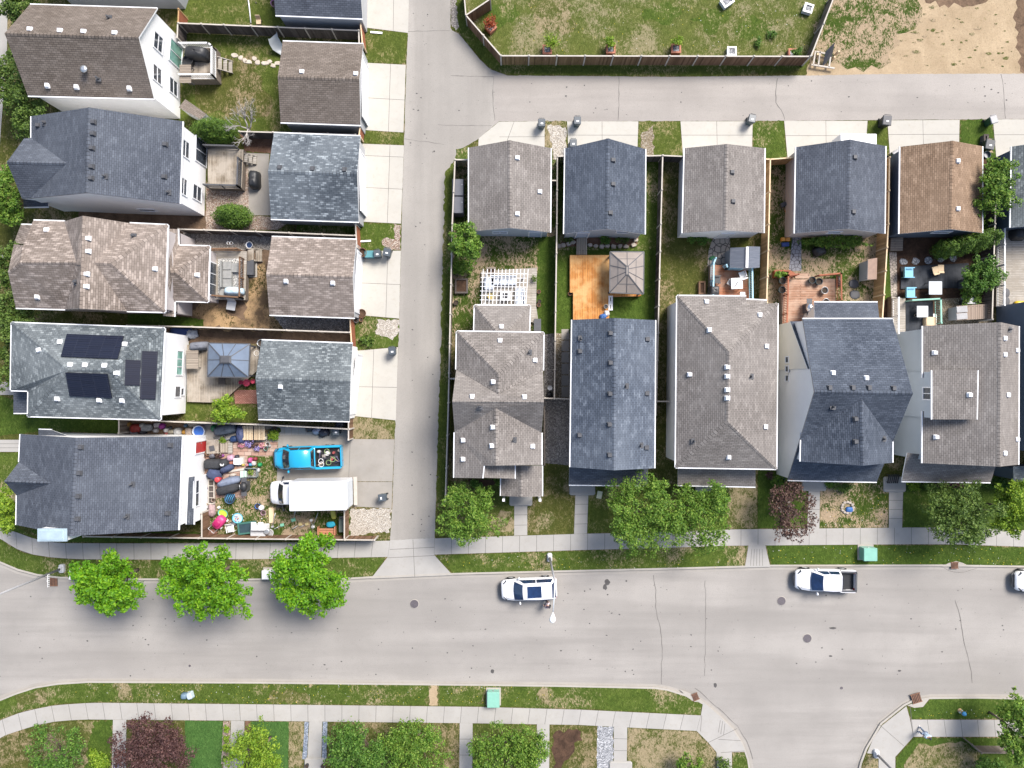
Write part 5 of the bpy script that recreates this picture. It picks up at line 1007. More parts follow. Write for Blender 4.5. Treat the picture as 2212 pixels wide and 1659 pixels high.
def car(kind, label, px, py, rz, L, hw, paint, cat, glass='glassb', sun=False, load=False, bed=None, cab=(-.1, .9, 1.3), roof=(.3, 1.2), zb=1.0, zr=1.6, hood=.95, fleet=None, wr=.36, badge=False):
    q = P(px, py, .6); r = thing(kind, label, cat, (q.x, q.y, .0 if py > 1200 else .14), rz, fleet); h2 = L/2
    st = []
    for u in (0, .02, .06, .12, .22, .4, .6, .8, .92, .97, 1):
        x = -h2+u*L; w = hw*prof(u, [0, .02, .06, .14, .3, .75, .93, .98, 1], [.62, .78, .88, .95, 1, 1, .97, .9, .8])
        zc = prof(u, [0, .02, .08, .28, .33, .9, .97, 1], [.62, .78, .9, hood+.08, zb, zb, zb-.04, .8]); zs = prof(u, [0, .02, .1, .3, .9, 1], [.55, .68, .8, zb-.12, zb-.1, .7])
        if bed and x > bed[0]: break
        st.append((x, w, zs, zc))
    if bed: w = hw; st.append((bed[0], w, zb-.1, zb))
    b = MB(); hull(b, L, hw, st); body = b.build('body', paint, r, True)
    x0, x1, x2, x3 = cab[0], roof[0], roof[1], cab[1]                 # windscreen foot, roof front, roof rear, rear glass foot
    wb, wt = hw*.93, hw*.74
    b = MB(); rows = []
    for x, w, z in ((x0, wb*.92, zb-.04), (x1, wt*.96, zr-.05), ((x1+x2)/2, wt, zr), (x2, wt*.97, zr-.04), (x3, wb*.95, zb-.02)):
        bw = wb
        rows.append([(x if z > zb else x, -bw, zb-.06) if z <= zb else (x, -bw, zb-.06), (x, -w, z-.05 if z > zb else z), (x, -w*.9, z), (x, 0, z+.03), (x, w*.9, z), (x, w, z-.05 if z > zb else z), (x, bw, zb-.06)])
    b.grid(rows, 0, closed=False, caps=False); cabm = b.build('cabin', paint, r, True)
    def pane(name, pts, off=.012, mt=glass):
        p = [Vector(k) for k in pts]; n = (p[1]-p[0]).cross(p[2]-p[0]).normalized()
        c = sum(p, Vector())/len(p)
        if n.dot(c-Vector((0, 0, .6))) < 0: n = -n; p = p[::-1]
        b = MB(); b.face([k+n*off for k in p])
        for i in range(len(p)): b.face([p[i], p[(i+1) % len(p)], p[(i+1) % len(p)]+n*off, p[i]+n*off])
        b.build(name, M[mt], cabm, True)
    def L3(a, c, t): return Vector(a).lerp(Vector(c), t)
    A, B_ = Vector((x0, 0, zb-.03)), Vector((x1, 0, zr-.03)); bul = .07
    n0, n1 = .06, .95
    pts = []
    for k in range(7): v = -1+k/3.; pts.append((A.x+(B_.x-A.x)*n0-bul*(1-v*v)*1.5, v*wb*.88, A.z+(B_.z-A.z)*n0+.02))
    for k in range(7): v = 1-k/3.; pts.append((A.x+(B_.x-A.x)*n1-bul*.6*(1-v*v), v*wt*.88, A.z+(B_.z-A.z)*n1+.035))
    b = MB()
    lo, hi = pts[:7], pts[7:][::-1]
    up = Vector((-(zr-zb), 0, x1-x0)).normalized()*.03
    for k in range(6): b.face([Vector(lo[k])+up, Vector(hi[k])+up, Vector(hi[k+1])+up, Vector(lo[k+1])+up])
    for k in range(6): b.face([Vector(lo[k]), Vector(lo[k+1]), Vector(lo[k+1])+up, Vector(lo[k])+up]); b.face([Vector(hi[k]), Vector(hi[k+1]), Vector(hi[k+1])+up, Vector(hi[k])+up])
    b.build('windscreen', M[glass], cabm, True)
    for s_ in (-1, 1):
        def sp(x, t): 
            top = np.interp(x, [x0, x1, x2, x3], [zb, zr-.06, zr-.06, zb]); wv = wb+(wt-wb)*((top-zb+.05)/(zr-zb)); z = zb-.02+(top-zb+.02)*t; w = wb+(wt-wb)*((z-zb+.06)/(zr-zb)); return (x, s_*(w+.004), z)
        xa, xb = x0+.28*(x1-x0)+.22, x3-.3*(x3-x2)-.12; m = (xa+xb)/2
        pane('side_window', [sp(xa, .12), sp(m-.04, .12), sp(m-.04, .86), sp(x1+.05, .86)], .02); pane('side_window', [sp(m+.04, .12), sp(xb, .12), sp(min(x2, xb-.1), .86), sp(m+.04, .86)], .02)
        b = MB(); b.blob((x0+.42, s_*(hw+.1), zb-.03), .09, .14, .18, 8, 5, flat=False); b.build('wing_mirror', paint if paint != M['white'] else M['white'], r, True)
        b = MB(); xh = -h2+.12; b.grid([[(xh, s_*hw*.6, .62), (xh+.28, s_*hw*.9, .66), (xh+.3, s_*hw*.9, .82), (xh+.05, s_*hw*.6, .8)], [(xh+.02, s_*hw*.58, .66), (xh+.34, s_*hw*.83, .7), (xh+.38, s_*hw*.83, .9), (xh+.12, s_*hw*.56, .88)]], sm=False); b.build('headlight', M['glass'], r, True)
        b = MB(); xt = h2-.02; b.box((xt-.12, s_*hw*.78, .66), (.12, .22, .2)); b.build('tail_light', pm((.35, .01, .01), .3, .1, name='red_lamp_plastic'), r, True)
    pane('rear_window', [(x3-.04, -wb*.82, zb+.05), (x3-.04, wb*.82, zb+.05), (x2+.04, wt*.82, zr-.06), (x2+.04, -wt*.82, zr-.06)], .03)
    b = MB(); b.box((-h2+.03, 0, .42), (.1, hw*1.2, .22)); b.build('grille', M['black'], r, True)
    b = MB(); b.tube([(-h2+.16, -hw*.8, .5), (-h2-.02, -hw*.5, .5), (-h2-.06, 0, .5), (-h2-.02, hw*.5, .5), (-h2+.16, hw*.8, .5)], .07, 6); b.build('bumper', M['dgrey'], r, True)
    b = MB()
    for s_ in (-1, 1): b.tube([(-h2+.42, s_*hw*.62, hood-.07), (-h2+L*.13, s_*hw*.7, hood+.015), (x0+.02, s_*hw*.76, zb-.01)], .012, 5)
    b.build('bonnet_seam', M['dgrey'], r, True)
    wheels(r, (-h2+L*.185, h2-L*.2), hw-.1, wr)
    if sun: b = MB(); b.box(((x1+x2)/2-.25, 0, zr+.012), (1.15, hw*1.02, .025)); b.build('sunroof', M['glassb'], cabm, True)
    if bed:
        a, c = bed; b = MB(); ht = zb-.02
        for s_ in (-1, 1):
            b.grid([[(a, s_*hw*.99, .4), (a, s_*hw, .8), (a, s_*hw, ht), (a, s_*hw*.82, ht), (a, s_*hw*.82, .6)], [(c-.15, s_*hw*.99, .4), (c-.15, s_*hw, .8), (c-.15, s_*hw, ht), (c-.15, s_*hw*.82, ht), (c-.15, s_*hw*.82, .6)], [(c, s_*hw*.86, .4), (c, s_*hw*.9, .8), (c, s_*hw*.9, ht), (c, s_*hw*.8, ht), (c, s_*hw*.8, .6)]], closed=False, caps=False, sm=False)
        b.build('bed_side', paint, r, True); b = MB(); b.box((c-.06, 0, .5), (.1, hw*1.74, ht-.5)); b.build('tailgate', paint, r, True)
        b = MB(); b.box(((a+c)/2, 0, .5), (c-a-.1, hw*1.64, .1))
        for k in range(9): b.box(((a+c)/2, -hw*.72+k*hw*.18, .6), (c-a-.15, .05, .03))
        b.box((a+.04, 0, .5), (.06, hw*1.64, ht-.52)); b.build('bed_floor', M['black'], r, True)
        if not load:
            b = MB(); 
            for s_ in (-1, 1): b.box(((a+c)/2, s_*hw*.86, ht), (c-a-.05, hw*.16, .03))
            b.box((c-.08, 0, ht), (.14, hw*1.7, .03)); b.build('bed_rail_cap', M['dgrey'], r, True)
    return r
W_CAR = pm((.8, .8, .82), .28, .02, 1, name='white_car_paint', coat=.6); B_CAR = pm((.015, .3, .5), .3, .06, 1, name='turquoise_car_paint', coat=.6)
suv = car('suv', 'white SUV with a dark sunroof parked under the street lamp', 1142.5, 1271.5, R(2.6), 4.65, .92, W_CAR, 'suv', sun=True, cab=(-1.2, 2.22), roof=(-.46, 1.84), zr=1.68)
pk = car('pickup_truck', 'white pickup with an empty dark bed parked by the kerb', 1781.5, 1252.5, R(-1.2), 5.05, .92, W_CAR, 'pickup truck', cab=(-1.28, 1.1), roof=(-.52, .96), bed=(1.14, 2.5), zr=1.72, zb=1.06, wr=.38)
ec = car('car', 'white car cut off by the right edge of the street', 2249, 1255, R(0), 4.5, .9, W_CAR, 'car', cab=(-.9, 2.0), roof=(-.1, 1.4), zr=1.5)
bp_ = car('pickup_truck', 'turquoise pickup loaded with scrap on the corner driveway', 668, 987.5, R(2), 5.75, .97, B_CAR, 'pickup truck', glass='glassd', cab=(-1.92, .62), roof=(-1.2, .46), bed=(.68, 2.86), zr=1.85, zb=1.15, load=True, wr=.4, hood=1.05)
rl = random.Random(3); cols_ = [(.25, .22, .2), (.5, .48, .45), (.12, .1, .2), (.2, .28, .12), (.3, .06, .06), (.05, .05, .06), (.45, .35, .22), (.6, .6, .6)]
sp_ = bp_.matrix_basis
for i in range(22):
    x, y = rl.uniform(.9, 2.65), rl.uniform(-.68, .68); w = Matrix.Translation(bp_.location) @ Matrix.Rotation(bp_.rotation_euler.z, 4, 'Z') @ Vector((x, y, .72))
    k = i % 4; b = MB(); nm, lb = (('scrap_box', 'box'), ('scrap_bag', 'bag'), ('scrap_pipe', 'pipe'), ('wire_hoop', 'hoop'))[k]
    if k == 0: b.box((w.x, w.y, w.z), (rl.uniform(.2, .45), rl.uniform(.2, .4), rl.uniform(.1, .3)), rl.uniform(0, 3), 0, .9, .03)
    elif k == 1: b.blob((w.x, w.y, w.z), rl.uniform(.15, .25), rl.uniform(.12, .2), rl.uniform(.2, .35), 9, 5, e=.8, jit=.12, rnd=rl)
    elif k == 2: a_ = rl.uniform(0, 3); d = Vector((math.cos(a_), math.sin(a_), .12))*.4; b.tube([w-d+Vector((0, 0, .2)), w+d+Vector((0, 0, .25))], .025, 6)
    else: b.tube([w+Vector((.2*math.cos(t), .2*math.sin(t), .25+.04*math.sin(t*2))) for t in [j*.45 for j in range(15)]], .03, 6)
    props(b.build(nm, pm(cols_[i % 8], .6, .2)), f'{["grey", "pale", "dark", "green", "red", "black", "tan", "white"][i % 8]} scrap {lb} heaped in the turquoise pickup bed', lb, 'scrap in the pickup bed')
# box truck
q = P(676, 1070, 1.2); r = thing('box_truck', 'white box truck backed up beside the turquoise pickup', 'truck', (q.x, q.y, .13), R(1)); px0 = lambda x, z: (x-CX)*S*(H-z)/H-q.x
xf, xb, xr_ = px0(625, 3.1), px0(748, 3.1), px0(583, 1.0); yb = -(1072-CY)*S*(H-3.1)/H-q.y; hwb = 1.17
b = MB(); b.box(((xf+xb)/2, yb, .75), (xb-xf, 2*hwb, 2.3), 0, 0, 1, .05); bx = b.build('cargo_box', W_CAR, r, True)
b = MB(); b.box((xb+.02, yb, .85), (.06, 2*hwb-.25, 2.0)); b.build('roller_door', pm((.6, .64, .68), .4, .08, name='roller_door_metal'), bx, True)
b = MB(); b.box((xb+.2, yb, .45), (.3, 2*hwb, .12)); b.build('rear_step', M['f_cap'], r, True)
b = MB(); cy = yb+.02; hw_ = .98
hullst = [(xr_, .62, .7, .78), (xr_+.06, .8, .85, .95), (xr_+.25, .9, .95, 1.1), (xr_+.8, hw_, 1.1, 1.25), (xr_+1.1, hw_, 1.25, 1.4), (xf, hw_, 1.3, 1.45)]
rows = []
for x, w, zs, zc in hullst: rows.append([(x, cy-w*.9, .35), (x, cy-w, .5), (x, cy-w, zs-.1), (x, cy-w*.9, zs), (x, cy-w*.5, zc), (x, cy+w*.5, zc), (x, cy+w*.9, zs), (x, cy+w, zs-.1), (x, cy+w, .5), (x, cy+w*.9, .35)])
b.grid(rows); b.build('body', W_CAR, r, True)
b = MB(); x0, x1 = xr_+.9, xr_+1.55; b.grid([[(x0, cy-.88, 1.25), (x0, cy-.4, 1.33), (x0, cy+.4, 1.33), (x0, cy+.88, 1.25)], [(x1, cy-.78, 2.0), (x1, cy-.4, 2.06), (x1, cy+.4, 2.06), (x1, cy+.78, 2.0)], [(xf+.02, cy-.8, 2.1), (xf+.02, cy-.4, 2.14), (xf+.02, cy+.4, 2.14), (xf+.02, cy+.8, 2.1)]], closed=False, caps=False)
for s_ in (-1, 1): b.face([(x0, cy+s_*.88, 1.25), (xf, cy+s_*.95, 1.3), (xf, cy+s_*.8, 2.1), (x1, cy+s_*.78, 2.0)])
cb = b.build('cabin', W_CAR, r, True); b = MB(); u = Vector((-.02, 0, .03))
lo = [Vector((x0+.06-.1*(1-v*v), cy+v*.82, 1.33+.03*(1-v*v)))+u for v in [-1+k/3 for k in range(7)]]; hi = [Vector((x1-.04-.05*(1-v*v), cy+v*.74, 1.99+.05*(1-v*v)))+u for v in [-1+k/3 for k in range(7)]]
for k in range(6): b.face([lo[k+1], hi[k+1], hi[k], lo[k]])
b.build('windscreen', M['glassd'], cb, True)
for s_ in (-1, 1):
    b = MB(); b.face([(x0+.35, cy+s_*.93, 1.4), (xf-.1, cy+s_*.94, 1.4), (xf-.1, cy+s_*.85, 1.95), (x1+.05, cy+s_*.83, 1.95)]); b.build('side_window', M['glassb'], cb, True)
    b = MB(); b.beam((x0+.3, cy+s_*.95, 1.5), (x0+.4, cy+s_*1.3, 1.6), .05, .05); b.box((x0+.45, cy+s_*1.32, 1.4), (.1, .2, .36), 0, 0, 1, .03); b.build('wing_mirror', M['black'], r, True)
    b = MB(); b.box((xr_+.14, cy+s_*.68, .72), (.14, .26, .18), 0, 0, .9, .03); b.build('headlight', M['glass'], r, True)
b = MB(); b.blob((x0+.25, cy+.2, 1.5), .12, .2, .08, 8, 4, flat=False); b.build('dashboard_cloth', pm((.05, .5, .5), .8, .2, name='teal_cloth'), cb, True)
wheels(r, (xr_+.75, xb-1.1), .92, .38)
# ================================================================== STREET FURNITURE
def lamp(label, base, tip, h=8.2, arm=True, name='street_lamp'):
    b0 = P(*base, .12); t = P(*tip, h); r = thing(name, label, 'street lamp', b0)
    b = MB(); b.box((b0.x, b0.y, .1), (.42, .7, .35), 0, 0, 1, .08); b.box((b0.x, b0.y, .45), (.3, .42, .12), 0, 0, .8); b.build('base', pm((.5, .51, .53), .7, .1, name='concrete_base'), r)
    d = (t-b0); d.z = 0; k = d.normalized() if d.length > .1 else Vector((1, 0, 0)); top = Vector((b0.x, b0.y, h-.7))
    b = MB(); b.tube([b0+Vector((0, 0, .3)), Vector((b0.x, b0.y, h*.5)), top], [.1, .085, .065], 10); po = b.build('pole', M['grey'], r)
    b = MB(); a = Vector((t.x, t.y, h))-k*.5; b.tube([top-Vector((0, 0, .1)), top+k*.35+Vector((0, 0, .45)), top+k*.9+Vector((0, 0, .68)), a], [.055, .05, .045, .04], 8); b.build('arm', pm((.55, .58, .6), .4, .1, name='galvanised_arm'), r)
    b = MB(); rows = []
    for u, w, hh in ((0, .05, .05), (.15, .09, .08), (.45, .2, .14), (.75, .24, .15), (.95, .16, .1), (1.02, .05, .04)):
        p = a+k*(u*.75); s_ = Vector((-k.y, k.x, 0)); rows.append([p+s_*w*math.cos(q)+Vector((0, 0, hh*math.sin(q))) for q in [6.283*j/10 for j in range(10)]])
    b.grid(rows); b.build('lamp_head', M['white'], r); return r
lamp('tall street lamp reaching over the parked white SUV', (1187, 1203), (1193.5, 1338), 8.0)
lp = lamp('curved street lamp at the left end of the street', (136, 1227), (-16, 1318), 8.6)
q = P(105, 1254, 3.4); b = MB(); 
b.box((q.x, q.y, 3.3), (.03, 1.0, .22)); b.box((q.x, q.y, 3.52), (.05, .1, .05))
sg = b.build('sign_plate', M['white'], lp); b = MB()
for i in range(6): b.box((q.x+.02, q.y-.4+i*.16, 3.34), (.008, .06, .15), 0)
b.build('sign_lettering', M['black'], sg)
lamp('street lamp at the bottom right corner pavement', (1891, 1626), (1990, 1722), 8.0)
def utilbox(px, py, sx, sy, h, mt, label, name='utility_box', cat='utility box', rz=0):
    q = P(px, py, h); r = thing(name, label, cat, (q.x, q.y, .12), rz)
    def bx(n, c, s, m, par=r, top=1., bev=.03): b = MB(); b.box(c, s, 0, 0, top, bev); return b.build(n, m, par, True)
    bx('plinth', (0, 0, 0), (sx+.25, sy+.25, .08), M['kerb']); bx('cabinet', (0, 0, .08), (sx, sy, h-.22), mt); l = bx('lid', (0, 0, h-.14), (sx+.05, sy+.05, .1), mt, top=.97); b = MB(); b.box((0, -.02, h-.04), (sx, .03, .03)); b.build('seam', M['util'] if mt != M['util'] else M['dgrey'], l, True) if 0 else None
    b = MB(); b.box((0, sy/2+.02, h*.45), (.1, .05, .16)); b.build('lock', M['steel'], r, True); return r
utilbox(1880, 1198, 1.1, 1.05, .95, M['util'], 'pale green transformer box on the grass by the white pickup'); utilbox(1065.5, 1512, 1., 1.25, .8, M['util'], 'pale green transformer box on the far grass strip')
utilbox(577, 1242, .85, .7, .75, M['white'], 'white utility cabinet between two street trees'); utilbox(160, 1241, .8, .8, .8, M['white'], 'white utility cabinet half under the leftmost street tree')
q = P(402, 1505, .5); r = thing('utility_pedestal', 'two small grey blue pedestals on the far grass strip', 'pedestal', (q.x, q.y, .12)); b = MB(); b.blob((q.x-.22, q.y, .12), .28, .26, .5, 12, 6, e=.6); b.build('round_cover', pm((.13, .2, .27), .5, .15, name='blue_grey_plastic'), r); b = MB(); b.box((q.x+.25, q.y+.02, .12), (.5, .62, .45), .3, 0, .85, .08); b.build('square_cover', pm((.42, .5, .56), .45, .1, name='pale_blue_plastic'), r)
q = P(2076, 1537, .3); r = thing('fire_hydrant', 'tan fire hydrant with blue top in the right grass strip', 'hydrant', (q.x, q.y, .12)); b = MB(); b.lathe((q.x, q.y, .12), [(.2, 0), (.2, .05), (.14, .08), (.14, .5), (.18, .52), (.18, .56)], 14); b.build('barrel', pm((.5, .34, .18), .5, .15, name='tan_paint'), r); b = MB(); b.lathe((q.x, q.y, .68), [(.19, 0), (.17, .1), (.1, .2), (.04, .25)], 14); b.build('bonnet', pm((.05, .25, .5), .4, .1, name='blue_paint'), r); b = MB(); b.tube([(q.x-.26, q.y, .45), (q.x+.26, q.y, .45)], .07, 10); b.tube([(q.x, q.y-.2, .45), (q.x, q.y+.2, .45)], .06, 10); b.build('nozzle', M['steel'], r)
def disc(name, px, py, rad, z, mt, label, cat, group=None):
    q = P(px, py, z); r = thing(name, label, cat, (q.x, q.y, z), 0, group); b = MB(); b.lathe((q.x, q.y, z-.02), [(rad*1.12, 0), (rad*1.12, .022), (rad*1.02, .024)], 24); b.build('frame', M['kerb'], r); b = MB(); b.lathe((q.x, q.y, z-.01), [(rad, 0), (rad, .02), (rad*.97, .022)], 24); b.build('cover', M[mt], r)
disc('manhole_cover', 895, 1304.5, .35, .012, 'iron', 'manhole cover in the street left of the white SUV', 'manhole'); disc('manhole_cover', 1688, 1298, .35, .012, 'iron', 'manhole cover just below the white pickup', 'manhole'); disc('manhole_cover', 1744, 1379, .35, .012, 'iron', 'manhole cover in mid street near the side road', 'manhole')
disc('valve_cover', 410, 1438, .1, .01, 'iron', 'small valve cover in the left part of the street', 'valve cover'); disc('valve_cover', 1818, 1486, .12, .01, 'iron', 'small valve cover at the mouth of the side road', 'valve cover')
def drain(px, py, sx, sy, rz, z, label):
    q = P(px, py, z); r = thing('storm_drain', label, 'storm drain', (q.x, q.y, z), rz); b = MB(); b.box((0, 0, -.02), (sx, sy, .03)); b.build('sump', M['black'], r, True); b = MB()
    for k in range(6): b.box((-sx/2+sx*(k+.5)/6, 0, .01), (sx/11, sy, .03))
    for s_ in (-1, 1): b.box((0, s_*sy/2, .01), (sx+.06, .06, .035))
    b.build('grate', M['rust'], r, True)
drain(115, 1257, .75, .65, 0, .01, 'rusty storm drain below the curved street lamp'); drain(1979, 1508, .8, .75, .3, .15, 'rusty storm drain on the right corner kerb'); drain(1502, 1505, .5, .55, .4, .15, 'round worn storm drain on the left corner kerb'); drain(2062, 1221, .6, .5, 0, .15, 'rusty round drain in the kerb right of the white pickup')
# wheelie bins
BINS = []
def wbin(px, py, rz, mt, lid, label, s=1., group='wheelie bins along the lanes'):
    q = P(px, py, 1.0); r = thing('wheelie_bin', label, 'bin', (q.x, q.y, .14), rz, group); b = MB(); b.box((0, 0, .06), (.46*s, .5*s, .9), 0, 0, 1.22, .04); b.build('tub', M[mt], r, True)
    b = MB(); b.box((0, -.01, .96), (.6*s, .66*s, .07), 0, 0, .94, .03); l = b.build('lid', M[lid], r, True); b = MB(); b.tube([(-.22*s, .37*s, .98), (.22*s, .37*s, .98)], .025, 6); b.build('handle', M[lid], l, True); b = MB(); b.box((.02, -.08, 1.031), (.2, .12, .006)); b.build('sticker', M['white'], l, True)
    for e in (-1, 1): b = MB(); b.tube([(e*.2*s, .27*s, .11), (e*.26*s, .27*s, .11)], .11, 12); b.build('wheel', M['rubber'], r, True)
for x, y, rz, m, l, t, s in ((1170, 266, 0, 'bin', 'binl', 'dark bin on the lane corner driveway', 1), (1247, 261, 0, 'bin', 'binl', 'dark bin above the steel blue garage, left side', 1), (1238, 310, 0, 'bin', 'binl', 'dark bin half hidden by the steel blue garage roof', 1), (1624, 257, -.2, 'bin', 'binl', 'dark bin beside the grass right of the taupe garage driveway', 1), (1915, 261, -.1, 'black', 'dgrey', 'broad black bin between the slate blue and orange brown driveways', 1.25), (2145, 259, .3, 'bingr', 'grey', 'green bin with grey lid at the far right driveway', 1), (2137, 313, -.2, 'black', 'dgrey', 'broad black bin beside the orange brown garage', 1.3), (1936, 334, .6, 'bingr', 'grey', 'green bin wedged left of the orange brown garage', .95),
  (836, 545, -.2, 'bin', 'binl', 'dark bin nearest the lane on the taupe garage driveway', 1.05), (815, 548, .1, 'bin', 'binl', 'dark bin beside the teal tub on the taupe garage driveway', .95), (847, 758, .1, 'bin', 'binl', 'lone dark bin on the grey green garage driveway', 1), (826, 1075, -1.5, 'bin', 'binl', 'lone dark bin on the corner house driveway', 1)): wbin(x, y, rz, m, l, t, s)
def tub(px, py, rx, ry, h, mt, label, name='tub', cat='tub', z0=.14, inner=None, n=16, rz=0, group=None, rim=.03):
    q = P(px, py, z0+h); r = thing(name, label, cat, (q.x, q.y, z0), rz, group); b = MB(); b.lathe((0, 0, 0), [(.8, 0), (1., h), (1.05, h), (1., h+.012), (.93, h), (.9, h*.75)], n, 0, rx, ry, caps=False); b.lathe((0, 0, 0), [(.78, .0), (.79, .005)], n, 0, rx, ry); b.build('shell', mt, r, True)
    b = MB(); b.lathe((0, 0, h*.72), [(.9, 0), (.88, .015)], n, 0, rx, ry); b.build('filling', inner or M['soilp'], r, True); return r
tealp = pm((.08, .24, .27), .4, .12, name='teal_plastic'); utilbox(798, 549, .75, .55, .75, tealp, 'teal recycling tub beside the dark bins', 'recycling_tub', 'tub')
tub(782, 545, .36, .36, .8, M['rust'], 'rusty open barrel against the taupe garage', 'barrel', 'barrel', inner=M['dsoil']); tub(781, 677, .36, .36, .35, M['rust'], 'rusty fire bowl at the taupe garage corner', 'fire_bowl', 'fire bowl', inner=M['dsoil'])
tub(2133, 334, .3, .3, .85, M['bin'], 'round dark dustbin beside the orange brown garage', 'dustbin', 'bin', inner=M['grey']); tub(780, 691, .16, .16, .3, M['terra'], 'reddish pot below the rusty fire bowl', 'flower_pot', 'pot'); tub(769, 692, .2, .2, .3, M['grey'], 'grey pot below the rusty fire bowl', 'flower_pot', 'pot')
# ================================================================== PEOPLE
def person(label, px, py, rz, top, legs, hair, bag=None, lean=0):
    q = P(px, py, .13); r = thing('person', label, 'person', (q.x, q.y, 0 if py < 1400 else .14), rz)
    V = [(0, 0, .95), (0, 0, 1.15), (0, .01, 1.38), (0, .02, 1.5), (0, .03, 1.62), (0, .03, 1.74), (.1, 0, .88), (.11, .12, .5), (.1, .14, .1), (.1, .26, .05), (-.1, 0, .88), (-.11, -.04, .5), (-.1, -.2, .12), (-.1, -.1, .04), (.19, .01, 1.42), (.25, -.03, 1.14), (.24, .1, .92), (-.19, .01, 1.42), (-.25, .05, 1.14), (-.22, .2, .96)]
    E = [(0, 1), (1, 2), (2, 3), (3, 4), (4, 5), (0, 6), (6, 7), (7, 8), (8, 9), (0, 10), (10, 11), (11, 12), (12, 13), (2, 14), (14, 15), (15, 16), (2, 17), (17, 18), (18, 19)]
    rad = [.15, .14, .15, .06, .1, .085, .095, .065, .045, .045, .095, .065, .045, .045, .065, .045, .035, .065, .045, .035]
    for s_, h_ in ((1, 16), (-1, 19)):
        hx, hy, hz_ = V[h_]
        for k in range(4): V.append((hx+s_*.0+(k-1.5)*.018, hy+.09-.012*abs(k-1.3), hz_-.07-.01*(k == 3))); E.append((h_, len(V)-1)); rad.append(.009)
        V.append((hx-s_*.035, hy+.06, hz_-.02)); E.append((h_, len(V)-1)); rad.append(.01)
    def skin(name, vs, es, rs, mt, parent, sub=2):
        me = bpy.data.meshes.new(name+'_skeleton'); me.from_pydata(vs, es, []); o = bpy.data.objects.new(name+'_skeleton', me); COL.objects.link(o)
        m = o.modifiers.new('s', 'SKIN'); sv = me.skin_vertices[0].data
        for i, k in enumerate(rs): sv[i].radius = (k, k)
        sv[0].use_root = True
        s2 = o.modifiers.new('u', 'SUBSURF'); s2.levels = s2.render_levels = sub
        dg = bpy.context.evaluated_depsgraph_get(); nm = bpy.data.meshes.new_from_object(o.evaluated_get(dg)); bpy.data.objects.remove(o)
        nm.name = name; nm.materials.clear(); nm.materials.append(mt)
        for p in nm.polygons: p.use_smooth = True
        n = bpy.data.objects.new(name, nm); COL.objects.link(n); n.parent = parent; ROOT[n.name] = r; return n
    bo = skin('body', V, E, rad, M['skin'], r)
    ix = [0, 6, 7, 8, 10, 11, 12]; mp = {a: i for i, a in enumerate(ix)}
    skin('trousers', [V[i] for i in ix], [(mp[a], mp[c]) for a, c in E if a in mp and c in mp], [rad[i]+.018 for i in ix], legs, r)
    ix = [1, 0, 2, 14, 15, 17, 18]; mp = {a: i for i, a in enumerate(ix)}
    skin('shirt', [V[i] for i in ix], [(0, 1), (0, 2), (2, 3), (3, 4), (2, 5), (5, 6)], [.17, .165, .17, .085, .062, .085, .062], top, r)
    b = MB(); b.blob((0, .005, 1.66), .105, .12, .13, 12, 7); b.build('hair', hair, r, True)
    b = MB(); 
    for sx in (-.035, .035): b.blob((sx, .122, 1.66), .014, .01, .012, 6, 4, flat=False)
    b.build('eyes', M['black'], bo, True); b = MB(); b.blob((0, .135, 1.62), .016, .025, .02, 6, 4, flat=False); b.build('nose', M['skin'], bo, True); b = MB(); b.box((0, .118, 1.585), (.045, .01, .01)); b.build('mouth', pm((.4, .12, .1), .5, .1, name='lips'), bo, True)
    for s_ in (-1, 1):
        f = V[9 if s_ > 0 else 13]; b = MB(); b.blob((f[0], f[1]-.02, 0), .055, .13, .09, 10, 4, e=.8); b.build('shoe', M['white'] if legs != M['black'] else M['dgrey'], r, True)
    if bag: b = MB(); b.blob((0, -.2, 1.05), .16, .11, .4, 10, 5, e=.7); b.build('backpack', bag, r, True)
    return r
person('person in pale blue top and jeans walking on the corner pavement', 1984.5, 1574, R(200), pm((.42, .53, .64), .8, .15, name='pale_blue_cloth'), pm((.16, .2, .28), .85, .15, name='denim'), M['black'])
person('person in pink white top standing behind the white SUV', 1181, 1299, R(60), pm((.66, .56, .58), .8, .15, name='pink_white_cloth'), pm((.05, .05, .07), .85, .15, name='dark_cloth'), pm((.05, .03, .05), .7, .2, name='dark_hair'), M['black'])
# ================================================================== PARK AND YARD PIECES
def pbox(px, py, s, h, rz, mt, label, sx=1., fill='gr_light', group=None, z0=.13, name='planter_box'):
    q = P(px, py, h); r = thing(name, label, 'planter', (q.x, q.y, z0), rz, group); w = .09; a, c = s*sx/2, s/2
    b = MB(); b.box((0, c-w/2, 0), (2*a, w, h)); b.box((0, -c+w/2, 0), (2*a, w, h)); b.box((a-w/2, 0, 0), (w, 2*c-2*w, h)); b.box((-a+w/2, 0, 0), (w, 2*c-2*w, h)); b.box((0, c-w/2, h), (2*a+.06, w+.05, .03)); b.box((0, -c+w/2, h), (2*a+.06, w+.05, .03)); b.box((a-w/2, 0, h), (w+.05, 2*c-2*w-.06, .03)); b.box((-a+w/2, 0, h), (w+.05, 2*c-2*w-.06, .03)); b.build('frame', mt, r, True)
    b = MB(); b.box((0, 0, h*.5), (2*a-2*w, 2*c-2*w, h*.35)); b.build('filling', M[fill], r, True); return q
redw = pm((.42, .17, .11), .8, .2, 3, name='terracotta_stained_wood')
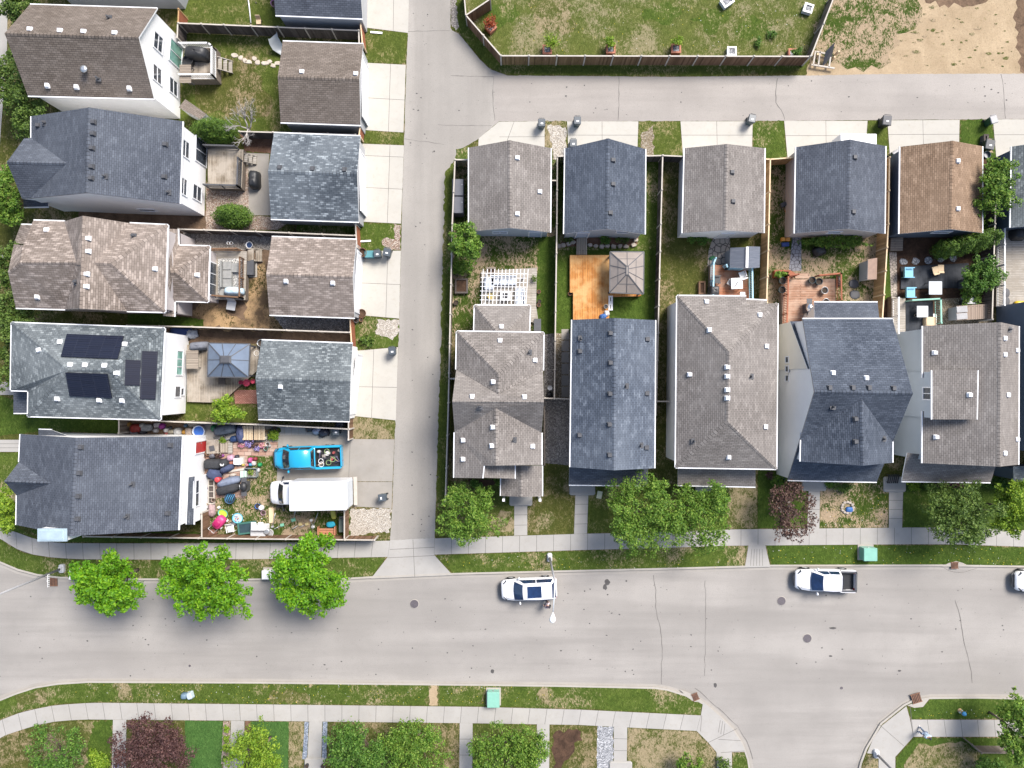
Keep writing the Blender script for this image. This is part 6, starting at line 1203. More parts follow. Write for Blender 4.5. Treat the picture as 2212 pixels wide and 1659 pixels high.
for x, y, rz, mt, l, sx, pl in ((1060, 60, .75, redw, 'terracotta planter with red shrub in the park corner', 1, ('red', 1060, 44, 14)), (1182, 108, 0, redw, 'terracotta planter with the largest green shrub by the park fence', 1, ('yell', 1190, 86, 17)), (1319, 107, 0, redw, 'terracotta planter with upright green shrub, middle of the park fence', 1, ('yell', 1320, 88, 11)), (1460, 106, 0, redw, 'broad terracotta planter with small green shrub by the park fence', 1.05, ('yell', 1466, 88, 10)), (1580, 112, 0, M['white'], 'white planter without a shrub beside the park fence', 1, None), (1745, 19, -.3, M['white'], 'white tilted planter near the slanting grey fence', 1, None), (1570, 4, .6, M['white'], 'white planter at the very top of the park lawn', 1.3, None), (1710, 116, 0, redw, 'small terracotta planter in the park corner by the slanting fence', .8, ('deep', 1722, 112, 9))):
    pbox(x, y, .72, .4, rz, mt, l, sx)
    if pl: k_, bx, by, br = pl; bush('planter_shrub', {'red': 'red leaved shrub growing in the park corner planter', 'deep': 'dark green shrub in the small terracotta planter', 'yell': f'bright green {"large" if br > 15 else "upright" if br > 10 else "small"} shrub in a terracotta planter by the park fence'}[k_], bx, by, br, br, 1.1, k_, 420, .13, int(bx), zg=.4)
for x, y, l in ((1748-105, 68, 'round dark green clump in the park lawn, upper'), (1639+20, 92, 'round dark green clump in the park lawn, lower')): pass
bush('grass_clump', 'round dark green clump in the park lawn, upper one', 1639+28, 73, 9, 10, .35, 'deep', 260, .12, 5); bush('grass_clump', 'round dark green clump in the park lawn, lower one', 1639, 92, 7, 9, .35, 'deep', 220, .12, 6)
# wooden frame with dark leaning panel beside the park fence
q = P(1782, 132, .2); r = thing('wooden_barrier', 'pale timber barrier with a dark leaning panel beside the sandy lot', 'timber frame', (q.x, q.y, .13)); tp = .5; b = MB()
for p_, q_ in (((1762, 110), (1757, 139)), ((1772, 110), (1768, 141)), ((1795, 120), (1791, 145)), ((1764, 111), (1797, 118)), ((1753, 139), (1803, 147))): b.beam(P(*p_, tp), P(*q_, tp), .12, .1)
b.build('frame', M['f_cap'], r); b = MB()
for x, y in ((1760, 124), (1796, 130), (1802, 121)): g = P(x, y, 0); b.box((g.x, g.y, .13), (.14, .14, .5 if x < 1800 else .75))
b.build('post', M['f_capn'], r); b = MB(); A_, B_, C_, D_ = P(1777, 143, .2), P(1798, 119, .55), P(1803, 93, 1.6), P(1784, 112, 1.1)
b.face([A_, B_, C_, D_]); b.face([p-Vector((.03, .03, .03)) for p in (D_, C_, B_, A_)]); b.beam(A_, B_, .08, .1); b.beam(D_, C_, .08, .1); b.build('panel', M['dgrey'], r)
def stone(px, py, rx, ry, h, mt, label, seed, group, name='stepping_stone', cat='stone'):
    q = P(px, py, .13); rr = random.Random(seed); b = MB(); n = 9; pr = [rr.uniform(.72, 1.15) for _ in range(n)]; rot = rr.uniform(0, 3)
    def ring(k, z): return [(q.x+rx*k*pr[i]*math.cos(6.283*i/n+rot), q.y+ry*k*pr[i]*math.sin(6.283*i/n+rot), .13+z) for i in range(n)]
    b.grid([ring(1, -.03), ring(1., h*.6), ring(.82, h)], sm=False); props(b.build(name, M[mt]), label, cat, group)
for i, (x, y) in enumerate(((507, 120), (520, 125), (529, 131), (537, 134), (549, 126), (557, 135), (573, 137), (583, 133), (590, 142), (600, 137), (616, 134), (612, 143))): stone(x, y, .24+.1*(i % 3 == 0), .2, .06, 'flag', 'flat tan stepping stone in the curve from the pale deck stairs', i, 'stepping stones to the brown garage')
for i in range(12):
    x = (1208, 1216, 1229, 1238, 1275, 1287, 1300, 1312, 1325, 1339, 1352, 1368)[i]; y = (532, 530, 527, 523, 530, 532, 533, 532, 533, 532, 533, 530)[i]; stone(x, y, .26, .2, .22, 'rock', 'pale boulder edging the bed behind the steel blue garage', i+40, 'boulders edging the bed', 'boulder', 'boulder')
stone(1373, 519, .22, .2, .2, 'rock', 'pale boulder at the right end of the bed, by the dark fence', 77, 'boulders edging the bed', 'boulder', 'boulder')
for i in range(5): stone(1951+i*27, 565-i*1.5, .34, .32, .05, 'gr_light', 'round pale paving stone in the row above the black patio', i+90, 'round paving stones', 'paving_stone', 'paving stone')
for i in range(9): a = i*.698; stone(1717+13*math.cos(a)-24, 1092+12*math.sin(a), .16, .14, .14, 'rock', 'whitish stone in the ring under the plum tree', i+130, 'stones ringing the small bed', 'edging_stone', 'stone')
for i in range(12): a = i*.5236; stone(1830+12*math.cos(a), 1096+12*math.sin(a), .15, .13, .13, 'rock', 'grey brick stone in the fire ring on the front lawn', i+160, 'stones of the fire ring', 'ring_stone', 'stone')
b = MB(); q = P(1835, 1101, .2); b.blob((q.x, q.y, .13), .34, .24, .2, 10, 5, e=.7, jit=.15); props(b.build('tarp', pm((.03, .12, .35), .6, .2, name='blue_tarp')), 'crumpled blue tarp on the stone fire ring', 'tarp')
# furniture
def chair(px, py, z, rz, mt, label, s=.52, h=.42, bk=.85, arms=False, group=None, frame='dgrey', name='chair'):
    q = P(px, py, z+.5); r = thing(name, label, 'chair', (q.x, q.y, z), rz, group); b = MB(); b.box((0, 0, h-.04), (s, s, .05), 0, 0, 1, .02); b.build('seat', mt, r, True); b = MB()
    b.grid([[(-s/2, -s/2, h), (s/2, -s/2, h), (s/2, -s/2-.04, h), (-s/2, -s/2-.04, h)], [(-s/2*.95, -s/2-.16, bk), (s/2*.95, -s/2-.16, bk), (s/2*.95, -s/2-.2, bk), (-s/2*.95, -s/2-.2, bk)]], sm=False); b.build('backrest', mt, r, True)
    for sx in (-1, 1):
        for sy in (-1, 1): b = MB(); b.box((sx*s*.45, sy*s*.45, 0), (.04, .04, h-.04)); b.build('leg', M[frame], r, True)
        if arms: b = MB(); b.box((sx*s*.5, 0, h+.2), (.07, s, .03)); b.build('armrest', mt, r, True)
    return r
def table(px, py, z, sx, sy, h, rz, mt, label, group=None, name='table', cat='table'):
    q = P(px, py, z+h); r = thing(name, label, cat, (q.x, q.y, z), rz, group); b = MB(); b.box((0, 0, h-.04), (sx, sy, .04), 0, 0, 1, .03); b.build('tabletop', mt, r, True)
    for x in (-1, 1):
        for y in (-1, 1): b = MB(); b.box((x*sx*.42, y*sy*.42, 0), (.05, .05, h-.04)); b.build('leg', M['dgrey'], r, True)
    return r
def sofa(px, py, z, rz, L, mt, label, cush=3, cmt=None, dep=.8, back=True):
    q = P(px, py, z+.4); r = thing('outdoor_sofa', label, 'sofa', (q.x, q.y, z), rz); b = MB(); b.box((0, 0, .05), (L, dep, .25), 0, 0, 1, .02); b.build('base', M['grey'] if cmt else mt, r, True)
    for k in range(cush): b = MB(); b.box((-L/2+L*(k+.5)/cush, .06, .3), (L/cush-.03, dep-.15, .14), 0, 0, 1, .04); b.build('seat_cushion', cmt or mt, r, True)
    if back: b = MB(); b.box((0, -dep/2+.06, .3), (L, .12, .45), 0, 0, 1, .03); b.build('backrest', cmt or mt, r, True)
    return r
def cover(name, px, py, rx, ry, h, mt, label, cat, rz=0, z0=.13, e=.6, jit=.07, seed=0, k=7, n=16, group=None):
    q = P(px, py, z0+h*.7); b = MB(); b.blob((q.x, q.y, z0), rx, ry, h, n, k, e=e, rot=rz, jit=jit, rnd=random.Random(seed)); return props(b.build(name, mt), label, cat, group)
def bbq(px, py, z, rz, label, col='black', name='barbecue'):
    q = P(px, py, z+.9); r = thing(name, label, 'barbecue', (q.x, q.y, z), rz); b = MB(); b.box((0, 0, 0), (.75, .5, .75), 0, 0, 1, .02); b.build('cart', M['dgrey'], r, True); b = MB(); b.lathe((0, 0, .78), [(.4, 0), (.4, .1), (.3, .28), (.05, .33)], 14, 0, 1, .75); l = b.build('lid', M[col], r, True); b = MB(); b.tube([(-.2, .3, .95), (.2, .3, .95)], .025, 6); b.build('handle', M['steel'], l, True)
    for sx in (-1, 1): b = MB(); b.box((sx*.58, 0, .74), (.38, .44, .04)); b.build('side_shelf', M['dgrey'], r, True)
    return r
BLK = M['black']; CLOTH = lambda c, n: pm(c, .85, .2, 4, name=n)
cover('covered_barbecue', 422, 112, .95, .5, 1.15, BLK, 'large black covered barbecue on the pale back deck', 'barbecue', -.08, 1.15, .5); tub(405, 130, .42, .42, .6, BLK, 'round black lidded bin on the pale back deck', 'fire_pit', 'fire pit', 1.15, BLK); table(400, 159, 1.15, .95, 1.5, .75, 0, M['wd_grey'], 'dark slatted table against the white gabled house'); cover('doormat', 404, 141, .4, .45, .03, M['dgrey'], 'dark doormat on the pale back deck', 'mat', 0, 1.152, .3, 0)
cover('covered_barbecue', 547, 386, .42, .75, 1.05, BLK, 'black covered barbecue on the grey patio beside the weathered deck', 'barbecue', 0, .14, .5)
GRF = CLOTH((.26, .26, .25), 'grey_cushion_cloth'); sofa(489, 593, .87, R(-90), 2.2, GRF, 'grey L shaped sofa on the patterned rug', 3, dep=.85); table(507, 578, .87, .75, .75, .35, 0, GRF, 'square grey ottoman beside the grey sofa', name='ottoman', cat='ottoman'); table(483, 632, .87, .7, .65, .4, 0, GRF, 'small grey side table below the grey sofa', name='side_table')
cover('covered_barbecue', 502, 628, .82, .36, 1.0, CLOTH((.5, .64, .72), 'pale_blue_cover'), 'pale blue covered barbecue on the taupe house deck', 'barbecue', 0, .87, .7); utilbox(541, 578, .55, 1.25, .6, M['dgrey'], 'dark grey deck storage box outside the brown railing', 'storage_box', 'storage box'); tub(538, 529, .28, .28, .45, M['white'], 'white rimmed pot with dark blue inside near the deck steps', 'flower_pot', 'pot', inner=pm((.02, .04, .1), .3, .1, name='dark_blue_water'))
chair(498, 660, .14, R(170), M['w_grey'], 'pale grey slatted lounger standing in the dirt yard', .75, .4, .9, name='lounge_chair'); tub(493, 525, .12, .12, .25, M['white'], 'left white pot on the deck railing', 'flower_pot', 'pot', 1.7); tub(499, 525, .12, .12, .25, M['white'], 'right white pot on the deck railing', 'flower_pot', 'pot', 1.7)
cover('covered_barbecue', 427, 747, .8, .36, 1.0, CLOTH((.15, .16, .19), 'grey_cover'), 'grey covered barbecue beside the blue gazebo', 'barbecue', .1, .5, .6); table(415, 777, .5, 1., 1.55, .7, 0, M['wd_grey'], 'dark slatted table beside the white solar house'); tub(572-18, 763, .22, .22, .4, M['white'], 'white rimmed pot right of the blue gazebo', 'flower_pot', 'pot'); tub(558+5, 741, .3, .3, .8, M['steel'], 'round metal drum at the grey green garage corner', 'rain_barrel', 'barrel')
PK = CLOTH((.5, .06, .12), 'red_cloth')
for x, y, rr_, l in ((532, 827, .29, 'round red table with white hub below the blue gazebo'), (520, 826, .18, 'small round red stool left of the red table'), (546, 824, .18, 'small round red stool right of the red table')): tub(x, y, rr_, rr_, .55, PK, l, 'garden_stool' if rr_ < .2 else 'garden_table', 'stool' if rr_ < .2 else 'table', .14, PK)
chair(478, 823, .5, R(180), M['f_dark'], 'dark slatted chair just below the blue gazebo', .6, .42, .8)
cover('tarp', 386+5, 718, .9, .42, .3, CLOTH((.03, .06, .2), 'blue_tarp'), 'dark blue tarp beside the solar panel house', 'tarp', 0, .13, .5, .15); cover('plastic_sheet', 412, 720, .5, .4, .35, CLOTH((.42, .45, .5), 'crumpled_plastic'), 'crumpled grey plastic sheet beside the dark blue tarp', 'plastic sheet', 0, .13, .7, .25); cover('old_tyre', 401, 728, .4, .35, .25, M['rubber'], 'old black tyre beside the crumpled plastic sheet', 'tyre', 0, .13, .8, .02)
# pergola lounge
LC = CLOTH((.48, .52, .58), 'pale_blue_grey_cushions'); sofa(1088, 606, .46, R(180), 2.1, LC, 'long pale cushioned sofa under the pergola', 3, LC); sofa(1124, 640, .46, R(90), 1.4, LC, 'two seat pale sofa under the pergola, right side', 2, LC); sofa(1057, 612, .46, R(-90), 1.1, LC, 'pale armchair under the pergola, left side', 1, LC)
r = thing('fire_table', 'square white fire table with black centre under the pergola', 'table', P(1092, 640, .46)); q = r.location; b = MB(); b.box((q.x, q.y, .46), (.85, .8, .45), 0, 0, 1, .03); b.build('body', M['white'], r); b = MB(); b.box((q.x, q.y, .912), (.45, .42, .02)); b.build('burner', BLK, r)
tub(1060, 640, .27, .27, .35, CLOTH((.6, .5, .2), 'yellow_wicker'), 'round yellow pouf under the pergola', 'pouf', 'pouf', .46, CLOTH((.55, .45, .18), 'yellow_wicker_top')); pbox(1061, 585, .5, .4, 0, M['wd_grey'], 'brown planter crate above the pergola slats', 1.4, 'dsoil', name='planter_crate'); pbox(997, 618, 1.2, .35, 0, M['f_dark'], 'large dark raised bed beside the lane fence', .92*.95, 'dsoil', name='raised_bed')
q = P(997, 618, .3); 
for x, y, l in ((1164, 630, 'terracotta pot with dark soil right of the pergola deck, upper'), (1165, 651, 'dark pot right of the pergola deck, middle'), (1164, 659, 'terracotta pot right of the pergola deck, lower')): tub(x, y, .16, .16, .25, M['terra'] if 'terra' in l else BLK, l, 'flower_pot', 'pot')
bush('potted_shrub', 'small dark potted shrub on the pergola deck edge', 1156, 601, 8, 8, .5, 'dull', 150, .1, 31, zg=.46); tub(985, 654, .2, .2, .3, BLK, 'black pot with coiled hose by the raised bed', 'hose_pot', 'pot')
table(1161, 703, .46, .6, 1.1, .8, .0, M['dgrey'], 'dark glass topped table beside the rear addition', name='glass_table'); tub(1188, 838, .2, .2, .4, M['white'], 'white round gas bottle between the two houses', 'gas_bottle', 'gas bottle', inner=M['white']); cover('hose_reel', 1187, 853, .25, .25, .5, BLK, 'black hose reel between the two houses', 'hose reel', 0, .13, .7)
for i, (x, y, l) in enumerate(((1318.5, 647, 'white rimmed planter at the orange deck edge, upper'), (1318.5, 663, 'white rimmed planter at the orange deck edge, lower'))): pbox(x, y, .55, .45, 0, M['trim'], l, .55, 'dsoil', 'planters at the orange deck edge')
tub(1309, 662, .17, .17, .3, M['steel'], 'steel pail on the orange deck', 'pail', 'pail', .61, BLK); cover('toy_pile', 1303, 683, .28, .2, .3, CLOTH((.05, .13, .35), 'blue_plastic_toys'), 'blue bag of toys at the orange deck corner', 'bag', .3, .61, .7, .2); cover('toy_pile', 1311, 676, .2, .22, .25, CLOTH((.6, .58, .58), 'white_plush'), 'white plush toys at the orange deck corner', 'toys', .2, .61, .7, .25); tub(1231.5, 634, .17, .17, .25, M['terra'], 'terracotta pot with plant left of the orange deck', 'flower_pot', 'pot')
b = MB(); q = P(1295, 1069, .2); b.box((q.x, q.y, .16), (.42, .62, .05), -.2); props(b.build('sign_board', pm((.62, .6, .42), .7, .15, name='pale_yellow_board')), 'pale yellow sign board lying on the steel blue front lawn', 'sign')
# red deck under the resin shed
chair(1549, 604, .71, R(-90), BLK, 'black chair on the orange deck, left side', .6, .42, .9, True); cover('covered_barbecue', 1543, 628, .38, .4, 1., BLK, 'black covered box barbecue on the orange deck', 'barbecue', 0, .71, .3); table(1592, 612, .71, .95, .9, .72, .05, M['white'], 'square white table on the orange deck'); chair(1579, 610, .71, R(60), M['grey'], 'grey chair tucked beside the white table', .5); chair(1604, 593, .71, R(20), M['white'], 'white slatted chair above the white table', .5, .42, .85, True); chair(1605, 636, .71, R(0), M['white'], 'white slatted stool below the white table', .42, .42, .5); pbox(1516, 622, 1.05, .4, 0, M['f_brown'], 'narrow planter box with dark soil left of the orange deck', .5, 'dsoil'); cover('garden_hose', 1539, 557, .25, .16, .12, CLOTH((.05, .2, .09), 'green_hose'), 'green hose pile on the flagstone path', 'hose', .4, .14, .9, .3)
# worn red deck
ss = bbq(1752-2, 665, .76, R(-90), 'stainless steel barbecue on the worn red deck', 'chrome'); utilbox(1767+3, 668-5, .4, .55, .9, BLK, 'black side cabinet beside the steel barbecue', 'side_cabinet', 'cabinet'); bbq(1780+7, 681, .76, 0, 'round black kettle grill on the worn red deck', 'dgrey', 'kettle_grill')
for x, y, l in ((1755, 605, 'large black pot on the worn red deck, left of the pair'), (1770, 608, 'large black pot on the worn red deck, right of the pair'), (1782, 627, 'silver rimmed pot near the right end of the worn red deck'), (1785, 652, 'silver rimmed pot half under the dark rear roof'), (1691, 606, 'black pot in the red deck corner, upper'), (1690, 626, 'black pot in the red deck corner, lower')): tub(x, y, .28, .28, .42, M['bin'] if 'silver' not in l else M['steel'], l, 'plant_pot', 'pot', .76)
pbox(1689, 592, .6, .55, 0, M['f_red'], 'red wooden planter with grassy leaves at the red deck corner', 2.1, 'dsoil'); bush('grassy_plant', 'long leaved green plant in the red wooden planter', 1686, 591, 12, 6, .3, 'green', 160, .25, 41, zg=.7); utilbox(1789, 638, .5, .55, .6, M['dgrey'], 'dark grey storage cube on the worn red deck', 'storage_cube', 'storage box'); chair(1710, 592, .3, R(-30), M['f_red'], 'red slatted chair left of the red deck steps', .5); cover('garbage_bag', 1809+3, 607, .18, .5, .5, BLK, 'long black bag hanging outside the red railing', 'bag', 0, .4, .6, .1); cover('tarp_heap', 1765+8, 541, .55, .42, .55, BLK, 'heap of black plastic below the leafy hedge', 'tarp', .4, .13, .7, .25, 6); cover('hose_coil', 1845, 613, .4, .35, .07, M['dgrey'], 'dark coil of hose on the dry grass, upper', 'hose', 0, .13, .9, .15); cover('hose_coil', 1847, 636, .42, .36, .07, M['dgrey'], 'dark coil of hose on the dry grass, lower', 'hose', 0, .13, .9, .15)
b = MB(); q = P(1696.5, 517, .3); b.box((q.x-.2, q.y, .13), (.33, .3, .3), 0, 0, 1, .03); props(b.build('toy_crate', pm((.55, .25, .04), .5, .1, name='orange_plastic')), 'orange plastic crate left of the slate path, left one', 'crate'); b = MB(); b.box((q.x+.2, q.y, .13), (.33, .3, .3), 0, 0, 1, .03); props(b.build('toy_crate', pm((.6, .28, .06), .5, .1, name='orange_plastic')), 'orange plastic crate left of the slate path, right one', 'crate'); b = MB(); b.box((q.x+.02, q.y-.42, .13), (.6, .35, .2), .1, 0, 1, .03); props(b.build('toy_crate', pm((.02, .05, .2), .5, .1, name='blue_plastic')), 'dark blue crate below the orange crates', 'crate')
b = MB(); q = P(1692, 442, .3); b.box((q.x, q.y, .13), (.48, .36, .3), .5, 0, 1, .03); props(b.build('black_crate', M['dgrey']), 'dark crate beside the slate blue garage wall', 'crate'); b = MB(); q = P(1700, 470, .2)
for k in range(3): b.tube([(q.x-.2+.1*k, q.y+.7, .2), (q.x+.1*k, q.y, .3), (q.x-.1+.12*k, q.y-.6, .18)], .025, 6)
props(b.build('orange_cord', pm((.6, .2, .04), .5, .1, name='orange_cord_plastic')), 'orange cord bundle beside the slate blue garage wall', 'cord')
# patio behind the orange garage
BC = pm((.16, .42, .58), .5, .12, 2, name='sky_blue_plastic'); chair(1962+2, 589, .26, R(-90), BC, 'sky blue garden chair on the black patio, upper', .8, .4, .95, True, frame='util'); chair(1966+2, 634-2, .26, R(-90), BC, 'sky blue garden chair below the black patio, lower', .8, .4, .95, True, frame='util'); chair(2022, 582, .26, R(15), M['f_capn'], 'white framed tan stool on the black patio, left', .5, .42, .5); chair(2034, 578, .26, R(0), M['f_capn'], 'white framed tan stool on the black patio, right', .5, .42, .5); table(2021, 622, .26, 1.1, 1.1, .7, 0, pm((.5, .53, .56), .35, .1, 2, name='frosted_glass'), 'square frosted glass table at the patio edge'); bbq(2090, 612, .14, R(90), 'black round barbecue on a grey cart beside the leafy bush', 'black'); table(1993, 673, .81, .95, .95, .6, 0, M['w_grey'], 'square grey table on the black deck'); tub(1979, 681, .12, .12, .12, M['f_cap'], 'small brown bowl on the black deck', 'bowl', 'bowl', .81); utilbox(2017, 699-8, .4, .9, .5, M['white'], 'white cabinet along the black deck railing', 'cabinet', 'cabinet'); cover('cardboard_box', 2010, 700-5, .45, .4, .5, M['f_capn'], 'tan cardboard box on the black deck', 'box', 0, .81, .25, 0); utilbox(2099, 649, .75, .55, .8, M['white'], 'white cooler box beside the plank lidded shed', 'cooler', 'cooler'); cover('black_bag', 2085, 652, .35, .2, .35, BLK, 'black bag beside the white cooler box', 'bag', .1, .13, .7, .2); cover('yellow_toy', 2206, 656, .5, .25, .3, pm((.6, .4, .01), .4, .1, name='yellow_plastic'), 'yellow toy car on the silver deck', 'toy', 0, .76, .6)
for y, l in ((633, 'dark round mat on the silver deck, upper'), (651, 'dark round mat on the silver deck, lower')): cover('round_mat', 2174, y, .3, .4, .03, M['dgrey'], l, 'mat', 0, .755, .9, 0)
cover('covered_barbecue', 2206, 502, .6, .6, .95, BLK, 'black covered barbecue at the right edge of the picture', 'barbecue', 0, .76, .6)
deck('dark timber steps behind the orange brown garage', [(1925, 514), (1951, 512), (1950, 541), (1923, 542)], .5, 'wd_grey', name='timber_steps', cat='steps'); pbox(2128, 306, 1.1, .5, 0, M['f_dark'], 'narrow dark planter trough above the orange brown garage', .32, 'dsoil'); r = thing('spiral_grill', 'black slatted bench beside the blue grey porch', 'bench', P(1924, 1033, .3)); q = r.location; b = MB()
for k in range(6): b.box((q.x-.4+k*.16, q.y, .7), (.1, .75, .04), -.2)
b.build('seat', BLK, r); b = MB(); 
for sx in (-.35, .35):
    for sy in (-.3, .3): b.box((q.x+sx, q.y+sy, .3), (.05, .05, .4))
b.build('leg', BLK, r); r.name = 'slatted_bench'
# ================================================================== THE CLUTTERED YARD OF THE CORNER HOUSE
def z1(x, y): return 432+x*.09375, 907.3+y*.09375
def z2(x, y): return 432+x*.1484, 1019.6+y*.1484
def z3(x, y): return 259.2+x*.1484, 898.6+y*.1484
NAVY = CLOTH((.045, .06, .12), 'navy_tarp'); SLT = CLOTH((.16, .19, .26), 'slate_tarp'); BT = CLOTH((.03, .032, .037), 'black_tarp')
# tarped motorbikes beside the back wall
cover('covered_motorcycle', *z1(270, 1020), .95*.75, .42, .9, BT, 'black square tarp over a motorbike, topmost of the tarped row', 'motorcycle', 0, .13, .45, .06, 1); cover('covered_motorcycle', *z1(520, 1005), .42, .36, .8, BT, 'black backpack shaped tarp with white strap marks', 'motorcycle', .3, .13, .6, .08, 2)
b = MB(); q = P(*z1(510, 1035), .95); b.box((q.x-.1, q.y, .93), (.1, .2, .02), .6); b.box((q.x+.08, q.y, .93), (.08, .2, .02), -.5); props(b.build('strap', M['white']), 'white strap mark lying on the black backpack shaped tarp', 'strap')
cover('covered_motorcycle', *z1(590, 1130), .85*.7, .3, .75, NAVY, 'navy tarped motorbike with white rim, second of the row', 'motorcycle', -math.pi+.45, .13, .75, .07, 3); cover('covered_motorcycle', *z1(300, 1250), .62, .5, .8, NAVY, 'wide navy tarp heap in the middle of the tarped row', 'tarp', -.5, .13, .7, .12, 4); cover('covered_motorcycle', *z1(640, 1430), 1.05, .36, .85, SLT, 'blue grey wrinkled tarp over a long motorbike', 'motorcycle', .25, .13, .75, .09, 5); cover('covered_motorcycle', *z1(620, 1600), 1.0, .42, .85, BT, 'black tarp over a long motorbike, lowest of the row', 'motorcycle', .28, .13, .65, .08, 6)
q = P(*z1(390, 1380), .9); b = MB(); b.lathe((q.x, q.y, .13), [(.2, 0), (.22, .75), (.2, .78), (.05, .8)], 14); props(b.build('red_canister', pm((.5, .05, .06), .5, .15, name='red_plastic')), 'round red canister between the tarped motorbikes', 'canister')
tub(*z2(430, 390), .42, .42, .5, pm((.04, .09, .16), .6, .2, name='dark_blue_wire'), 'dark blue wire basket below the black tarped motorbike', 'wire_basket', 'basket', inner=M['black'])
for i in range(4): 
    q = P(*z2(420+(i-1.5)*30, 390), .75); b = MB(); b.tube([(q.x-.1, q.y-.35, .55), (q.x, q.y, .68), (q.x+.15, q.y+.35, .55)], .03, 6); props(b.build('hose', pm((.05, .25, .45), .5, .1, name='blue_hose')), 'loop of blue hose in the dark wire basket', 'hose', 'blue hose loops')
r = thing('window_well', 'rusty window well with a wooden grid beside the white wall', 'window well', P(*z2(135, 285), .2)); q = r.location; b = MB()
for x0, y0, x1, y1 in ((-.45, 1., .45, 1.), (-.45, -1., .45, -1.), (.45, -1., .45, 1.), (-.45, -1., -.45, 1.)): b.beam((q.x+x0, q.y+y0, .35), (q.x+x1, q.y+y1, .35), .08, .25)
for k in (-.5, 0, .5): b.beam((q.x-.4, q.y+k, .34), (q.x+.4, q.y+k, .34), .05, .04)
b.beam((q.x, q.y-.95, .345), (q.x, q.y+.95, .345), .05, .04); b.build('rim', M['f_cap'], r); b = MB(); b.box((q.x, q.y, .135), (.85, 1.9, .03)); b.build('well_floor', M['f_dark'], r)
# wooden stairs and bits by the red door
deck('worn wooden door step landing in front of the red door', [(446, 950), (472, 950), (472, 980), (446, 980)], .45, 'wd_tan', name='door_landing', cat='landing'); deck('grey plank step beside the red door landing', [z1(455, 525), z1(640, 515), z1(640, 750), z1(470, 750)], .4, 'wd_grey2', name='plank_step', cat='step'); deck('pale slatted pallet step right of the plank step', [z1(650, 500), z1(745, 490), z1(745, 770), z1(640, 770)], .3, 'wd_pale', name='pallet_step', cat='step')
for x, y, rr_, m, l in ((385, 500, .2, 'white', 'white ring pot near the red door'), (190, 745, .28, 'f_brown', 'brown clay pot with a deep rim by the white wall'), (100, 820, .16, 'terra', 'small terracotta pot by the white wall'), (540, 390, .15, 'steel', 'small metal pot above the yellow flowers'), (1635, 300, .24, 'bin', 'dark ring planter among the weeds'), (1605, 375, .17, 'bin', 'small dark blue bowl among the weeds'), (1710, 190, .22, 'bin', 'dark ring pot near the fence in the weeds'), (1555, 555, .17, 'white', 'white round pail beside the brick path'), (1515, 660, .17, 'util', 'pale green lidded pail beside the brick path'), (1190, 490, .24, 'bin', 'dark hoop pot above the lilac flowers')): tub(*z1(x, y), rr_, rr_, .3, M[m], l, 'flower_pot', 'pot')
b = MB(); q = P(*z1(295, 650), .3); b.box((q.x, q.y, .45), (.42, .45, .05), .2); props(b.build('slate_board', M['dgrey']), 'dark slate board by the red door landing', 'board')
for x, y, w, l, m, s_ in ((540, 465, .3, 'yellow flower bunch near the red door', 'yell', 61), (970, 570, .3, 'yellow and white flower bunch beside the brick path', 'pinkf', 62), (1110, 545, .42, 'lilac flower bunch under the timber table', 'purpf', 63), (1320, 650, .25, 'lilac flower bunch lying on the brick path', 'purpf', 64), (1280, 570, .28, 'dark plum flower bunch beside the brick path', 'plum', 65), (1450, 580, .26, 'mixed flower bunch left of the white pail', 'pinkf', 66), (420, 800, .3, 'purple flower heap beside the pink toy', 'plum', 67)): u, v = z1(x, y); bush('flower_bunch', l, u, v, w/S, w/S*.8, .4, m, 170, .12, s_, 'flowers')
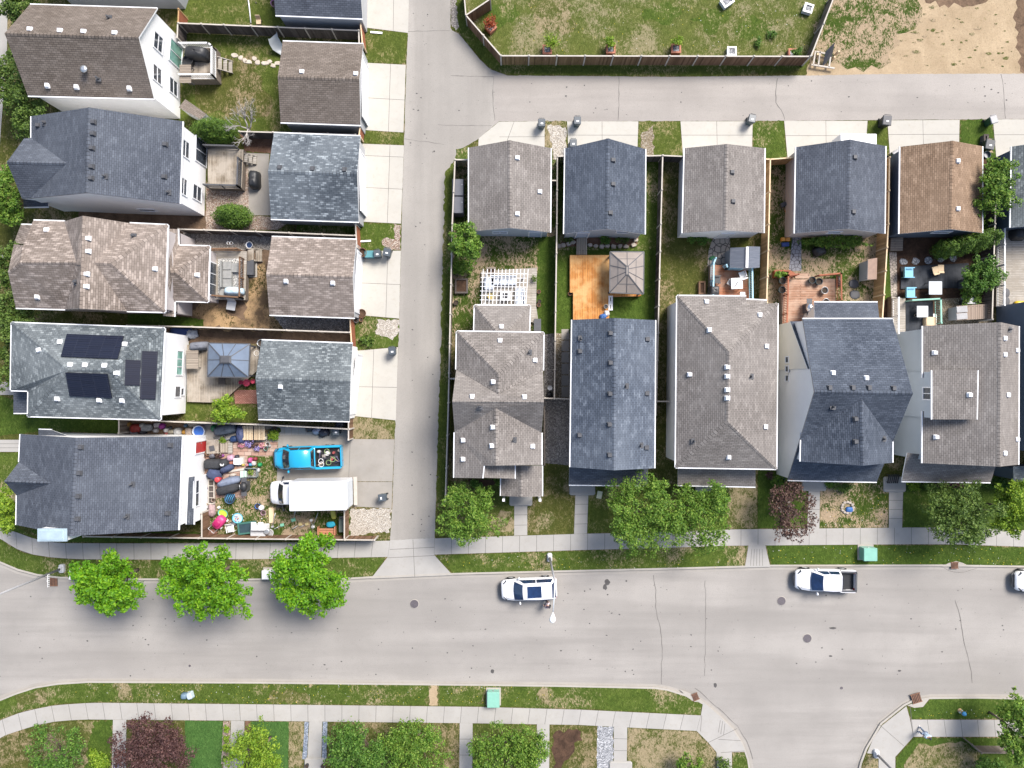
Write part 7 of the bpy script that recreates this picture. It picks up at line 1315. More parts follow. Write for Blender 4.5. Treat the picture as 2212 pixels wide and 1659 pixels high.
for x, y, rx, ry, h, c, l, n, cat in ((690, 880, .33, .28, .45, (.62, .38, .5), 'pale pink plastic toy house near the white cooler', 'toy', 'toy'), (480, 830, .25, .12, .25, (.35, .08, .4), 'purple plastic toy by the black tarp', 'toy', 'toy'), (270, 830, .3, .24, .35, (.13, .13, .16), 'dark bag beside the white wall', 'bag', 'bag'), (700, 1000, .28, .22, .2, (.4, .13, .08), 'rusty red pan below the pink toy', 'pan', 'pan'), (840, 860, .2, .2, .35, (.04, .04, .06), 'black bag above the white cooler', 'bag', 'bag'), (1140, 930, .2, .24, .4, (.6, .1, .3), 'bright pink plastic toy on the grass', 'toy', 'toy'), (1260, 900, .2, .16, .3, (.3, .04, .05), 'dark red ball shaped toy on the grass', 'toy', 'toy'), (1155, 1030, .17, .14, .25, (.08, .35, .55), 'blue plastic toy on the grass', 'toy', 'toy'), (1080, 1040, .12, .12, .25, (.6, .25, .28), 'salmon pink toy on the grass', 'toy', 'toy'), (1230, 1000, .2, .22, .25, (.65, .6, .58), 'white plastic toy heap on the grass', 'toy', 'toy'), (1365, 1035, .19, .19, .38, (.02, .3, .1), 'green ball on the grass beside the turquoise pickup', 'ball', 'ball'), (985, 1040, .13, .12, .2, (.55, .45, .1), 'yellow toy on the grass by the brick path', 'toy', 'toy'), (1090, 1140, .3, .2, .3, (.05, .05, .07), 'black bag left of the glass fish tank', 'bag', 'bag'), (1325, 1160, .16, .2, .3, (.6, .6, .62), 'white jug right of the glass fish tank', 'jug', 'jug'), (740, 1270, .3, .14, .2, (.6, .52, .45), 'cream cloth bundle beside the brick path edge', 'cloth', 'cloth'), (300, 190, .25, .3, .45, (.02, .2, .08), 'green watering can by the fence', 'watering_can', 'watering can'), (560, 230, 1., .42, .7, (.1, .13, .17), 'long dark grey storage chest under the fence', 'storage_chest', 'chest'), (770, 440, .4, .28, .45, (.02, .06, .18), 'blue bag below the navy tarp heap', 'bag', 'bag'), (925, 330, .42, .85, .85, (.07, .09, .2), 'tall navy wrinkled tarp heap beside the timber table', 'tarp', 'tarp')):
    u, v = z1(x, y); cover(n, u, v, rx, ry, h, pm(sc3(c, .72), .6, .3, 5, name=n+'_surface'), l, cat, .2 if rx > ry else 0, .14, .55 if n in ('storage_chest',) else .8, .1 if n != 'ball' else 0, x)
b = MB(); q = P(*z1(620, 430), .3)
for k in range(3): b.tube([(q.x-1.2, q.y+.15-k*.05, .2), (q.x, q.y-.05*k, .35), (q.x+1., q.y+.15+k*.06, .25)], .02, 5)
props(b.build('metal_rods', M['grey']), 'thin grey rods lying below the dark storage chest', 'rods')
utilbox(*z1(865, 955), .62, .5, .55, M['white'], 'white cooler box at the end of the brick path', 'cooler', 'cooler'); utilbox(*z1(1000, 1255), .48, .55, .5, pm((.45, .58, .5), .5, .1, 2, name='mint_plastic'), 'mint green box on the grass beside the brick edge', 'box', 'box'); b = MB(); q = P(*z1(850, 1160), .2); b.beam((q.x-.8, q.y-.1, .26), (q.x+.8, q.y+.15, .26), .18, .12); props(b.build('timber_beam', M['f_cap']), 'pale timber beam across the brick edge', 'beam')
r = thing('fish_tank', 'grey glass fish tank with plants on the grass', 'fish tank', P(*z1(1180, 1210), .4)); q = r.location; b = MB(); gl = pm((.2, .24, .24), .2, .1, 2, name='dull_glass')
for x0, y0, x1, y1 in ((-.75, .5, .75, .5), (-.75, -.5, .75, -.5), (.75, -.5, .75, .5), (-.75, -.5, -.75, .5)): b.beam((q.x+x0*.7, q.y+y0*.7, .6), (q.x+x1*.7, q.y+y1*.7, .6), .04, .45)
b.build('glass_wall', gl, r); b = MB(); b.box((q.x, q.y, .15), (1., .66, .12)); b.build('gravel_bed', M['gr_grey'], r)
bush('tank_plant', 'yellow green plant in the glass fish tank', *z1(1180, 1200), 7, 6, .3, 'yell', 110, .1, 71, zg=.3)
r = bbq(*z1(1000, 1540), .14, R(90), 'black portable barbecue on the grass beside the brick edge')
# timber table at the fence
r = thing('picnic_table', 'pale timber picnic table under the fence', 'table', P(*z1(1230, 300), .8)); q = r.location; q.z = .13; b = MB()
for k in range(6): b.box((q.x-.78+k*.3+(.08 if k > 2 else 0), q.y, .75), (.28, 1.15, .04))
b.build('tabletop', planks('picnic_boards', (.5, .38, .25), (.6, .48, .33), R(90), .2, use='obj'), r); b = MB()
for sx in (-.6, .6):
    for sy in (-.45, .45): b.box((q.x+sx, q.y+sy, .14), (.08, .08, .61))
b.build('leg', M['f_cap'], r)
for x, y, c, l in ((2090, 130, (.03, .03, .04), 'black bin bag beside the fence, right of the slabs'), (2160, 160, (.35, .38, .5), 'grey blue plastic bag near the fence'), (2200, 180, (.03, .03, .05), 'large black bin bag heap near the garage fence')): pass
def z4(x, y): return 380+x/4, 864.1+y/4
for x, y, rx, c, l in ((1150, 250, .35, (.03, .03, .04), 'black bin bag right of the pale slabs, under the fence'), (1215, 265, .4, (.35, .38, .48), 'grey blue plastic bag between the bin bags'), (1275, 280, .5, (.035, .035, .05), 'largest black bin bag heap under the fence'), (1420, 215, .45, (.03, .04, .06), 'black bag wedged between garage wall and fence')): u, v = z4(x, y); cover('bin_bag', u, v, rx, rx*.75, .55, pm(c, .35, .2, 4, name='bin_bag_plastic'), l, 'bag', .3, .13, .75, .18, x)
wbin(*z4(1385, 270), 0, 'bin', 'binl', 'dark bin under the fence beside the corner driveway', .95)
for i, x in enumerate((905, 968, 1030, 1090, 1150)): u, v = z4(x, 270); slabs('paving_slab', [(u-7, v-10), (u+7, v-10), (u+7, v+8), (u-7, v+8)], [], [], .1335, M['conc'])
# the strip between house and fence
for x, y, rx, ry, h, c, l, n, cat in ((210, 185, .5, .4, .5, (.42, .05, .04), 'red and white cloth heap in the fence strip', 'cloth_heap', 'cloth'), (195, 225, .35, .22, .3, (.45, .47, .52), 'pale grey lid below the red cloth heap', 'lid', 'lid'), (380, 175, .5, .3, .35, (.4, .42, .44), 'tilted grey sheet in the fence strip', 'sheet', 'sheet'), (310, 140, .22, .2, .4, (.6, .6, .6), 'white jug left of the tilted grey sheet', 'jug', 'jug'), (600, 150, .3, .25, .35, (.35, .03, .3), 'magenta plastic toy in the fence strip', 'toy', 'toy'), (535, 135, .3, .22, .3, (.5, .48, .5), 'pale plastic box beside the magenta toy', 'box', 'box'), (505, 215, .2, .2, .5, (.6, .6, .62), 'left white bucket standing along the roof edge', 'bucket', 'bucket'), (660, 210, .2, .2, .5, (.6, .6, .62), 'right white bucket standing along the roof edge', 'bucket', 'bucket'), (740, 230, .35, .2, .35, (.4, .36, .28), 'beige sack beside the right white bucket', 'sack', 'sack'), (825, 230, .35, .35, .5, (.5, .5, .5), 'pale grey cloth heap with white triangle fold', 'cloth_heap', 'cloth'), (925, 235, .2, .2, .4, (.5, .25, .03), 'orange pot in the fence strip', 'pot', 'pot'), (105, 125, .25, .2, .4, (.5, .27, .05), 'orange brown jar at the start of the fence strip', 'jar', 'jar'), (330, 230, .3, .2, .3, (.04, .04, .05), 'black crate below the tilted grey sheet', 'crate', 'crate'), (1000, 235, .32, .4, .4, (.42, .34, .28), 'tan wooden crate left of the blue swimming pool', 'crate', 'crate')): u, v = z3(x, y); cover(n, u, v, rx, ry, h, pm(sc3(c, .68), .6, .3, 5, name=n+'_surface'), l, cat, .1, .13, .5 if cat in ('crate', 'box', 'sheet', 'lid') else .8, .12 if cat in ('cloth', 'sack') else .02, x)
tub(*z3(1140, 225), .5, .48, .55, pm((.5, .55, .65), .4, .1, 2, name='pool_liner'), 'round pale pool filled with a folded blue cover', 'paddling_pool', 'pool', inner=pm((.02, .1, .38), .6, .2, 4, name='blue_cover'))
# lower yard toys
def crib(px, py, label): pass
tub(*z2(545, 673), .44, .42, .25, pm((.1, .42, .55), .4, .1, 2, name='pool_blue_plastic'), 'round blue paddling pool full of toys', 'paddling_pool', 'pool', inner=pm((.4, .62, .7), .4, .1, 2, name='pool_water'))
for i in range(9): 
    a = i*2.4; u, v = z2(545, 673); rd = 1.2+.7*(i % 4); b = MB(); q = P(u+rd*2.2*math.cos(a), v+rd*2.*math.sin(a), .3); b.blob((q.x, q.y, .33), .07, .06, .1, 7, 4, jit=.1, flat=False); props(b.build('pool_toy', pm([(.5, .2, .2), (.6, .5, .35), (.55, .35, .45), (.5, .5, .55)][i % 4], .5, .1, name='toy_plastic')), f'small {["red", "tan", "pink", "grey"][i % 4]} toy in the blue paddling pool', 'toy', 'toys in the paddling pool')
tub(*z2(330, 605), .42, .32, .3, pm((.15, .5, .4), .4, .1, 2, name='aqua_plastic'), 'aqua oval tub with a lime green toy inside', 'toy_tub', 'tub', rz=-.5, inner=pm((.4, .6, .05), .5, .15, 2, name='lime_plastic')); cover('balloon', *z2(265, 520), .13, .13, .28, M['white'], 'white ball above the aqua oval tub', 'ball', 0, .14, 1., 0)
PKP = pm((.5, .04, .17), .45, .12, 2, name='pink_plastic'); u, v = z2(290, 725); q = P(u, v, .4); r = thing('stroller', 'bright pink toy stroller on the grass by the fence', 'stroller', (q.x, q.y, .13), -.7); b = MB(); b.blob((0, 0, .25), .42, .62, .5, 14, 7, e=.6); bo = b.build('body', PKP, r, True); b = MB(); b.blob((0, -.1, .7), .26, .3, .12, 12, 5, e=.7); b.build('seat', pm((.35, .01, .1), .5, .1, 2, name='dark_pink_plastic'), bo, True)
for sx in (-.4, .4):
    for sy in (-.4, .4): b = MB(); b.tube([(sx-.05, sy, .12), (sx+.05, sy, .12)], .13, 12); b.build('wheel', M['white'], r, True)
b = MB(); b.tube([(-.3, -.5, .5), (-.3, -.85, .8), (.3, -.85, .8), (.3, -.5, .5)], .025, 6); b.build('handle', M['steel'], r, True)
chair(*z2(440, 830), .14, R(190), M['white'], 'white plastic garden chair leaning on the long brown fence', .55, .42, .85, True, frame='white'); cover('black_dome', *z2(475, 760), .3, .22, .3, M['dgrey'], 'grey domed lid beside the blue paddling pool', 'lid', 0, .14, .9, 0)
pbox(*z2(690, 810), .95, .35, .12, pm((.04, .13, .11), .6, .15, 3, name='dark_green_plastic'), 'dark green folding bench on the grass by the fence', 1.55, 'bin', name='folding_bench')
r = thing('play_kitchen', 'white and grey toy kitchen standing at the fence', 'play kitchen', P(*z2(845, 880), .6)); q = r.location; q.z = .13; b = MB(); b.box((q.x, q.y-.1, .14), (1.25, .7, .55), 0, 0, 1, .04); b.build('counter', M['w_grey'], r); b = MB(); b.box((q.x+.15, q.y+.45, .14), (1.3, .45, .95), 0, 0, .9, .04); b.build('back_panel', M['trim'], r)
for k in (-.2, .4): b = MB(); b.box((q.x+k, q.y+.8, 1.05), (.4, .3, .06)); b.build('shelf', M['white'], r)
b = MB(); b.lathe((q.x+.75, q.y+.1, .65), [(.25, 0), (.27, .1), (.2, .12)], 14); b.build('sink', M['steel'], r)
u, v = z2(1000, 890); tub(u, v, .38, .34, .35, M['white'], 'white oval toy tub beside the toy kitchen', 'toy_tub', 'tub', inner=M['grey'])
for x, y, rr_, m, h, l, n in ((835, 500, .22, pm((.03, .12, .4), .5, .1, 2, name='royal_blue_plastic'), .35, 'blue pail behind the white ball on the grass', 'pail'), (918, 595, .2, pm((.5, .3, .4), .5, .2, 4, name='pale_pink_plastic'), .25, 'pale pink toy beside the white ball', 'toy')): tub(*z2(x, y), rr_, rr_, h, m, l, n, n)
cover('balloon', *z2(878, 528), .24, .24, .5, M['white'], 'large white ball in the middle of the cluttered lawn', 'ball', 0, .14, 1., 0)
b = MB(); q = P(*z2(1030, 635), .3); b.box((q.x, q.y, .14), (.42, 1.3, .1), .02, 0, 1, .04); props(b.build('foam_board', pm((.62, .47, .3), .8, .12, 3, name='cream_foam')), 'long cream foam board lying on the grass below the box truck', 'board')
def tool(a, c, label, hm, hs, name='garden_tool', z=.25):
    p, q = P(*a, z), P(*c, z+.35); r = thing(name, label, 'garden tool', (p.x, p.y, .14)); b = MB(); b.tube([Vector((p.x, p.y, .2)), q], .03, 6); b.build('handle', M['steel'], r); b = MB(); b.box((p.x, p.y, .16), (hs, hs*.8, .12), .3, 0, .8, .03); b.build('head', hm, r)
MINT = pm((.2, .5, .35), .5, .1, 2, name='mint_green_plastic'); CRM = pm((.6, .5, .25), .5, .1, 2, name='cream_yellow_plastic')
tool(z2(1050, 800), z2(1095, 600), 'grey pole leaning beside the cream foam board', M['grey'], .25); tool(z2(1355, 700), z2(1390, 565), 'long handled mint green shovel below the box truck', MINT, .4); tool(z2(1190, 775), z2(1080, 830), 'mint green toy spade on the grass', MINT, .34); tool(z2(1455, 765), z2(1340, 830), 'cream toy rake, left one of two', CRM, .32); tool(z2(1550, 762), z2(1450, 805), 'cream toy rake, right one of two', CRM, .32); tool(z2(1640, 800), z2(1720, 590), 'metal floor lamp pole lying on the grass', M['white'], .3); tool(z2(1615, 705), z2(1650, 830), 'white folding stand beside the metal pole', M['white'], .28)
cover('yellow_sled', *z2(1938, 620), .22, .4, .15, pm((.55, .55, .1), .5, .1, 2, name='yellow_green_plastic'), 'yellow green plastic sled below the box truck corner', 'sled', .2, .14, .6, 0)
r = thing('wooden_bench', 'reddish wooden bench against the long brown fence', 'bench', P(*z2(1850, 850), .4)); q = r.location; q.z = .13; WB = pm((.45, .2, .11), .75, .15, 4, name='reddish_wood'); b = MB()
for k in range(3): b.box((q.x, q.y-.3+k*.2, .45), (1.45, .17, .04))
b.build('seat', WB, r); b = MB(); b.box((q.x, q.y-.45, .5), (1.45, .05, .4)); b.build('backrest', WB, r)
for sx in (-.7, .7): b = MB(); b.box((q.x+sx, q.y, .14), (.08, .7, .55)); b.build('armrest', WB, r)
cover('teal_cushion', *z2(1900, 765), .36, .24, .12, pm((.02, .35, .5), .7, .15, 4, name='turquoise_cloth'), 'turquoise cushion on the reddish wooden bench', 'cushion', .1, .52, .8, .12); utilbox(*z2(2065, 780), .45, 1.1, .7, pm((.1, .13, .12), .5, .15, 3, name='dark_grey_green_plastic'), 'tall dark cabinet beside the cross fence', 'garden_cabinet', 'cabinet')
for x, y, c, l in ((75, 470, (.45, .3, .1), 'yellowish pot at the house corner, upper'), (85, 555, (.3, .28, .26), 'grey pot at the house corner, lower'), (190, 410, (.4, .3, .25), 'tan pot by the window well')): tub(*z2(x, y), .17, .17, .3, pm(c, .7, .2, 4, name='pot_glaze'), l, 'flower_pot', 'pot')
cover('pink_heap', *z2(160, 560), .3, .55, .4, pm((.35, .25, .25), .8, .3, 6, name='faded_pink_cloth'), 'faded pink junk heap at the house corner', 'heap', 0, .13, .8, .2); cover('brown_cloth', *z2(150, 890), .5, .3, .3, pm((.18, .09, .06), .8, .3, 4, name='brown_cloth_surface'), 'brown cloth bundle in the fence corner', 'cloth', .3, .13, .8, .2)
for i in range(46):                                             # odds and ends lying about between the larger pieces
    if i < 20: u, v = z1(RJ.uniform(60, 900), RJ.uniform(760, 1650))
    elif i < 34: u, v = z3(RJ.uniform(130, 1250), RJ.uniform(130, 260))
    else: u, v = z1(RJ.uniform(350, 1650), RJ.uniform(160, 640))
    q = P(u, v, .3); k = i % 4; c = [(.05, .05, .06), (.2, .15, .1), (.35, .33, .32), (.12, .06, .14), (.3, .08, .07), (.06, .12, .2), (.45, .42, .36)][i % 7]; b = MB(); e = RJ.uniform(.1, .22)
    if k == 0: b.box((q.x, q.y, .14), (e*2, e*1.4, e*1.3), RJ.uniform(0, 3), 0, .92, .02)
    elif k == 1: b.blob((q.x, q.y, .13), e*1.3, e, e*1.5, 9, 5, e=.8, jit=.2)
    elif k == 2: b.lathe((q.x, q.y, .13), [(e*.7, 0), (e, e*1.3), (e*.85, e*1.3), (e*.7, e*.4)], 12)
    else: a_ = RJ.uniform(0, 3); b.tube([(q.x-.35*math.cos(a_), q.y-.35*math.sin(a_), .2), (q.x, q.y, .28), (q.x+.35*math.cos(a_), q.y+.3*math.sin(a_), .24)], .03, 6)
    nm = ('small_box', 'bundle', 'bucket', 'stick')[k]; props(b.build(nm, pm(c, .7, .3, 6, name='worn_junk')), f'{["black", "brown", "pale grey", "dark purple", "dull red", "navy", "cream"][i % 7]} {nm.replace("_", " ")} among the junk of the corner house yard', nm.split('_')[-1], 'odds and ends in the corner yard')
for i in range(16):
    u, v = z2(RJ.uniform(330, 1000), RJ.uniform(520, 850)); q = P(u, v, .14); b = MB(); b.blob((q.x, q.y, .135), .06, .05, .08, 6, 4, jit=.2); props(b.build('litter', pm([(.6, .58, .55), (.6, .5, .2), (.5, .2, .15)][i % 3], .6, .1, name='litter_plastic')), f'small {["white", "yellow", "red"][i % 3]} scrap of litter on the cluttered lawn', 'litter', 'litter on the cluttered lawn')
# small pieces in the top left yard
cover('ball', 625-2, 35, .14, .14, .3, pm((.5, .12, .15), .5, .1, name='pink_red_plastic'), 'pink red ball on the top left lawn', 'ball', 0, .13, 1., 0); tub(553, -3+8, .05, .05, .1, M['grey'], 'small grey ground cap on the top left lawn', 'ground_cap', 'cap')
tub(650, 56, .42, .4, .35, pm((.25, .03, .2), .5, .15, 2, name='magenta_plastic'), 'magenta round pool behind the dark top fence', 'paddling_pool', 'pool'); tub(685, 58, .45, .4, .3, pm((.15, .35, .55), .5, .15, 2, name='sky_blue_pool'), 'sky blue round pool behind the dark top fence', 'paddling_pool', 'pool', inner=pm((.5, .55, .35), .5, .1, 2, name='pale_pool_floor'))
chair(560-3, 45, .13, R(180), M['f_capn'], 'small wooden chair on the top left lawn', .4, .35, .7); r = thing('downpipe', 'white downpipe lying from the top left house wall', 'downpipe', P(538, 30, .2)); b = MB(); b.tube([P(536, -4, .3), P(539, 20, .22), P(542, 50, .2)], .05, 8); b.build('pipe', M['white'], r)
r = thing('plastic_slide', 'curved grey plastic slide beside the brown garage', 'slide', P(604, 106, .3)); b = MB(); pts = [(590, 78, 1.2), (593, 90, .9), (600, 102, .45), (612, 110, .25), (622, 116, .2)]; rows = []
for x, y, z in pts: p = P(x, y, z); rows.append([p+Vector((-.35, -.3, .18)), p+Vector((-.25, -.22, 0)), p+Vector((.25, .22, 0)), p+Vector((.35, .3, .18))])
b.grid(rows, closed=False, caps=False); b.build('chute', pm((.33, .36, .38), .4, .12, 2, name='grey_plastic'), r)
tub(592, 6, .3, .3, .5, pm((.4, .2, .4), .5, .1, 2, name='mauve_plastic'), 'mauve bucket beside the dark top garage', 'bucket', 'bucket'); b = MB(); q = P(798+15, 70, .2); b.box((q.x, q.y, .145), (1., .16, .06), -.08); props(b.build('splash_block', M['white']), 'white downspout extension on the grass below the top driveway', 'downspout'); b = MB(); q = P(846, 554-3, .2); b.tube([P(836-16, 517+14, .2), P(778, 553-2, .25)], .05, 8) if 0 else b.box((P(788, 552).x, P(788, 532).y+.4, .14), (1.1, .14, .06), .06); props(b.build('splash_block', M['white']), 'white downspout extension beside the rusty barrel', 'downspout')
bush('spiky_plant', 'dark spiky plant on the grass by the lane driveway gate', 793, 737, 17, 9, .4, 'dull', 130, .35, 81)
# ================================================================== TREES AND SHRUBS
tree('street_tree', 'bright maple street tree, leftmost of the three on the boulevard', 230, 1264, 82, 66, 3.9, 2.2, 'maple', 9000, .24, 17, lumps=30, lr=.26, group='bright maple street trees', fill=.7)
tree('street_tree', 'bright maple street tree, middle of the three on the boulevard', 445, 1258, 88, 86, 4.1, 2.4, 'maple', 10500, .24, 22, lumps=32, lr=.26, group='bright maple street trees', fill=.7)
tree('street_tree', 'bright maple street tree, rightmost of the three on the boulevard', 665, 1246, 80, 82, 4.1, 2.4, 'maple', 9500, .24, 35, lumps=30, lr=.27, group='bright maple street trees', fill=.7)
tree('garden_tree', 'green tree at the lane corner in front of the pergola house', 1012, 1110, 66, 64, 3.2, 2., 'green', 7000, .17, 41, lumps=26, lr=.34)
tree('garden_tree', 'large green tree in front of the steel blue house, left half of the pair', 1398, 1112, 86, 84, 3.8, 2.3, 'green', 11500, .17, 42, lumps=30, lr=.34); tree('garden_tree', 'green tree in front of the taupe hip roofed house, right half of the pair', 1512, 1112, 66, 76, 3.4, 2., 'green', 8500, .17, 43, lumps=26, lr=.36)
tree('plum_tree', 'sparse purple leaved plum tree on the dark navy house lawn', 1712, 1104, 58, 64, 2.6, 1.5, 'plum', 3600, .17, 44, lumps=24, lr=.3, fill=.4); tree('garden_tree', 'dull green tree on the blue grey house lawn', 2095, 1112, 84, 68, 3.4, 2., 'dull', 9000, .18, 45, lumps=30, lr=.32); tree('garden_tree', 'bright green tree cut off by the right edge above the street', 2203, 1106, 42, 62, 3.2, 2., 'yell', 4800, .19, 46, lumps=20, lr=.36)
tree('purple_bush', 'large dark purple leaved tree at the bottom edge', 324, 1632, 88, 84, 2.8, 1.9, 'purple', 15000, .15, 51, lumps=40, lr=.3, fill=.9); tree('garden_tree', 'low bright green shrub in the bottom left corner', 112, 1640, 62, 82, 1.6, 1.1, 'deep', 5200, .17, 52, lumps=22, lr=.34, cat='shrub')
tree('garden_tree', 'yellow green round tree beside the green turf at the bottom edge', 555, 1636, 62, 66, 2.6, 1.9, 'yell', 7000, .17, 53, lumps=26, lr=.36); tree('garden_tree', 'deep green tree at the bottom edge, left of a touching pair', 772, 1624, 68, 62, 2.8, 1.8, 'deep', 8000, .17, 54, lumps=26, lr=.36); tree('garden_tree', 'deep green tree at the bottom edge, right of a touching pair', 895, 1622, 70, 60, 2.8, 1.8, 'green', 8000, .17, 55, lumps=26, lr=.36); tree('garden_tree', 'bright green tree at the bottom edge between two concrete walks', 1104, 1634, 84, 60, 2.8, 1.8, 'green', 8500, .17, 56, lumps=26, lr=.36)
tree('garden_tree', 'small green shrub at the bottom edge of the dry corner lawn', 1490, 1655, 30, 26, 1.5, .9, 'green', 1400, .17, 57, cat='shrub', lumps=14); bush('corner_shrub', 'grey green shrub at the edge of the corner pavement', 1566, 1650, 16, 14, .8, 'dull', 420, .15, 58); tree('garden_tree', 'green tree at the right edge over the lower pavement', 2212, 1590, 42, 78, 3.4, 2., 'green', 6000, .2, 59, lumps=20, lr=.36); tree('garden_tree', 'dark green shrub behind the low corner fence', 2140, 1660, 34, 24, 1.2, .8, 'deep', 1500, .16, 60, cat='shrub', lumps=14)
for a in ((38, 10, 42, 36, 'dull', 3400, 'dark green tree in the top left corner'), (22, 175, 52, 66, 'dull', 5600, 'dull green tree left of the white gabled house'), (70, 262, 42, 46, 'dull', 3400, 'dull green tree between the two upper left houses'), (20, 415, 42, 66, 'green', 4600, 'green tree left of the slate roofed house'), (16, 575, 26, 48, 'dull', 2800, 'dull green tree left of the taupe house'), (26, 690, 44, 62, 'dull', 4200, 'dull green tree between taupe and solar panel houses'), (16, 1098, 34, 52, 'yell', 3800, 'bright green shrub left of the corner house'), (0, 800, 20, 60, 'dull', 2000, 'dull green tree at the left edge beside the solar panel house')): tree('garden_tree', a[6], a[0], a[1], a[2], a[3], 3., 1.9, a[4], a[5], .19, int(a[0]+a[1]), lumps=20, lr=.36)
tree('apple_tree', 'bright green tree at the lane fence behind the grey brown garage', 1008, 520, 36, 42, 2.6, 1.6, 'green', 2900, .22, 91, lumps=18, lr=.34); bush('garden_shrub', 'bright green shrub just above the raised bed', 1003, 573, 30, 18, 1., 'green', 900, .2, 92); tree('fruit_tree', 'bright green leafy tree beside the brick patio', 486, 886, 36, 29, 2.2, 1.2, 'yell', 2300, .2, 93, lumps=16, lr=.36)
tree('leafy_tree', 'leafy green tree between the two rightmost garages', 2158, 400, 44, 62, 3., 1.8, 'green', 4800, .19, 94, lumps=22, lr=.36); tree('garden_shrub', 'dark leafy bush above the white cooler at the far right', 2128, 590, 44, 40, 1.8, 1.2, 'deep', 3600, .17, 95, cat='shrub', lumps=18); bush('garden_shrub', 'light green bush with white flowers beside the plank lidded shed', 2102, 636, 28, 22, 1.1, 'green', 1000, .16, 96); bush('garden_shrub', 'green shrub in the narrow gap right of the orange brown garage', 2132, 488, 12, 18, 1.2, 'green', 420, .16, 97)
conifer('cedar_shrub', 'large leaning cedar above the weathered deck', (478, 296), 3.4, 3.5, n=9000, seed=101, size=.15, wy=1.9); conifer('cedar_shrub', 'large cedar shrub below the weathered deck', (514, 474), 2.8, 3.1, n=8000, seed=102, size=.15, wy=1.9); 
for i, (x, y, h_, w) in enumerate(((2020, 545, 3.2, 1.5), (2050, 538, 3.4, 1.6), (2082, 530, 3.6, 1.7), (2112, 522, 3.2, 1.5))): conifer('cedar_shrub', f'dark cedar in the row below the orange brown garage, {["left end", "second from left", "third from left", "right end"][i]}', (x, y), h_, w, n=2900, seed=110+i, group='cedars below the orange brown garage', size=.15)
tree('leafy_hedge', 'leafy green hedge along the slate blue garage wall', 1812, 521, 76, 14, .8, .55, 'green', 2600, .16, 121, 'hedge', 22, .3); bush('garden_shrub', 'small shrub at the taupe garage wall', 1510, 517, 22, 12, .6, 'deep', 460, .15, 122); bush('garden_shrub', 'small round shrub in the bed, middle of the steel blue garage wall', 1310, 515, 12, 12, .7, 'deep', 320, .15, 123); bush('garden_shrub', 'low shrub in the bed, right part of the steel blue garage wall', 1345, 518, 16, 9, .4, 'dull', 260, .13, 124); bush('garden_shrub', 'low shrub in the bed, left of the boardwalk', 1228, 514, 12, 9, .4, 'dull', 200, .13, 125)
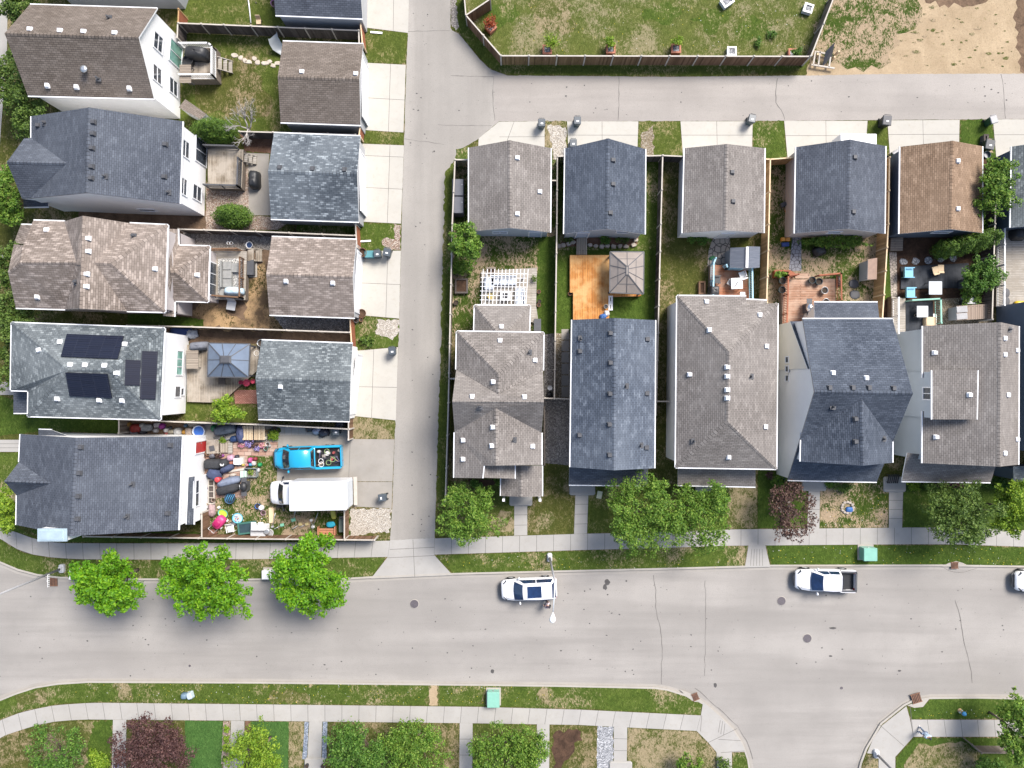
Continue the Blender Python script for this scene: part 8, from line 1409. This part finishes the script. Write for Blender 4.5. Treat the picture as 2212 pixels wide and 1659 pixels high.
for x, y, rx, ry, l, m, s_ in ((1030, 1044, 15, 9, 'low green plant in the bed below the pergola house', 'deep', 131), (1078, 1040, 9, 8, 'small green plant beside the porch of the pergola house', 'green', 132), (1558, 1075, 18, 34, 'dark green shrub right of the large tree pair', 'deep', 133), (1690, 1040, 22, 14, 'green shrub left of the dark navy porch', 'green', 134), (1665, 1028, 8, 8, 'orange brown dried plant beside the taupe porch', 'plum', 135), (1820, 1050, 22, 12, 'silvery green plant right of the navy house walk', 'dull', 136), (1795, 1046, 10, 8, 'light green plant beside the navy house walk', 'green', 137), (1975, 1048, 12, 10, 'yellow green plant in the blue grey house bed', 'yell', 138), (2050, 1048, 30, 8, 'dark red leaved plants along the blue grey porch', 'purple', 139), (2010, 1046, 14, 9, 'green plants along the blue grey porch', 'green', 140), (1808, 658-60, 18, 6, 'thin grassy plant along the red deck railing', 'deep', 141), (490, 1575, 6, 6, 'small round shrub in the pink gravel, first from the pavement', 'yell', 142), (489, 1595, 6.5, 6, 'small round shrub in the pink gravel, second from the pavement', 'yell', 143), (487, 1617, 7, 6.5, 'small round shrub in the pink gravel, third from the pavement', 'yell', 144), (486, 1639, 5, 5, 'dull small shrub in the pink gravel, fourth from the pavement', 'dull', 145), (215, 1640, 20, 24, 'yellow green shrub left of the large purple tree', 'yell', 146), (2160, 1045, 40, 12, 'dark green shrubs along the right edge porch', 'deep', 147), (590, 938, 11, 12, 'weedy green plant right of the timber picnic table', 'yell', 148), (452, 1340-380, 6, 5, 'x', 'yell', 149)):
    if l != 'x': bush('garden_plant', l, x, y, rx, ry, .55, m, int(60+rx*ry*2.2), .15, s_)
tub(178+72, 1655, .2, .2, .35, pm((.25, .3, .55), .4, .1, 2, name='blue_glaze'), 'blue glazed pot at the bottom edge beside the purple tree', 'flower_pot', 'pot'); tub(662, 1656, .17, .17, .3, M['dgrey'], 'left dark pot on the lower porch landing', 'flower_pot', 'pot', .3); tub(697, 1656, .17, .17, .3, M['dgrey'], 'right dark pot on the lower porch landing', 'flower_pot', 'pot', .3)
tub(1688, 1036+2, .3, .3, .4, pm((.02, .06, .12), .5, .1, 2, name='dark_blue_glaze'), 'dark blue pot beside the taupe porch', 'flower_pot', 'pot')
# bare tree
rb = random.Random(9); q = P(548, 292, .12); r = thing('bare_tree', 'leafless pale branched tree beside the brown garage', 'tree', q); tr, br_ = MB(), MB()
def grow(p, d, L, rad, lv):
    e = p+d*L; m = p+d*L*.5+Vector((rb.uniform(-.06, .06), rb.uniform(-.06, .06), 0))*L; (tr if lv == 0 else br_).tube([p, m, e], [rad, rad*.8, rad*.55], 6 if lv < 2 else 4)
    if lv < 5:
        for k in range(4 if lv < 2 else 3):
            a = rb.uniform(0, 6.283); s_ = rb.uniform(.35, .8) if lv else rb.uniform(.7, 1.2); nd = (d+Vector((math.cos(a), math.sin(a), rb.uniform(-.1, .3)))*s_).normalized(); grow(e if k else p.lerp(e, .8), nd, L*rb.uniform(.62, .85), rad*.58, lv+1)
grow(q.copy(), Vector((-.05, .1, 1)), 1.15, .12, 0); tr.build('trunk', M['twig'], r); br_.build('branches', M['twig'], r)

for o in bpy.data.objects:
    if o.parent is None and o.get('category') and not o.get('kind'): o['kind'] = 'thing'
